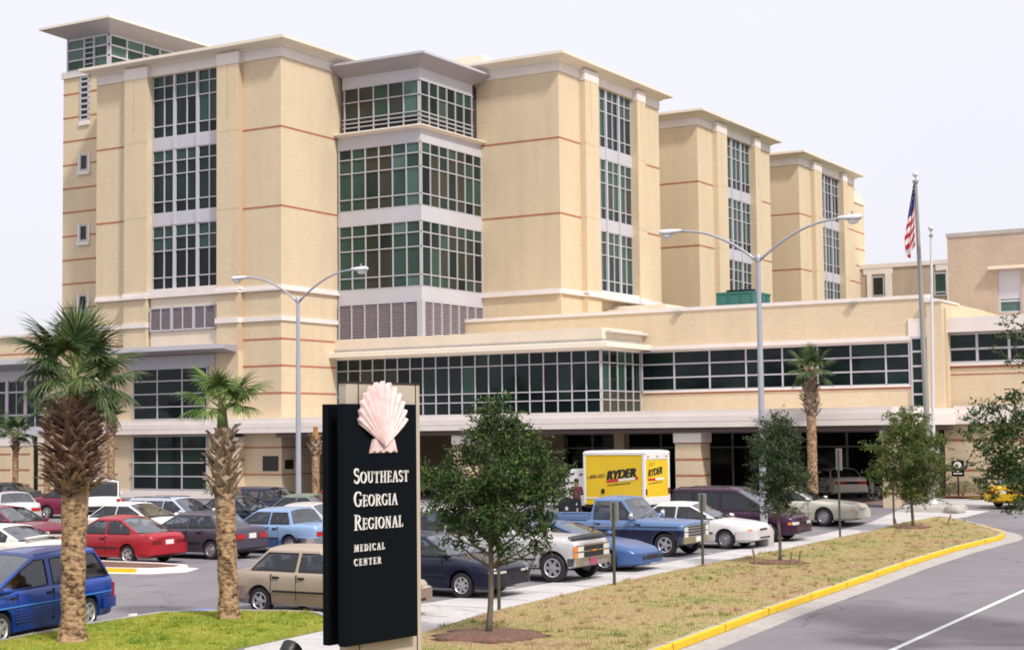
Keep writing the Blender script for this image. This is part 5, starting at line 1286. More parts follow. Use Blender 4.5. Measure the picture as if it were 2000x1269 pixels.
# ------------------------------------------------------------------ person at the truck
def person(x, y, rz, label):
    t = empty('person', (x, y, gz(x, y)), rz, label, 'person')
    # skeleton: facing +y local; arms bent forward holding something in front
    J = {'pelvis': (0, 0, .95, .150), 'waist': (0, .0, 1.08, .135), 'chest': (0, .01, 1.28, .165), 'neck': (0, .0, 1.475, .062), 'head0': (0, .015, 1.56, .082), 'head1': (0, .03, 1.67, .092),
         'shL': (-.19, 0, 1.40, .075), 'elL': (-.26, -.02, 1.13, .050), 'wrL': (-.13, .22, 1.12, .034), 'paL': (-.07, .28, 1.13, .036),
         'shR': (.19, 0, 1.40, .075), 'elR': (.26, -.02, 1.13, .050), 'wrR': (.13, .22, 1.14, .034), 'paR': (.07, .28, 1.16, .036),
         'hiL': (-.10, 0, .90, .115), 'knL': (-.12, .015, .50, .075), 'anL': (-.13, -.01, .09, .048), 'toL': (-.15, .16, .045, .042),
         'hiR': (.10, 0, .90, .115), 'knR': (.13, .02, .50, .075), 'anR': (.15, -.01, .09, .048), 'toR': (.18, .16, .045, .042)}
    E = [('pelvis', 'waist'), ('waist', 'chest'), ('chest', 'neck'), ('neck', 'head0'), ('head0', 'head1'), ('chest', 'shL'), ('shL', 'elL'), ('elL', 'wrL'), ('wrL', 'paL'), ('chest', 'shR'), ('shR', 'elR'), ('elR', 'wrR'), ('wrR', 'paR'),
         ('pelvis', 'hiL'), ('hiL', 'knL'), ('knL', 'anL'), ('anL', 'toL'), ('pelvis', 'hiR'), ('hiR', 'knR'), ('knR', 'anR'), ('anR', 'toR')]
    for s, sg in (('L', -1), ('R', 1)):
        px, py_, pz, _ = J['pa' + s]
        for k, (dx, dz, ln) in enumerate(((-.030, .0, .075), (-.010, .012, .085), (.010, .012, .08), (.028, .0, .065))):
            J['f%d%s' % (k, s)] = (px - sg * .02 + dx * .6, py_ + .05, pz + dz + .02 * k - .03, .011); J['g%d%s' % (k, s)] = (px - sg * .055 + dx * .4, py_ + .05 + ln * .35, pz + dz + .02 * k - .045, .009)
            E += [('pa' + s, 'f%d%s' % (k, s)), ('f%d%s' % (k, s), 'g%d%s' % (k, s))]
        J['t0' + s] = (px - sg * .035, py_ + .01, pz + .04, .012); E.append(('pa' + s, 't0' + s))
    names = list(J); idx = {n: i for i, n in enumerate(names)}
    me = bpy.data.meshes.new('body'); me.from_pydata([J[n][:3] for n in names], [(idx[a], idx[b]) for a, b in E], [])
    o = bpy.data.objects.new('body', me); COL.objects.link(o)
    sk = o.modifiers.new('skin', 'SKIN'); sk.use_smooth_shade = True
    for i, n in enumerate(names): me.skin_vertices[0].data[i].radius = (J[n][3] * (1.15 if n in ('chest', 'waist', 'pelvis') else 1), J[n][3] * (.85 if n in ('chest', 'waist', 'pelvis') else 1))
    me.skin_vertices[0].data[idx['pelvis']].use_root = True
    sb = o.modifiers.new('sub', 'SUBSURF'); sb.levels = 2; sb.render_levels = 2
    dg = bpy.context.evaluated_depsgraph_get(); me2 = bpy.data.meshes.new_from_object(o.evaluated_get(dg)); me2.name = 'body'
    o.modifiers.clear(); o.data = me2
    for m in ('skin', 'maroon_cloth', 'black_cloth', 'black'): me2.materials.append(M[m])
    for p in me2.polygons:
        c = p.center
        if c.z > 1.46: p.material_index = 0
        elif c.z < .10: p.material_index = 3
        elif c.z < .98 and abs(c.x) < .26 and c.y < .2: p.material_index = 2
        elif c.y > .12 and c.z > .95: p.material_index = 0
        else: p.material_index = 1
        p.use_smooth = True
    o.parent = t
    mb = MB(); mb.lathe([(.001, -.09), (.07, -.075), (.102, -.02), (.104, .03), (.08, .08), (.03, .105), (.001, .108)], 16, o=(0, .01, 1.685)); h = mb.build('hair', M['hair'], t, smooth=True)
    mb = MB(); 
    for s in (-1, 1): mb.lathe([(.001, -.014), (.022, -.006), (.022, .006), (.001, .012)], 8, axis='x', o=(s * .095, .02, 1.62))
    mb.lathe([(.001, 0), (.016, .02), (.012, .05), (.001, .06)], 8, o=(0, .118, 1.60)); mb.build('ear', M['skin'], t, smooth=True)
    return t
person(22.08, -8.3, R(32), 'person in dark maroon shirt and black trousers standing beside the yellow truck')

# ------------------------------------------------------------------ unseen wood added behind the viewpoint to darken reflections in the glazing
def unseen_wood():
    r = random.Random(77); v = []; f = []
    spots = [(-70 + 15 * k + r.uniform(-4, 4), -128 + r.uniform(-8, 8), r.uniform(9, 14)) for k in range(17)] + [(112 + r.uniform(-8, 8), -100 + 16 * k, r.uniform(9, 14)) for k in range(13)]
    for x, y, h in spots:
        for k in range(420):
            u = Vector((r.gauss(0, 1), r.gauss(0, 1), r.gauss(0, 1))).normalized() * r.uniform(.55, 1.05)
            p = Vector((x + u.x * 8, y + u.y * 8, h * .55 + u.z * h * .52)); a = Vector((r.gauss(0, 1), r.gauss(0, 1), r.gauss(0, 1))).normalized(); b = a.cross(u).normalized(); L = r.uniform(1.0, 2.2)
            n = len(v); v += [tuple(p - a * L), tuple(p + b * L * .7), tuple(p + a * L), tuple(p - b * L * .7)]; f.append((n, n + 1, n + 2, n + 3))
    me = bpy.data.meshes.new('unseen_wood'); me.from_pydata(v, [], f); me.materials.append(M['oak']); o = bpy.data.objects.new('unseen_wood', me); COL.objects.link(o)
    tag(o, 'unseen dark green wood across the road, added to darken the reflections in the glass', 'wood', kind='stuff')
unseen_wood()
# ------------------------------------------------------------------ vehicles
def interp(tab, x):
    if x <= tab[0][0]: return tab[0][1]
    for (a, p), (b, q) in zip(tab, tab[1:]):
        if x <= b: return p + (q - p) * (x - a) / (b - a) if b > a else q
    return tab[-1][1]

def paint(name, col, metal=.0, rough=.32):
    if name in M: return M[name]
    m, nt, b = new_mat(name)
    tc = nt.nodes.new('ShaderNodeTexCoord'); n = nt.nodes.new('ShaderNodeTexNoise'); n.inputs['Scale'].default_value = 2.2; n.inputs['Detail'].default_value = 6
    nt.links.new(tc.outputs['Object'], n.inputs['Vector'])
    r = nt.nodes.new('ShaderNodeMapRange'); r.inputs['To Min'].default_value = .90; r.inputs['To Max'].default_value = 1.06; nt.links.new(n.outputs['Fac'], r.inputs['Value'])
    mx = nt.nodes.new('ShaderNodeVectorMath'); mx.operation = 'SCALE'; mx.inputs[0].default_value = col; nt.links.new(r.outputs['Result'], mx.inputs['Scale']); nt.links.new(mx.outputs['Vector'], b.inputs['Base Color'])
    r2 = nt.nodes.new('ShaderNodeMapRange'); r2.inputs['To Min'].default_value = rough - .06; r2.inputs['To Max'].default_value = rough + .12; nt.links.new(n.outputs['Fac'], r2.inputs['Value']); nt.links.new(r2.outputs['Result'], b.inputs['Roughness'])
    b.inputs['Metallic'].default_value = metal; b.inputs['Coat Weight'].default_value = .45; b.inputs['Coat Roughness'].default_value = .06; b.inputs['Specular IOR Level'].default_value = .3
    M[name] = m
    return m

class Car:
    """parametric car: lofted lower body with wheel arches, lofted cabin, glazing, lamps, bumpers, wheels.
    x forward, y left, origin on the ground under the middle"""
    def __init__(s, name, label, cat, loc, rz, body, L=4.4, W=1.68, zs=.22, zroof=1.36, deck=None, cabin=None, wheels=(-1.28, 1.30), wr=.295, roofw=.72,
                 low=None, low_z=.45, side=None, tail='wide', front='slim', mould=True, group=None, rim='alloy', bumper=None, bumper_z=(.30, .58), nose=.16, tail_taper=.12, doors=(-.05,), head=None, belt_in=.93, dark_glass=False, rear_plate=True, spokes=5, taillens='redlens', stretch=1.0, rails=False, wiper=True):
        s.L, s.W, s.zs, s.zroof, s.wheels, s.wr = L, W, zs, zroof, wheels, wr
        s.body = body; s.nose = nose; s.tt = tail_taper; s.deck = deck; s.cabin = cabin; s.roofw = roofw; s.belt_in = belt_in
        s.t = empty(name, (loc[0], loc[1], gz(*loc)), R(rz), label, cat, group)
        s.low = low or body
        s.make_body(low_z)
        if cabin: s.make_cabin(side or [], dark_glass, wiper)
        for k, xw in enumerate(wheels):
            for sg in (-1, 1): s.wheel(xw, sg, rim, spokes)
        s.ends(tail, front, bumper, bumper_z, head, rear_plate, taillens)
        s.trim(mould, doors)
        if rails:
            mb = MB()
            for sg in (-1, 1):
                y = sg * s.W / 2 * s.roofw * .88; x0, x1 = cabin[1] + .1, cabin[2] - .15
                mb.tube([(x0, y, zroof + .0), (x0 + .1, y, zroof + .07), (x1 - .1, y, zroof + .07), (x1, y, zroof + .0)], .018, 6)
            for q in (.25, .75):
                x = cabin[1] + (cabin[2] - cabin[1]) * q; mb.tube([(x, -s.W / 2 * s.roofw * .88, zroof + .075), (x, s.W / 2 * s.roofw * .88, zroof + .075)], .014, 6)
            mb.build('roof_rack', M['black'], s.t)
    def hw(s, x):
        f = max(0, (x - (s.L / 2 - .75)) / .75); b = max(0, (-x - (s.L / 2 - .65)) / .65)
        return s.W / 2 * (1 - s.nose * f ** 2.2 - s.tt * b ** 2.2 - .015 * (2 * x / s.L) ** 2)
    def zt(s, x): return interp(s.deck, x)
    def make_body(s, low_z):
        L2 = s.L / 2; xs = set([-L2, -L2 + .04, -L2 + .12, L2 - .12, L2 - .04, L2])
        n = 22
        for i in range(n + 1): xs.add(-L2 + s.L * i / n)
        for x, z in s.deck: xs.add(x)
        ra = s.wr * 1.17
        for xw in s.wheels:
            for k in range(15): xs.add(xw + ra * math.cos(math.pi * k / 14))
            xs.add(xw + ra + .012); xs.add(xw - ra - .012)
        xs = sorted(x for x in xs if -L2 <= x <= L2)
        xx = [xs[0]]
        for x in xs[1:]:
            if x - xx[-1] > .006: xx.append(x)
        xs = xx
        rs = []
        for x in xs:
            z0 = s.zs
            if L2 - abs(x) < .3: z0 += .08 * (1 - (L2 - abs(x)) / .3) ** 2
            for xw in s.wheels:
                if abs(x - xw) <= ra: z0 = max(z0, s.wr + math.sqrt(max(0, ra * ra - (x - xw) ** 2)))
            w = s.hw(x); zt = s.zt(x)
            e = 0
            if L2 - abs(x) < .13: e = (1 - (L2 - abs(x)) / .13)
            zt2 = zt - .05 * e ** 2; w2 = w - .05 * e ** 2
            zb = max(z0 + .02, zt2 - .055)
            zm = max(z0 + .01, low_z); zm = min(zm, zb - .01)
            zmid = zm + (zb - zm) * .45
            half = [(0, z0 + .001), (w2 * .72, z0), (w2 * .965, z0), (w2 * .985, z0 + (zm - z0) * .4), (w2 * 1.0, zm), (w2 * 1.004, zmid), (w2 * .985, zb - (zb - zmid) * .25), (w2 * .965, zb), (w2 * .92, zt2 - .008), (w2 * .78, zt2 + .012), (w2 * .4, zt2 + .03), (0, zt2 + .036)]
            ring = [(x, y, z) for y, z in half] + [(x, -y, z) for y, z in reversed(half[1:-1])]
            rs.append(ring)
        mb = MB(); mb.rings(rs); k = len(rs[0])
        for i in range(len(mb.f)):
            if i < (len(rs) - 1) * k:
                j = i % k; jj = min(j, k - 1 - j) if True else j
                lowside = j in (0, 1, 2, 3) or j in (k - 1, k - 2, k - 3, k - 4)
                mb.m[i] = 1 if lowside else 0
        o = mb.build('body', [s.body, s.low], s.t, smooth=42)
        s.bodyo = o
        # floor pan so that light does not pass through the arches
        fb = MB(); fb.box(-L2 + .3, L2 - .3, -s.W / 2 + .26, s.W / 2 - .26, s.zs - .03, s.zs + .35); fb.build('floor_pan', M['black'], s.t)
    def csec(s, t):
        """cabin half width / height at height fraction t"""
        return t
    def cx(s, t, front):
        x0, x1, x2, x3 = s.cabin[0], s.cabin[1], s.cabin[2], s.cabin[3]
        return x3 + (x2 - x3) * t if front else x0 + (x1 - x0) * t
    def cz(s, x, t):
        zb = s.zt(x) - .03
        return zb + (s.zroof - zb) * t
    def cy(s, x, t):
        wb = s.hw(x) * s.belt_in; wr = s.W / 2 * s.roofw
        return wb + (wr - wb) * (t ** 1.12)
    def make_cabin(s, side, dark, wiper):
        x0, x1, x2, x3 = s.cabin[:4]
        mid = 6
        crown = lambda t, u: (.045 * min(1, t * 1.2) + .02) * (1 - u * u)
        mb = MB()
        # roof skin
        us = (-1, -.93, -.75, -.45, 0, .45, .75, .93, 1)
        rs = []
        for i in range(mid + 1):
            q = i / mid; x = x1 + (x2 - x1) * q; lift = .12 * q * (1 - q)
            rs.append([(x, u * s.cy(x, 1), s.zroof - (.022 if abs(u) == 1 else 0) + crown(1, u) + lift * (1 - u * u)) for u in us])
        mb.rings(rs, False, False, closed=False)
        # ends: pillars, header and scuttle round the glass
        for front in (True, False):
            xa, xb = (x3, x2) if front else (x0, x1)
            def P(q, u): 
                x = xa + (xb - xa) * q; return (x, (s.cy(x, q)) * u, s.cz(x, q) + crown(q, u) - (.022 * q if abs(u) == 1 else 0))
            qs = (0, .05, .25, .5, .75, .93, 1)
            for a, b in zip(qs, qs[1:]):
                cols = list(zip(us, us[1:]))
                for ua, ub in cols:
                    wpil = 1 - .085 / max(.3, s.cy(xa, a))
                    if a >= .05 and b <= .93 and abs(ua) <= .93 and abs(ub) <= .93: continue
                    mb.poly([P(a, ua), P(a, ub), P(b, ub), P(b, ua)])
        # sides: body coloured pillars and rails left round the side windows
        rows = (0, .09, .3, .5, .7, .88, 1.0)
        for sg in (-1, 1):
            S = lambda x, q: (x, sg * s.cy(x, q), s.cz(x, q) - (.022 * q))
            for a, b in zip(rows, rows[1:]):
                def spans(q):
                    xr, xf = s.cx(q, False), s.cx(q, True); out = []; cur = xr
                    for p, r in side:
                        pa = max(p, xr + .10 if x1 - x0 > .05 else x0 + .06); pb = min(r, xf - .09)
                        pb = max(pb, pa + .02); out.append((cur, pa)); cur = pb
                    out.append((cur, xf)); return out
                if a < .09 or b > .88 or not side: sp = [[(s.cx(a, False), s.cx(a, True))], [(s.cx(b, False), s.cx(b, True))]]
                else: sp = [spans(a), spans(b)]
                for (p0, p1), (r0, r1) in zip(*sp):
                    n = 6 if len(sp[0]) == 1 else 1
                    for k in range(n):
                        f0, f1 = k / n, (k + 1) / n
                        mb.poly([S(p0 + (p1 - p0) * f0, a), S(p0 + (p1 - p0) * f1, a), S(r0 + (r1 - r0) * f1, b), S(r0 + (r1 - r0) * f0, b)])
        mb.build('cabin_roof', s.body, s.t, smooth=38)
        gm = M['darkglass'] if dark else M['carglass']
        for sg in (-1, 1):
            for a, b in side:
                g = MB(); rows = []
                for q in (.08, .3, .5, .7, .89):
                    xa = max(a, s.cx(q, False) + .10) if x1 - x0 > .05 else max(a, x0 + .06)
                    xb = max(min(b, s.cx(q, True) - .09), xa + .02)
                    rows.append([(xa - .012, sg * (s.cy(xa, q) - .006), s.cz(xa, q) - .022 * q), (xb + .012, sg * (s.cy(xb, q) - .006), s.cz(xb, q) - .022 * q)])
                for i in range(len(rows) - 1): g.poly([rows[i][0], rows[i][1], rows[i + 1][1], rows[i + 1][0]])
                o = g.build('side_window', gm, s.t)
                fr = MB()
                loop = [r[0] for r in rows] + [r[1] for r in reversed(rows)]; loop.append(loop[0])
                fr.tube([(p[0], p[1] + sg * .010, p[2]) for p in loop], .011, 4, False); fr.build('window_seal', M['seam'], o)
        for front in (True, False):
            xa, xb = (x3, x2) if front else (x0, x1)
            g = MB(); rows = []
            for q in (.045, .25, .5, .75, .935):
                x = xa + (xb - xa) * q
                rows.append([(x, s.cy(x, q) * u, s.cz(x, q) + crown(q, u) - .006) for u in (-.94, -.75, -.45, 0, .45, .75, .94)])
            for i in range(len(rows) - 1):
                for j in range(len(rows[0]) - 1): g.poly([rows[i][j], rows[i][j + 1], rows[i + 1][j + 1], rows[i + 1][j]])
            o = g.build('windscreen' if front else 'rear_window', M['screen'] if (front or not dark) else gm, s.t, smooth=True)
            if front and wiper:
                wb = MB()
                for y0 in (-.55, .0):
                    p = [(x3 - .02, y0, s.cz(x3, 0) + .06), (xa + (xb - xa) * .16 + .03, y0 + .45, s.cz(xa + (xb - xa) * .16, .16) + .09)]
                    wb.tube(p, .012, 5)
                wb.build('wiper', M['black'], o)
        # interior
        fl = MB(); n = 8; xs = [x0 + .12 + (x3 - .1 - x0 - .12) * i / n for i in range(n + 1)]
        fl.rings([[(x, -s.hw(x) * s.belt_in * .97, s.zt(x) + .045), (x, s.hw(x) * s.belt_in * .97, s.zt(x) + .045)] for x in xs], False, False, closed=False); fl.build('cabin_floor', M['trim'], s.t)
        zb = s.zt((x0 + x3) / 2); H = s.zroof - zb
        sx = [x3 - .34 * (x3 - x0) - .25]
        if x3 - x0 > 2.0: sx.append(x0 + .30 * (x1 - x0) + .38)
        for k, x in enumerate(sx):
            for sg in (-1, 1):
                st = MB(); y = sg * s.W * .205; w = .23 if k == 0 else .30
                st.frustum(x - .10, x + .04, y - w, y + w, [(0, zb - .05), (.01, zb + H * .34), (-.02, zb + H * .44)])
                st.frustum(x - .10, x - .0, y - .11, y + .11, [(0, zb + H * .46), (.01, zb + H * .55), (-.01, zb + H * .68)])
                st.build('seat', M['seatcloth'], s.t, smooth=40)
        db = MB(); db.frustum(x3 - .55, x3 - .16, -s.W * .36, s.W * .36, [(0, zb - .02), (-.02, zb + .075)]); db.build('dashboard', M['trim'], s.t)
        sw = MB(); c = (x3 - .62, s.W * .205, zb + .10); pts = [(c[0] + .07 * math.sin(a), c[1] + .17 * math.cos(a), c[2] + .16 * math.sin(a)) for a in [2 * math.pi * k / 14 for k in range(15)]]; sw.tube(pts, .014, 5, False); sw.build('steering_wheel', M['trim'], s.t)
        # door mirrors
        for sg in (-1, 1):
            x = x3 - (x3 - x2) * .22; y = s.hw(x) * s.belt_in
            mb = MB(); z = s.zt(x) + .04
            secs = [(0, .03, .03), (.05, .07, .055), (.10, .085, .065), (.13, .08, .06), (.135, .0, .0)]
            mb.rings([[(x - q + .05, sg * (y + .11 + .10 * math.cos(a) * w / .085), z + .03 + h * math.sin(a)) for a in [2 * math.pi * k / 10 for k in range(10)]] for q, w, h in secs])
            mb.tube([(x, sg * (y - .02), z - .0), (x, sg * (y + .06), z + .02)], .025, 6); mb.build('door_mirror', s.body, s.t, smooth=40)
    def wheel(s, xw, sg, rim, spokes):
        r = s.wr; yo = sg * (s.hw(xw) - .02); w = .19
        mb = MB(); prof = [(r * .62, 0), (r * .66, -.004), (r * .90, .004), (r * .985, -.03), (r, -.06), (r, -w + .05), (r * .96, -w + .01), (r * .62, -w)]
        mb.lathe([(a, sg * b) for a, b in prof], 30, axis='y', cap=False)
        t = mb.build('wheel', M['rubber'], s.t, smooth=40, loc=(xw, yo, r))
        mb = MB(); R_ = r * .64
        mb.lathe([(R_, sg * .002), (R_ * .96, sg * .008), (R_ * .86, sg * -.012), (R_ * .84, sg * -.05), (.01, sg * -.05)], 30, axis='y', cap=False)
        if spokes:
            for k in range(spokes):
                a = 2 * math.pi * k / spokes; ca, sa = math.cos(a), math.sin(a); wd = R_ * (.20 if spokes > 4 else .3)
                def P(u, v, d): return (ca * u - sa * v, sg * d, sa * u + ca * v)
                mb.rings([[P(R_ * .2, -wd, -.046), P(R_ * .2, wd, -.046), P(R_ * .2, wd, -.008), P(R_ * .2, -wd, -.008)], [P(R_ * .9, -wd * .7, -.046), P(R_ * .9, wd * .7, -.046), P(R_ * .9, wd * .7, -.004), P(R_ * .9, -wd * .7, -.004)]])
            mb.lathe([(R_ * .30, sg * -.05), (R_ * .28, sg * .0), (R_ * .12, sg * .006), (.005, sg * .006)], 16, axis='y', cap=False)
        else:
            mb.lathe([(R_ * .82, sg * -.03), (R_ * .70, sg * .002), (R_ * .34, sg * -.008), (R_ * .28, sg * .008), (.005, sg * .010)], 30, axis='y', cap=False)
        mb.build('rim', M[rim], t, smooth=40)
        if spokes:
            b = MB(); b.lathe([(R_ * .88, sg * -.045), (.01, sg * -.045)], 24, axis='y', cap=False); b.build('brake_shadow', M['black'], t)
    def path(s, end):
        """outline from the centre of the end face round the corner and along the side"""
        L2 = s.L / 2; pts = []
        w = s.hw(L2 if end > 0 else -L2) - .03
        for q in (0, .25, .5, .75, .95, 1.0): pts.append((L2 + .012 - (.012 if q == 1 else 0), w * q))
        for d in (.03, .08, .15, .25, .4, .6, .9): pts.append((L2 - d, s.hw((L2 - d) * (1 if end > 0 else -1)) + .008))
        return [(end * x, y) for x, y in pts]
    def patch(s, name, end, a, b, z0, z1, mat, off=.01, th=.03, both=True, parent=None, wedge=0, split=True):
        """a band wrapped on the end face between arc lengths a..b from the centre line"""
        P = s.path(end); ln = [0]
        for p, q in zip(P, P[1:]): ln.append(ln[-1] + math.hypot(q[0] - p[0], q[1] - p[1]))
        def at(u):
            u = max(0, min(ln[-1] - .001, u))
            for i in range(len(P) - 1):
                if u <= ln[i + 1]:
                    k = (u - ln[i]) / (ln[i + 1] - ln[i]); p, q = P[i], P[i + 1]
                    tx, ty = q[0] - p[0], q[1] - p[1]; l = math.hypot(tx, ty); n = (ty / l * end, -tx / l * end)
                    if n[1] < -.001 or (abs(n[1]) < .001 and n[0] * end < 0): n = (-n[0], -n[1])
                    return Vector((p[0] + tx * k, p[1] + ty * k)), Vector(n)
        us = sorted(set([a, b] + [u for u in ln if a < u < b]))
        sides = (1, -1) if both else (1,)
        outs = []
        def strip(us_s):
            mb = MB(); rs = []
            for u, sg in us_s:
                p, n = at(u); o1 = p + n * off; o0 = p - n * th
                if u == 0: n = Vector((end, 0)); o1 = p + n * off; o0 = p - n * th
                f = wedge * (u - a) / max(.01, b - a)
                rs.append([(o0.x, sg * o0.y, z0), (o1.x, sg * o1.y, z0), (o1.x, sg * o1.y, z1 - f), (o0.x, sg * o0.y, z1 - f)])
            mb.rings(rs); return mb.build(name, mat, parent or s.t, smooth=35, bevel=0)
        if a <= 0: return strip([(u, -1) for u in reversed(us) if u > 0] + [(u, 1) for u in us])
        for sg in sides: outs.append(strip([(u, sg) for u in us]))
        return outs[0]
    def ends(s, tail, front, bumper, bz, head, rear_plate, taillens):
        L2 = s.L / 2; wf = s.hw(L2); wbk = s.hw(-L2)
        ra = s.wr * 1.17; fw_ = max(.12, min(.8, L2 - s.wheels[1] - ra - .03)); rw_ = max(.12, min(.7, L2 + s.wheels[0] - ra - .03))
        bm = bumper or s.low
        zf = s.zt(L2) - .05; zr = s.zt(-L2) - .05
        s.patch('front_bumper', 1, 0, wf + fw_, bz[0], bz[1], bm, off=.05, th=.05)
        s.patch('rear_bumper', -1, 0, wbk + rw_, bz[0] + .02, bz[1] + .02, bm, off=.05, th=.05)
        # front
        if front == 'slim':
            s.patch('headlight', 1, wf * .50, wf + .08, zf - .14, zf - .015, M['clear'], off=.014)
            s.patch('turn_lamp', 1, wf + .10, wf + .22, zf - .14, zf - .03, M['amber'], off=.012)
            s.patch('grille', 1, 0, wf * .42, zf - .11, zf - .02, M['black'], off=.010)
            s.patch('lower_grille', 1, 0, wf * .6, bz[0] + .03, bz[0] + .085, M['black'], off=.054)
        elif front == 'truck':
            s.patch('grille', 1, 0, wf * .58, zf - .36, zf - .03, M['black'], off=.012)
            for z in (zf - .05, zf - .20, zf - .37): s.patch('grille_bar', 1, 0, wf * .96, z - .014, z + .016, M['chrome'], off=.024)
            for z in (zf - .185, zf - .345): s.patch('headlight', 1, wf * .60, wf * .93, z, z + .115, M['clear'], off=.016)
            for z in (zf - .185, zf - .345): s.patch('turn_lamp', 1, wf * .95, wf + .05, z, z + .125, M['amber'], off=.016)
            mb = MB(); mb.box(L2 + .03, L2 + .045, -.09, .09, zf - .215, zf - .175); mb.build('bow_tie_badge', M['amber'], s.t)
            s.patch('bumper_face', 1, 0, wf * .75, bz[0] + .02, bz[0] + .11, s.low if bumper is None else M['steelrim'], off=.055)
        elif front == 'square':
            s.patch('grille', 1, 0, wf * .66, zf - .36, zf - .04, M['steelrim'], off=.012)
            for k in range(4): s.patch('grille_bar', 1, 0, wf * .66, zf - .33 + k * .085, zf - .29 + k * .085, M['black'], off=.018)
            s.patch('grille_surround', 1, 0, wf * .98, zf - .04, zf - .015, M['chrome'], off=.022)
            for z in (zf - .19, zf - .35): s.patch('headlight', 1, wf * .70, wf * .95, z, z + .13, M['clear'], off=.018)
            s.patch('turn_lamp', 1, wf * .99, wf + .18, zf - .43, zf - .36, M['amber'], off=.014)
        elif front == 'luxury':
            s.patch('grille', 1, 0, wf * .34, zf - .18, zf - .0, M['steelrim'], off=.03)
            for k in range(7): 
                mb = MB(); y = -.22 + k * .073; mb.box(L2 + .03, L2 + .05, y - .008, y + .008, zf - .17, zf - .01); mb.build('grille_bar', M['chrome'], s.t)
            s.patch('headlight', 1, wf * .42, wf + .05, zf - .15, zf - .03, M['clear'], off=.016)
            s.patch('turn_lamp', 1, wf + .06, wf + .26, zf - .14, zf - .04, M['amber'], off=.014)
        elif front == 'sport':
            s.patch('headlight', 1, wf * .55, wf + .10, zf - .10, zf + .01, M['clear'], off=.014)
            s.patch('lower_grille', 1, 0, wf * .55, bz[0] + .10, bz[0] + .22, M['black'], off=.056)
            s.patch('fog_lamp', 1, wf * .62, wf * .9, bz[0] + .10, bz[0] + .20, M['black'], off=.056)
        # tail
        if tail == 'wide':
            s.patch('tail_light', -1, wbk * .42, wbk + .10, zr - .22, zr - .06, M[taillens], off=.014)
        elif tail == 'bar':
            s.patch('tail_light', -1, wbk * .40, wbk + .05, zr - .20, zr - .05, M[taillens], off=.016)
            s.patch('tail_panel', -1, 0, wbk * .40, zr - .19, zr - .06, M['seam'], off=.012)
        elif tail == 'vert':
            s.patch('tail_light', -1, wbk * .84, wbk + .05, zr - .42, zr - .02, M[taillens], off=.016)
        elif tail == 'square':
            s.patch('tail_light', -1, wbk * .48, wbk * .98, zr - .22, zr - .07, M[taillens], off=.016)
        if rear_plate:
            mb = MB(); zp = zr - .21 if tail != 'vert' else zr - .35; mb.box(-L2 - .035, -L2 - .005, -.16, .16, zp, zp + .15); mb.build('licence_plate', M['plate'], s.t)
    def trim(s, mould, doors):
        if mould:
            L2 = s.L / 2; ra = s.wr * 1.2
            for sg in (-1, 1):
                mb = MB(); xs = [s.wheels[0] + ra + .03 + (s.wheels[1] - s.wheels[0] - 2 * ra - .06) * i / 6 for i in range(7)]
                z = .30 * s.zt(0) + .23
                mb.rings([[(x, sg * (s.hw(x) - .01), z - .025), (x, sg * (s.hw(x) + .018), z - .02), (x, sg * (s.hw(x) + .018), z + .02), (x, sg * (s.hw(x) - .01), z + .025)] for x in xs])
                mb.build('side_moulding', M['seam'] if mould == 'dark' else s.low, s.t)
        for sg in (-1, 1):
            if not doors: continue
            mb = MB()
            for x in doors:
                w = s.hw(x); zb = s.zt(x) - .06
                mb.box(x - .006, x + .006, sg * (w - .03), sg * (w + .0045), s.zs + .12, zb)
            mb.build('door_seam', M['seam'], s.t)
            for x in doors[:2]:
                h = MB(); z = s.zt(x) - .15; h.box(x + .05, x + .21, sg * (s.hw(x) - .02), sg * (s.hw(x) + .022), z, z + .045); h.build('door_handle', M['seam'], s.t, bevel=.008)

CARS = 'cars parked in the lot'
SED = lambda L=4.4, hz=.68, bz=.90, tz=.88, x0=-1.55, x3=1.05: [(-L / 2, tz - .06), (-L / 2 + .15, tz), (x0, bz), (x3, bz - .01), (L / 2 - .5, hz + .09), (L / 2 - .12, hz + .02), (L / 2, hz - .03)]
P_ = paint
champagne = P_('champagne_paint', (.47, .37, .295), .35, .34); navy = P_('dark_navy_paint', (.006, .008, .026)); silver = P_('silver_paint', (.58, .56, .56), .3)
blue_sp = P_('medium_blue_paint', (.055, .115, .29), .2); ltblue = P_('pale_blue_two_tone_paint', (.115, .19, .36), .1); dkblue = P_('dark_blue_two_tone_paint', (.016, .018, .055), .1); white = P_('white_paint_car', (.72, .69, .67))
purple = P_('dark_purple_paint', (.040, .008, .035), .15); cream_ = P_('pale_champagne_paint', (.52, .50, .42), .25); red_ = P_('red_car_paint', (.34, .012, .022)); grey_ = P_('dark_grey_paint', (.075, .06, .085), .2)
skyblue = P_('light_blue_paint', (.25, .37, .58), .2); burg = P_('burgundy_paint', (.19, .018, .05), .15); vanblue = P_('bright_blue_paint', (.002, .045, .30), 0, .26); yellow_ = P_('yellow_car_paint', (.75, .45, .01)); ivory = P_('ivory_paint', (.74, .70, .62))
vanlow = P_('bright_blue_lower_paint', (.002, .030, .21), 0, .3)

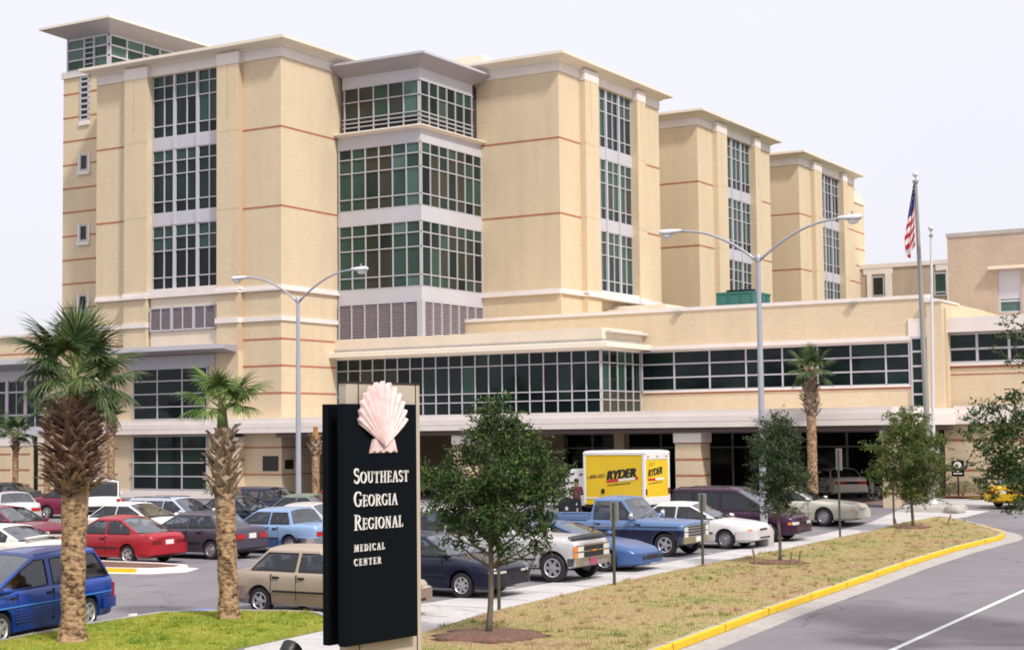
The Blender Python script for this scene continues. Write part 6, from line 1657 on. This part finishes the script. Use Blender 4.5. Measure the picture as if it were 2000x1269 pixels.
# --- front row, noses to the median
Car('parked_car', 'champagne sedan nearest the green sign, its nose hidden behind it', 'car', (32.85, -39.4), 0, champagne, L=4.2, W=1.64, zroof=1.36, deck=SED(4.2, .70, .92, .90, -1.50, 1.10), cabin=(-1.66, -1.18, .16, 1.14), side=[(-1.5, -.36), (-.24, 1.1)], wheels=(-1.27, 1.24), wr=.285, low=P_('champagne_low', (.30, .22, .185), .3), spokes=5, mould='dark', doors=(-.95, -.28, .82), tail='wide', group=CARS, head=None)
Car('parked_car', 'very dark navy sedan right of the green sign behind the young oak', 'car', (32.45, -34.85), 0, navy, L=4.45, W=1.68, zroof=1.38, deck=SED(4.45, .72, .93, .92, -1.55, 1.05), cabin=(-1.65, -1.0, .15, 1.08), side=[(-1.5, -.36), (-.24, 1.1)], wheels=(-1.25, 1.32), wr=.295, spokes=7, doors=(-.95, -.3, .8), mould='dark', bumper=navy, group=CARS)
SIL = Car('parked_truck', 'silver pickup truck with black grille and chrome bumper, second from the green sign', 'pickup truck', (31.85, -30.55), 0, silver, L=5.3, W=1.94, zs=.36, zroof=1.78, deck=[(-2.65, 1.12), (-.9, 1.14), (.95, 1.14), (2.2, 1.10), (2.58, 1.06), (2.65, 1.03)], cabin=(-2.62, -2.5, .20, .98), side=[(-2.5, -1.3), (-1.2, -.35), (-.22, 1.0)], wheels=(-1.55, 1.98), wr=.37, roofw=.80, front='truck', tail='vert', bumper=M['chrome'], bumper_z=(.42, .62), spokes=6, doors=(-1.2, -.3, .75), mould='dark', nose=.05, tail_taper=.03, group=CARS)
mb = MB(); mb.rings([[(2.30 + dx, -.88, 1.10 + dz), (2.38 + dx, -.4, 1.135 + dz), (2.40 + dx, 0, 1.145 + dz), (2.38 + dx, .4, 1.135 + dz), (2.30 + dx, .88, 1.10 + dz)] for dx, dz in ((.10, .0), (.12, .05), (.26, .0), (.28, -.035))], closed=False); mb.build('bonnet_guard', M['black'], SIL.t, smooth=40)
mb = MB(); mb.box(2.72, 2.735, -.30, .06, .43, .60); mb.build('front_plate', simple('red_blue_plate', (.34, .06, .12), .5, noise=.4, nscale=20), SIL.t)
Car('parked_car', 'low blue sports coupe between the silver and the two tone blue pickups', 'car', (32.15, -27.25), 0, blue_sp, L=4.75, W=1.80, zs=.16, zroof=1.22, deck=[(-2.37, .86), (-1.9, .92), (-1.3, .90), (.7, .86), (1.6, .76), (2.15, .62), (2.37, .50)], cabin=(-1.9, -.8, -.25, .95), side=[(-1.2, -.5), (-.45, .9)], wheels=(-1.25, 1.42), wr=.30, front='sport', tail='bar', bumper_z=(.22, .50), nose=.22, doors=(-.5, .7), mould=False, spokes=5, group=CARS)
PK = Car('parked_truck', 'two tone blue square bodied pickup truck with silver grille', 'pickup truck', (30.95, -21.95), 0, ltblue, L=5.15, W=1.92, zs=.34, zroof=1.70, deck=[(-2.57, 1.08), (-.55, 1.08), (1.0, 1.08), (2.2, 1.04), (2.5, 1.02), (2.57, 1.0)], cabin=(-.62, -.48, .45, 1.02), side=[(-.45, 1.0)], wheels=(-1.30, 1.95), wr=.36, roofw=.80, low=dkblue, low_z=.80, front='square', tail='vert', bumper=M['chrome'], bumper_z=(.40, .60), spokes=5, doors=(-.42, .95), mould=False, nose=.03, tail_taper=.02, group=CARS)
mb = MB()
for sg in (-1, 1): mb.box(-2.55, -.68, sg * .93, sg * .80, 1.05, 1.20)
mb.box(-2.57, -2.5, -.93, .93, 1.0, 1.19); mb.build('cargo_bed', ltblue, PK.t, bevel=.015)
mb = MB(); mb.box(-2.48, -.70, -.79, .79, 1.10, 1.115); mb.build('bed_floor', dkblue, PK.t)
for sg in (-1, 1):
    mb = MB(); mb.rings([[(x, sg * (PK.hw(x) - .01), .895 - .02), (x, sg * (PK.hw(x) + .012), .895 - .016), (x, sg * (PK.hw(x) + .012), .895 + .016), (x, sg * (PK.hw(x) - .01), .895 + .02)] for x in (-2.5, -1, 0, 1, 2.0, 2.4)]); mb.build('side_trim', M['chrome'], PK.t)
    mb = MB(); pts = [(1.95 + .435 * math.cos(a), sg * (PK.hw(1.95) + .005), .36 + .435 * math.sin(a)) for a in [math.pi * k / 14 for k in range(15)]]; mb.tube(pts, .016, 5); mb.build('arch_trim', M['chrome'], PK.t)
    mb = MB(); mb.lathe([(.0, -.06), (.10, -.05), (.12, 0), (.10, .04), (0, .05)], 12, axis='x', o=(.95, sg * 1.12, 1.20)); mb.build('chrome_mirror', M['chrome'], PK.t, smooth=True)
mb = MB(); mb.box(2.64, 2.655, -.16, .16, .44, .58); mb.build('front_plate', M['plate'], PK.t)
Car('parked_car', 'white sedan between the two tone blue pickup and the purple minivan', 'car', (31.9, -18.35), 0, white, L=4.7, W=1.78, zroof=1.38, deck=SED(4.7, .74, .93, .95, -1.6, 1.05), cabin=(-1.75, -1.05, .05, 1.15), side=[(-1.6, -.4), (-.3, 1.1)], wheels=(-1.35, 1.38), wr=.30, spokes=0, rim='steelrim', low=P_('white_low_paint', (.55, .52, .52)), doors=(-1.0, -.35, .85), mould='dark', nose=.20, group=CARS)
Car('parked_van', 'dark purple minivan beside the right lamp post', 'minivan', (31.85, -14.7), 0, purple, L=4.75, W=1.86, zs=.24, zroof=1.74, deck=[(-2.37, .98), (-2.3, 1.02), (1.35, 1.02), (2.0, .92), (2.3, .80), (2.37, .74)], cabin=(-2.34, -2.05, .25, 1.62), side=[(-2.2, -1.35), (-1.25, -.35), (-.25, 1.5)], wheels=(-1.4, 1.5), wr=.31, roofw=.80, front='slim', tail='vert', doors=(-1.3, -.3, .95), spokes=5, rails=True, mould='dark', dark_glass=True, group=CARS)
Car('parked_car', 'long pale champagne luxury sedan at the far end of the front row', 'car', (31.25, -7.4), 0, cream_, L=5.35, W=1.92, zs=.22, zroof=1.40, deck=[(-2.67, .84), (-2.5, .92), (-1.6, .95), (1.1, .93), (2.2, .84), (2.55, .78), (2.67, .70)], cabin=(-1.75, -1.05, .05, 1.12), side=[(-1.6, -.45), (-.35, 1.1)], wheels=(-1.50, 1.45), wr=.33, front='luxury', tail='wide', spokes=0, rim='steelrim', doors=(-1.05, -.4, .85), mould=True, nose=.14, group=CARS)

# --- second row, tails to the lane
Car('parked_car', 'red hatchback coupe with white plate next to the planted island', 'car', (18.25, -30.75), 180, red_, L=4.25, W=1.70, zroof=1.34, deck=SED(4.25, .68, .90, .90, -1.5, 1.0), cabin=(-1.72, -.72, .18, 1.05), side=[(-1.25, -.38), (-.26, 1.0)], wheels=(-1.22, 1.26), wr=.29, tail='square', taillens='darkredlens', doors=(-.35, .8), mould='dark', spokes=5, bumper=red_, group=CARS)
Car('parked_car', 'dark grey boxy sedan with red square tail lights behind the short palm', 'car', (19.15, -28.2), 180, grey_, L=4.55, W=1.70, zroof=1.36, deck=[(-2.27, .90), (-2.2, .96), (-1.5, .97), (1.05, .92), (2.0, .80), (2.27, .72)], cabin=(-1.6, -1.15, .2, 1.05), side=[(-1.45, -.42), (-.3, 1.0)], wheels=(-1.32, 1.3), wr=.29, tail='square', doors=(-1.0, -.36, .8), mould='dark', bumper=grey_, bumper_z=(.34, .56), spokes=0, rim='steelrim', group=CARS)
LB = Car('parked_car', 'light blue boxy sedan with chrome rear bumper right of the short palm', 'car', (20.1, -25.55), 180, skyblue, L=4.75, W=1.80, zroof=1.38, deck=[(-2.37, .86), (-2.3, .92), (-1.4, .95), (1.0, .93), (2.1, .84), (2.37, .76)], cabin=(-1.45, -1.2, .1, .85), side=[(-1.3, -.55), (-.45, .8)], wheels=(-1.35, 1.38), wr=.30, tail='square', bumper=M['chrome'], bumper_z=(.36, .52), doors=(-.9, -.5, .75), mould='dark', low=P_('light_blue_low', (.07, .13, .32), .15), spokes=0, rim='steelrim', group=CARS)
Car('parked_car', 'rounded silver sedan directly left of the green sign behind the light blue one', 'car', (19.0, -22.75), 180, silver, L=4.85, W=1.80, zroof=1.40, deck=[(-2.42, .82), (-2.2, .94), (-1.6, .96), (1.1, .92), (2.0, .80), (2.42, .66)], cabin=(-1.75, -1.0, .1, 1.2), side=[(-1.5, -.4), (-.3, 1.1)], wheels=(-1.35, 1.4), wr=.30, tail='wide', doors=(-1.0, -.35, .85), group=CARS)
WC = Car('parked_car', 'white coupe with rear spoiler behind the blue minivan at the left', 'car', (17.35, -34.6), 180, ivory, L=4.4, W=1.70, zroof=1.27, deck=[(-2.2, .84), (-2.0, .90), (-1.5, .90), (1.0, .86), (2.0, .72), (2.2, .64)], cabin=(-1.85, -.75, .1, 1.05), side=[(-1.2, -.4), (-.3, 1.0)], wheels=(-1.22, 1.28), wr=.29, tail='bar', doors=(-.35, .8), group=CARS)
mb = MB(); mb.rings([[(-2.12 - .0, y, .98 + .05 * (1 - abs(y) / .8)), (-1.94, y, 1.0 + .05 * (1 - abs(y) / .8)), (-1.94, y, 1.03 + .05 * (1 - abs(y) / .8)), (-2.14, y, 1.02 + .05 * (1 - abs(y) / .8))] for y in (-.78, -.4, 0, .4, .78)])
for y in (-.7, .7): mb.box(-2.05, -1.97, y - .03, y + .03, .86, 1.0)
mb.build('rear_spoiler', ivory, WC.t)
# --- third row, noses towards the second row
Car('parked_car', 'burgundy sedan facing right behind the nearest palm trunk', 'car', (10.5, -28.0), 0, burg, L=4.7, W=1.78, zroof=1.40, deck=SED(4.7, .76, .95, .95, -1.6, 1.1), cabin=(-1.7, -1.05, .1, 1.15), side=[(-1.6, -.4), (-.3, 1.1)], wheels=(-1.35, 1.38), wr=.30, doors=(-1.0, -.35, .85), group=CARS)
Car('parked_car', 'white rounded sedan facing right behind the red hatchback', 'car', (12.9, -24.2), 0, white, L=4.7, W=1.78, zroof=1.40, deck=SED(4.7, .72, .95, .95, -1.6, 1.2), cabin=(-1.7, -1.0, .1, 1.25), side=[(-1.6, -.4), (-.3, 1.1)], wheels=(-1.35, 1.38), wr=.30, doors=(-1.0, -.35, .85), group=CARS)
Car('parked_car', 'pale blue station wagon with dark roof rack facing right', 'station wagon', (12.2, -21.2), 0, P_('pale_wagon_paint', (.50, .53, .62), .2), L=4.75, W=1.76, zroof=1.46, deck=[(-2.37, .92), (-2.3, .96), (1.0, .95), (2.0, .84), (2.37, .74)], cabin=(-2.3, -1.95, .15, 1.05), side=[(-2.1, -1.2), (-1.1, -.3), (-.2, 1.0)], wheels=(-1.35, 1.35), wr=.30, rails=True, doors=(-1.1, -.25, .85), group=CARS)
Car('parked_car', 'dark sedan facing right, mostly hidden behind the pale blue wagon', 'car', (13.0, -18.6), 0, navy, L=4.6, W=1.74, zroof=1.38, deck=SED(4.6), cabin=(-1.65, -1.0, .1, 1.1), side=[(-1.5, -.4), (-.3, 1.0)], wr=.30, doors=(-.3,), group=CARS)
Car('parked_car', 'green grey sedan glimpsed behind the short palm trunk and light blue sedan', 'car', (14.6, -16.2), 0, P_('grey_green_paint', (.16, .20, .16), .2), L=4.6, W=1.74, zroof=1.40, deck=SED(4.6), cabin=(-1.65, -1.0, .1, 1.1), side=[(-1.5, -.4), (-.3, 1.0)], wr=.30, doors=(-.3,), group=CARS)
# --- back rows
Car('parked_van', 'dark navy minivan facing right before the shaded porch', 'minivan', (9.7, -12.6), 0, P_('deep_blue_paint', (.014, .012, .06), .1), L=4.7, W=1.80, zroof=1.52, deck=[(-2.35, .96), (1.3, .98), (2.0, .86), (2.35, .76)], cabin=(-2.3, -1.9, .1, 1.35), side=[(-2.1, -1.2), (-1.1, -.3), (-.2, 1.3)], wr=.31, doors=(-1.15, -.25, .9), group=CARS)
Car('parked_car', 'dark red car behind the left lamp post beside the green sign', 'car', (12.4, -10.0), 0, P_('dark_red_paint', (.30, .03, .03), .1), L=4.2, W=1.70, zroof=1.55, deck=SED(4.2, .8, 1.0, 1.0), cabin=(-1.95, -1.5, .1, .95), side=[(-1.6, -.5), (-.4, .9)], wheels=(-1.25, 1.25), wr=.30, doors=(-.45, .7), group=CARS)
Car('parked_suv', 'white four wheel drive with dark rear window seen from behind left of the low windows', 'suv', (-2.15, -10.9), 136, white, L=4.7, W=1.80, zs=.36, zroof=1.74, deck=[(-2.35, 1.02), (-2.3, 1.05), (1.1, 1.04), (2.1, .98), (2.35, .9)], cabin=(-2.33, -2.1, .2, 1.0), side=[(-2.1, -1.2), (-1.1, -.3), (-.2, 1.0)], wheels=(-1.4, 1.45), wr=.35, roofw=.82, tail='vert', dark_glass=True, doors=(-1.15, -.25, .8), rails=True, bumper=M['black'], bumper_z=(.42, .6), group=CARS)
Car('parked_car', 'silver sedan seen from behind at the far left edge', 'car', (-2.5, -16.2), 152, silver, L=4.7, W=1.76, zroof=1.36, deck=[(-2.35, .88), (-2.2, .96), (-1.4, .97), (1.05, .93), (2.0, .82), (2.35, .72)], cabin=(-1.5, -1.0, .1, 1.05), side=[(-1.4, -.4), (-.3, 1.0)], wheels=(-1.35, 1.35), wr=.30, tail='square', rear_plate=False, doors=(-1.0, -.35, .8), group=CARS)
Car('parked_car', 'burgundy car facing right beyond the silver sedan at the far left', 'car', (-3.0, -11.4), 12, burg, L=4.6, W=1.75, zroof=1.42, deck=SED(4.6, .78, .97, .95), cabin=(-1.7, -1.0, .1, 1.15), side=[(-1.5, -.4), (-.3, 1.0)], wr=.30, doors=(-.35,), group=CARS)
Car('parked_car', 'black car roof at the far left edge behind the silver sedan', 'car', (-9.5, -9.5), 20, M['black'], L=4.6, W=1.75, zroof=1.45, deck=SED(4.6, .78, .97, .95), cabin=(-1.7, -1.0, .1, 1.15), side=[(-1.5, -.4), (-.3, 1.0)], wr=.30, doors=(), group=CARS)
Car('parked_car', 'red car tail just visible right of the green sign behind the oak', 'car', (23.0, -25.9), 180, red_, L=4.4, W=1.72, zroof=1.36, deck=SED(4.4), cabin=(-1.6, -1.0, .1, 1.05), side=[(-1.5, -.4), (-.3, 1.0)], wr=.30, doors=(-.35,), tail='wide', group=CARS) if False else None
Car('parked_car', 'white sedan seen from behind in the shade of the drive through canopy', 'car', (27.3, 8.6), 128, ivory, L=4.6, W=1.72, zroof=1.36, deck=[(-2.3, .92), (-2.2, .98), (-1.4, .98), (1.05, .93), (2.0, .80), (2.3, .70)], cabin=(-1.55, -1.1, .1, 1.05), side=[(-1.4, -.4), (-.3, 1.0)], wheels=(-1.32, 1.3), wr=.29, tail='bar', doors=(-1.0, -.35, .8), mould='dark', rear_plate=False, group=None)
Car('parked_car', 'yellow car at the right edge almost hidden behind the dark oak', 'car', (38.15, 1.5), 75, yellow_, L=4.6, W=1.75, zroof=1.38, deck=SED(4.6), cabin=(-1.65, -1.0, .1, 1.1), side=[(-1.5, -.4), (-.3, 1.0)], wr=.30, doors=(-.35,), group=None)

# --- bright blue minivan leaving at the left
BV = Car('minivan', 'bright blue minivan with long sloping nose and ribbed lower panels at the left edge', 'minivan', (29.55, -45.2), -78, vanblue, L=4.75, W=1.82, zs=.22, zroof=1.55, deck=[(-2.37, .90), (-2.3, .98), (.9, .98), (1.8, .88), (2.2, .74), (2.37, .64)], cabin=(-2.28, -1.80, .15, 1.75), side=[(-2.14, -1.06), (-.98, -.26), (-.06, 1.5)], wheels=(-1.40, 1.42), wr=.31, roofw=.78, low=vanlow, low_z=.56, tail='vert', dark_glass=True, spokes=5, doors=(-.18, .95), mould=False, bumper=vanlow, bumper_z=(.34, .54), rear_plate=True, tail_taper=.08)
for sg in (-1, 1):
    mb = MB()
    for k in range(5):
        z = .40 + k * .052
        for a, b in ((-1.02, 1.04), (-2.2, -1.80)):
            xs = [a + (b - a) * i / 5 for i in range(6)]
            mb.rings([[(x, sg * (BV.hw(x) - .02), z - .014), (x, sg * (BV.hw(x) + .016), z - .008), (x, sg * (BV.hw(x) + .012), z + .012), (x, sg * (BV.hw(x) - .02), z + .016)] for x in xs])
    mb.build('ribbed_cladding', vanlow, BV.t)
    mb = MB(); xs = [-2.25 + 4.2 * i / 12 for i in range(13)]
    mb.rings([[(x, sg * (BV.hw(x) - .02), .665), (x, sg * (BV.hw(x) + .02), .67), (x, sg * (BV.hw(x) + .016), .695), (x, sg * (BV.hw(x) - .02), .70)] for x in xs]); mb.build('side_moulding', P_('pale_blue_stripe', (.05, .22, .62), .2), BV.t)

# --- yellow box truck
def box_truck(x, y, rz):
    t = empty('box_truck', (x, y, gz(x, y)), R(rz), 'yellow box truck with white cab and black RYDER lettering parked before the canopy', 'truck')
    yel = P_('truck_yellow', (.78, .52, .02), 0, .45); wh = P_('truck_white', (.75, .73, .71), 0, .4)
    L, W, z0, z1 = 2.95, 2.05, .56, 2.78
    # local x forward; box from x=-1.45-? to 1.5
    x0, x1 = -L / 2, L / 2
    mb = MB(); mb.box(x0 + .02, x1 - .02, -W / 2, W / 2, z0, z1 - .1); bx = mb.build('cargo_box', yel, t)
    mb = MB(); rs = []
    for q, zz in ((0, z1 - .16), (.0, z1 - .06), (.06, z1), (.25, z1 + .03)):
        rs.append([(x0 - .02 + q, -W / 2 - .02 + q, zz), (x1 + .02 - q, -W / 2 - .02 + q, zz), (x1 + .02 - q, W / 2 + .02 - q, zz), (x0 - .02 + q, W / 2 + .02 - q, zz)])
    mb.rings(rs); mb.build('roof_cap', wh, t, smooth=40)
    mb = MB()
    for sx in (x0, x1):
        for sy in (-1, 1): mb.box(sx - .02 if sx < 0 else sx - .09, sx + .10 if sx < 0 else sx + .02, sy * W / 2 - .02 * sy * 6, sy * (W / 2 + .02), z0 + .02, z1 - .1)
    mb.box(x0 - .022, x0 + .05, -W / 2 + .1, W / 2 - .1, z1 - .36, z1 - .12); mb.box(x0 - .022, x0 + .05, -W / 2 + .1, W / 2 - .1, z0, z0 + .32); build_each(mb, 'white_frame', wh, t, bevel=.015)
    mb = MB(); mb.box(x0 - .005, x0 + .03, -W / 2 + .12, W / 2 - .12, z0 + .32, z1 - .36); mb.build('roll_door', yel, t)
    for y in (-.75, 0.0, .75):
        mb = MB(); mb.box(x0 - .05, x0 - .01, y - .05, y + .05, z1 - .25, z1 - .21); mb.build('marker_lamp', M['redlens'], t)
    for s in (-1, 1):
        mb = MB(); mb.box(x0 - .06, x0 - .01, s * (W / 2 - .06), s * (W / 2 - .14), z0 + .42, z0 + .66); mb.build('tail_light', M['darkredlens'], t)
        mb = MB(); mb.box(x0 + .1, x1 - .1, s * (W / 2 + .012), s * (W / 2 - .01), z0 + .24, z0 + .30); mb.build('rub_rail', M['lens'], t)
        mb = MB(); mb.box(x1 - 1.02, x1 - .86, s * (W / 2 + .03), s * (W / 2 - .01), z0 + .46, z0 + .66); mb.build('fuel_flap', M['black'], t, bevel=.02)
        mb = MB(); mb.lathe([(.42, 0), (.42, .02), (0, .02)], 20, axis='y', o=(x0 + .85, s * (W / 2 + (.0 if s > 0 else -.02)), .42)); mb.build('wheel_arch', M['black'], t)
    # wheels, chassis
    for xw, r in ((x0 + .85, .36), (x1 + .95, .36)):
        for s in (-1, 1):
            mb = MB(); mb.lathe([(.2, 0), (r * .9, s * .01), (r, -s * .04), (r, -s * .20), (r * .9, -s * .24), (.2, -s * .24)], 26, axis='y'); wl = mb.build('wheel', M['rubber'], t, smooth=40, loc=(xw, s * (W / 2 - .04 if xw < 0 else W / 2 - .10), r))
            mb = MB(); mb.lathe([(.22, s * .012), (.20, s * .0), (.1, -s * .04), (.08, s * .02), (.01, s * .025)], 20, axis='y'); mb.build('rim', M['lamp_head'], wl, smooth=40)
    mb = MB(); mb.box(x0, x1 + 1.9, -.45, .45, .38, .62); mb.box(x0 + .3, x1, -.9, .9, .40, .62); mb.build('chassis', M['black'], t)
    mb = MB(); mb.box(x0 - .1, x0 + .02, -.95, .95, .42, .56); mb.build('rear_bumper', M['black'], t)
    # cab
    prof = [(x1 + .0, .50), (x1 + 2.02, .50), (x1 + 2.05, .62), (x1 + 2.0, 1.05), (x1 + 1.32, 1.22), (x1 + .88, 1.92), (x1 + .70, 2.0), (x1, 2.02)]
    rs = []
    for yy, sh in ((-.93, .0), (-.88, .03), (.88, .03), (.93, .0)):
        rs.append([(px - (0.03 if sh == 0 and px > x1 + .5 else 0), yy * (.93 if pz > 1.3 else 1), pz + sh * (1 if pz > 1 else 0)) for px, pz in prof])
    mb = MB(); mb.rings(rs); cb = mb.build('cab', wh, t, smooth=35)
    for s in (-1, 1):
        mb = MB(); yy = s * .93; mb.poly([(x1 + .16, yy * .935 + s * .012, 1.30), (x1 + 1.12, yy * .935 + s * .012, 1.30), (x1 + .80, yy * .935 + s * .006, 1.84), (x1 + .16, yy * .935 + s * .006, 1.86)]); mb.build('side_window', M['carglass'], cb)
        mb = MB(); mb.lathe([(.45, 0), (.45, .012), (0, .012)], 24, axis='y', o=(x1 + .95, s * .932 + (.0 if s > 0 else -.012), .40)); mb.build('wheel_arch', M['black'], cb)
        mb = MB(); mb.box(x1 + 2.0, x1 + 2.06, s * .5, s * .82, .78, .96); mb.build('headlight', M['clear'], cb)
        mb = MB(); mb.box(x1 + .98, x1 + 1.08, s * .93, s * 1.18, 1.28, 1.55); mb.build('mirror', M['black'], cb, bevel=.02)
    mb = MB(); mb.poly([(x1 + 1.335, -.78, 1.27), (x1 + 1.335, .78, 1.27), (x1 + .92, .74, 1.90), (x1 + .92, -.74, 1.90)]); mb.build('windscreen', M['screen'], cb)
    mb = MB(); mb.box(x1 + 2.02, x1 + 2.07, -.45, .45, .74, .98); mb.build('grille', M['black'], cb)
    mb = MB(); mb.box(x1 + 2.0, x1 + 2.16, -.92, .92, .46, .64); mb.build('front_bumper', M['chrome'], cb)
    # lettering: real raised decals. The viewed side is local +y (left), the rear faces -x
    def text(body, size, mat, origin, xdir, shear=0, bold=0, width=None, rise=0):
        cu = bpy.data.curves.new('txt', 'FONT'); cu.body = body; cu.size = size; cu.shear = shear; cu.offset = bold; cu.extrude = .004
        o = bpy.data.objects.new('txt', cu); COL.objects.link(o)
        dg = bpy.context.evaluated_depsgraph_get(); me = bpy.data.meshes.new_from_object(o.evaluated_get(dg)); bpy.data.objects.remove(o)
        me.name = 'lettering'; me.materials.clear(); me.materials.append(mat)
        xs = [v.co.x for v in me.vertices]; k = (width / (max(xs) - min(xs))) if width else 1; mn = min(xs)
        xd = Vector(xdir); zd = Vector((0, 0, 1)); nd = xd.cross(zd)
        for v in me.vertices:
            px = (v.co.x - mn) * k; py = v.co.y + rise * px; pn = v.co.z
            p = Vector(origin) + xd * px + zd * py + nd * pn; v.co = p
        ob = bpy.data.objects.new('lettering', me); COL.objects.link(ob); ob.parent = bx
    Y = W / 2 + .008; XD = (-1, 0, 0)      # reading direction on the left side runs from cab to tail
    blk = M['black']; rdm = simple('decal_red', (.55, .03, .02), .5)
    for sh in (0, .03, .06): text('RYDER', .50, blk, (x1 - 1.12 - sh, Y + sh * .02, 1.60), XD, .22, .010, 1.40, .10)
    text('1-800-GO-', .20, blk, (x1 - .18, Y, 1.62), XD, .12, .0, .90, .10)
    text('www.yellowtruck.com', .105, blk, (x1 - 1.16, Y, 1.335), XD, .12, .001, 1.12, .10)
    def slash(xa, xb, za, h, mat, side=True):
        mb = MB(); k = .10
        if side: mb.prism([(x1 - xa, za + k * 0), (x1 - xb, za + k * (xb - xa)), (x1 - xb, za + k * (xb - xa) + h), (x1 - xa, za + h)], 'y', Y - .004, Y + .004)
        else: mb.prism([(xa, za), (xb, za - k * (xb - xa)), (xb, za + h - k * (xb - xa)), (xa, za + h)], 'x', x0 - .016, x0 - .008)
        mb.build('decal_stripe', mat, bx)
    slash(1.14, 1.70, 1.47, .11, rdm); slash(1.71, 2.50, 1.53, .09, M['letter']); slash(2.51, 2.66, 1.61, .11, rdm)
    XR = (0, -1, 0); X_ = (x0 - .008)
    for sh in (0, .03): text('RYDER', .40, blk, (X_ - sh * .02, .74 - sh, 1.72), XR, .25, .008, 1.15, .10)
    text('GO', .2, simple('dark_yellow_decal', (.5, .33, .02), .5), (X_, .66, 2.15), XR, .1, .01, .5, .05)
    mb = MB(); mb.box(x0 - .016, x0 - .008, -.02, .74, 1.55, 1.65); mb.build('decal_stripe', rdm, bx)
    mb = MB(); mb.box(x0 - .0165, x0 - .008, -.55, .15, 1.57, 1.66); mb.build('decal_stripe', M['letter'], bx)
    text('www.yellowtruck.com', .09, blk, (X_, .70, 1.40), XR, .1, 0, 1.1, .06)
    return t
box_truck(23.3, -6.1, 175)
# ------------------------------------------------------------------ camera, light, sky
cam = bpy.data.cameras.new('camera'); co = bpy.data.objects.new('camera', cam); COL.objects.link(co)
cam.sensor_width = 36; cam.lens = 36 * 3136.67 / 2000; cam.clip_end = 4000; cam.clip_start = .3
pi_, ro_, ya_ = R(3.86152), R(-.66049), R(30.49353)
cp, sp, c_, s_ = math.cos(pi_), math.sin(pi_), math.cos(ro_), math.sin(ro_)
fw = Vector((0, cp, sp)); r0 = Vector((1, 0, 0)); u0 = Vector((0, -sp, cp))
rv = c_ * r0 + s_ * u0; uv_ = -s_ * r0 + c_ * u0
Rz = Matrix.Rotation(ya_, 3, 'Z')
rv, uv_, fw = Rz @ rv, Rz @ uv_, Rz @ fw
m = Matrix((rv, uv_, -fw)).transposed().to_4x4()
m.translation = Vector((53.65, -67.0, 3.75))
co.matrix_world = m
scene.camera = co

SUN_AZ, SUN_EL = R(-26), R(50)         # direction towards the sun, azimuth from +x
sd = Vector((math.cos(SUN_AZ) * math.cos(SUN_EL), math.sin(SUN_AZ) * math.cos(SUN_EL), math.sin(SUN_EL)))
sl = bpy.data.lights.new('sun', 'SUN'); sl.energy = 2.3; sl.angle = R(5); sl.color = (1.0, .965, .92)
so = bpy.data.objects.new('sun', sl); COL.objects.link(so)
so.rotation_euler = (-sd).to_track_quat('-Z', 'Y').to_euler()

w = bpy.data.worlds.new('World'); scene.world = w; w.use_nodes = True
nt = w.node_tree; bg = nt.nodes['Background']
sky = nt.nodes.new('ShaderNodeTexSky'); sky.sky_type = 'NISHITA'; sky.sun_disc = False
sky.sun_elevation = SUN_EL; sky.sun_rotation = math.pi / 2 - SUN_AZ; sky.dust_density = 4; sky.air_density = 1.2
tc = nt.nodes.new('ShaderNodeTexCoord'); sx = nt.nodes.new('ShaderNodeSeparateXYZ'); nt.links.new(tc.outputs['Generated'], sx.inputs[0])
# bright veil of high cloud: paler near the horizon, brightest overhead
cr = nt.nodes.new('ShaderNodeValToRGB')
els = [(0.0, (6.2, 6.1, 6.6)), (.10, (6.5, 6.4, 7.0)), (.35, (6.8, 6.7, 7.2)), (1.0, (9.2, 9.0, 9.3))]
while len(cr.color_ramp.elements) < 4: cr.color_ramp.elements.new(.5)
for e, (p, c) in zip(cr.color_ramp.elements, els): e.position = p; e.color = (*c, 1)
nt.links.new(sx.outputs['Z'], cr.inputs['Fac'])
nz = nt.nodes.new('ShaderNodeTexNoise'); nz.inputs['Scale'].default_value = 2.2; nz.inputs['Detail'].default_value = 5; nt.links.new(tc.outputs['Generated'], nz.inputs['Vector'])
mr = nt.nodes.new('ShaderNodeMapRange'); mr.inputs['To Min'].default_value = .95; mr.inputs['To Max'].default_value = 1.05; nt.links.new(nz.outputs['Fac'], mr.inputs['Value'])
vs = nt.nodes.new('ShaderNodeVectorMath'); vs.operation = 'SCALE'; nt.links.new(cr.outputs['Color'], vs.inputs[0]); nt.links.new(mr.outputs['Result'], vs.inputs['Scale'])
mx = nt.nodes.new('ShaderNodeMix'); mx.data_type = 'RGBA'; mx.inputs['Factor'].default_value = .88
nt.links.new(sky.outputs['Color'], mx.inputs[6]); nt.links.new(vs.outputs['Vector'], mx.inputs[7])
nt.links.new(mx.outputs[2], bg.inputs['Color']); bg.inputs['Strength'].default_value = .094

vs_ = scene.view_settings; vs_.view_transform = 'Standard'; vs_.look = 'None'; vs_.exposure = .67; vs_.gamma = 1
scene.render.resolution_x = 1024; scene.render.resolution_y = 649
scene.cycles.max_bounces = 6; scene.cycles.diffuse_bounces = 3; scene.cycles.glossy_bounces = 3; scene.cycles.transparent_max_bounces = 10
scene.cycles.use_denoising = True
scene.cycles.filter_width = 1.8
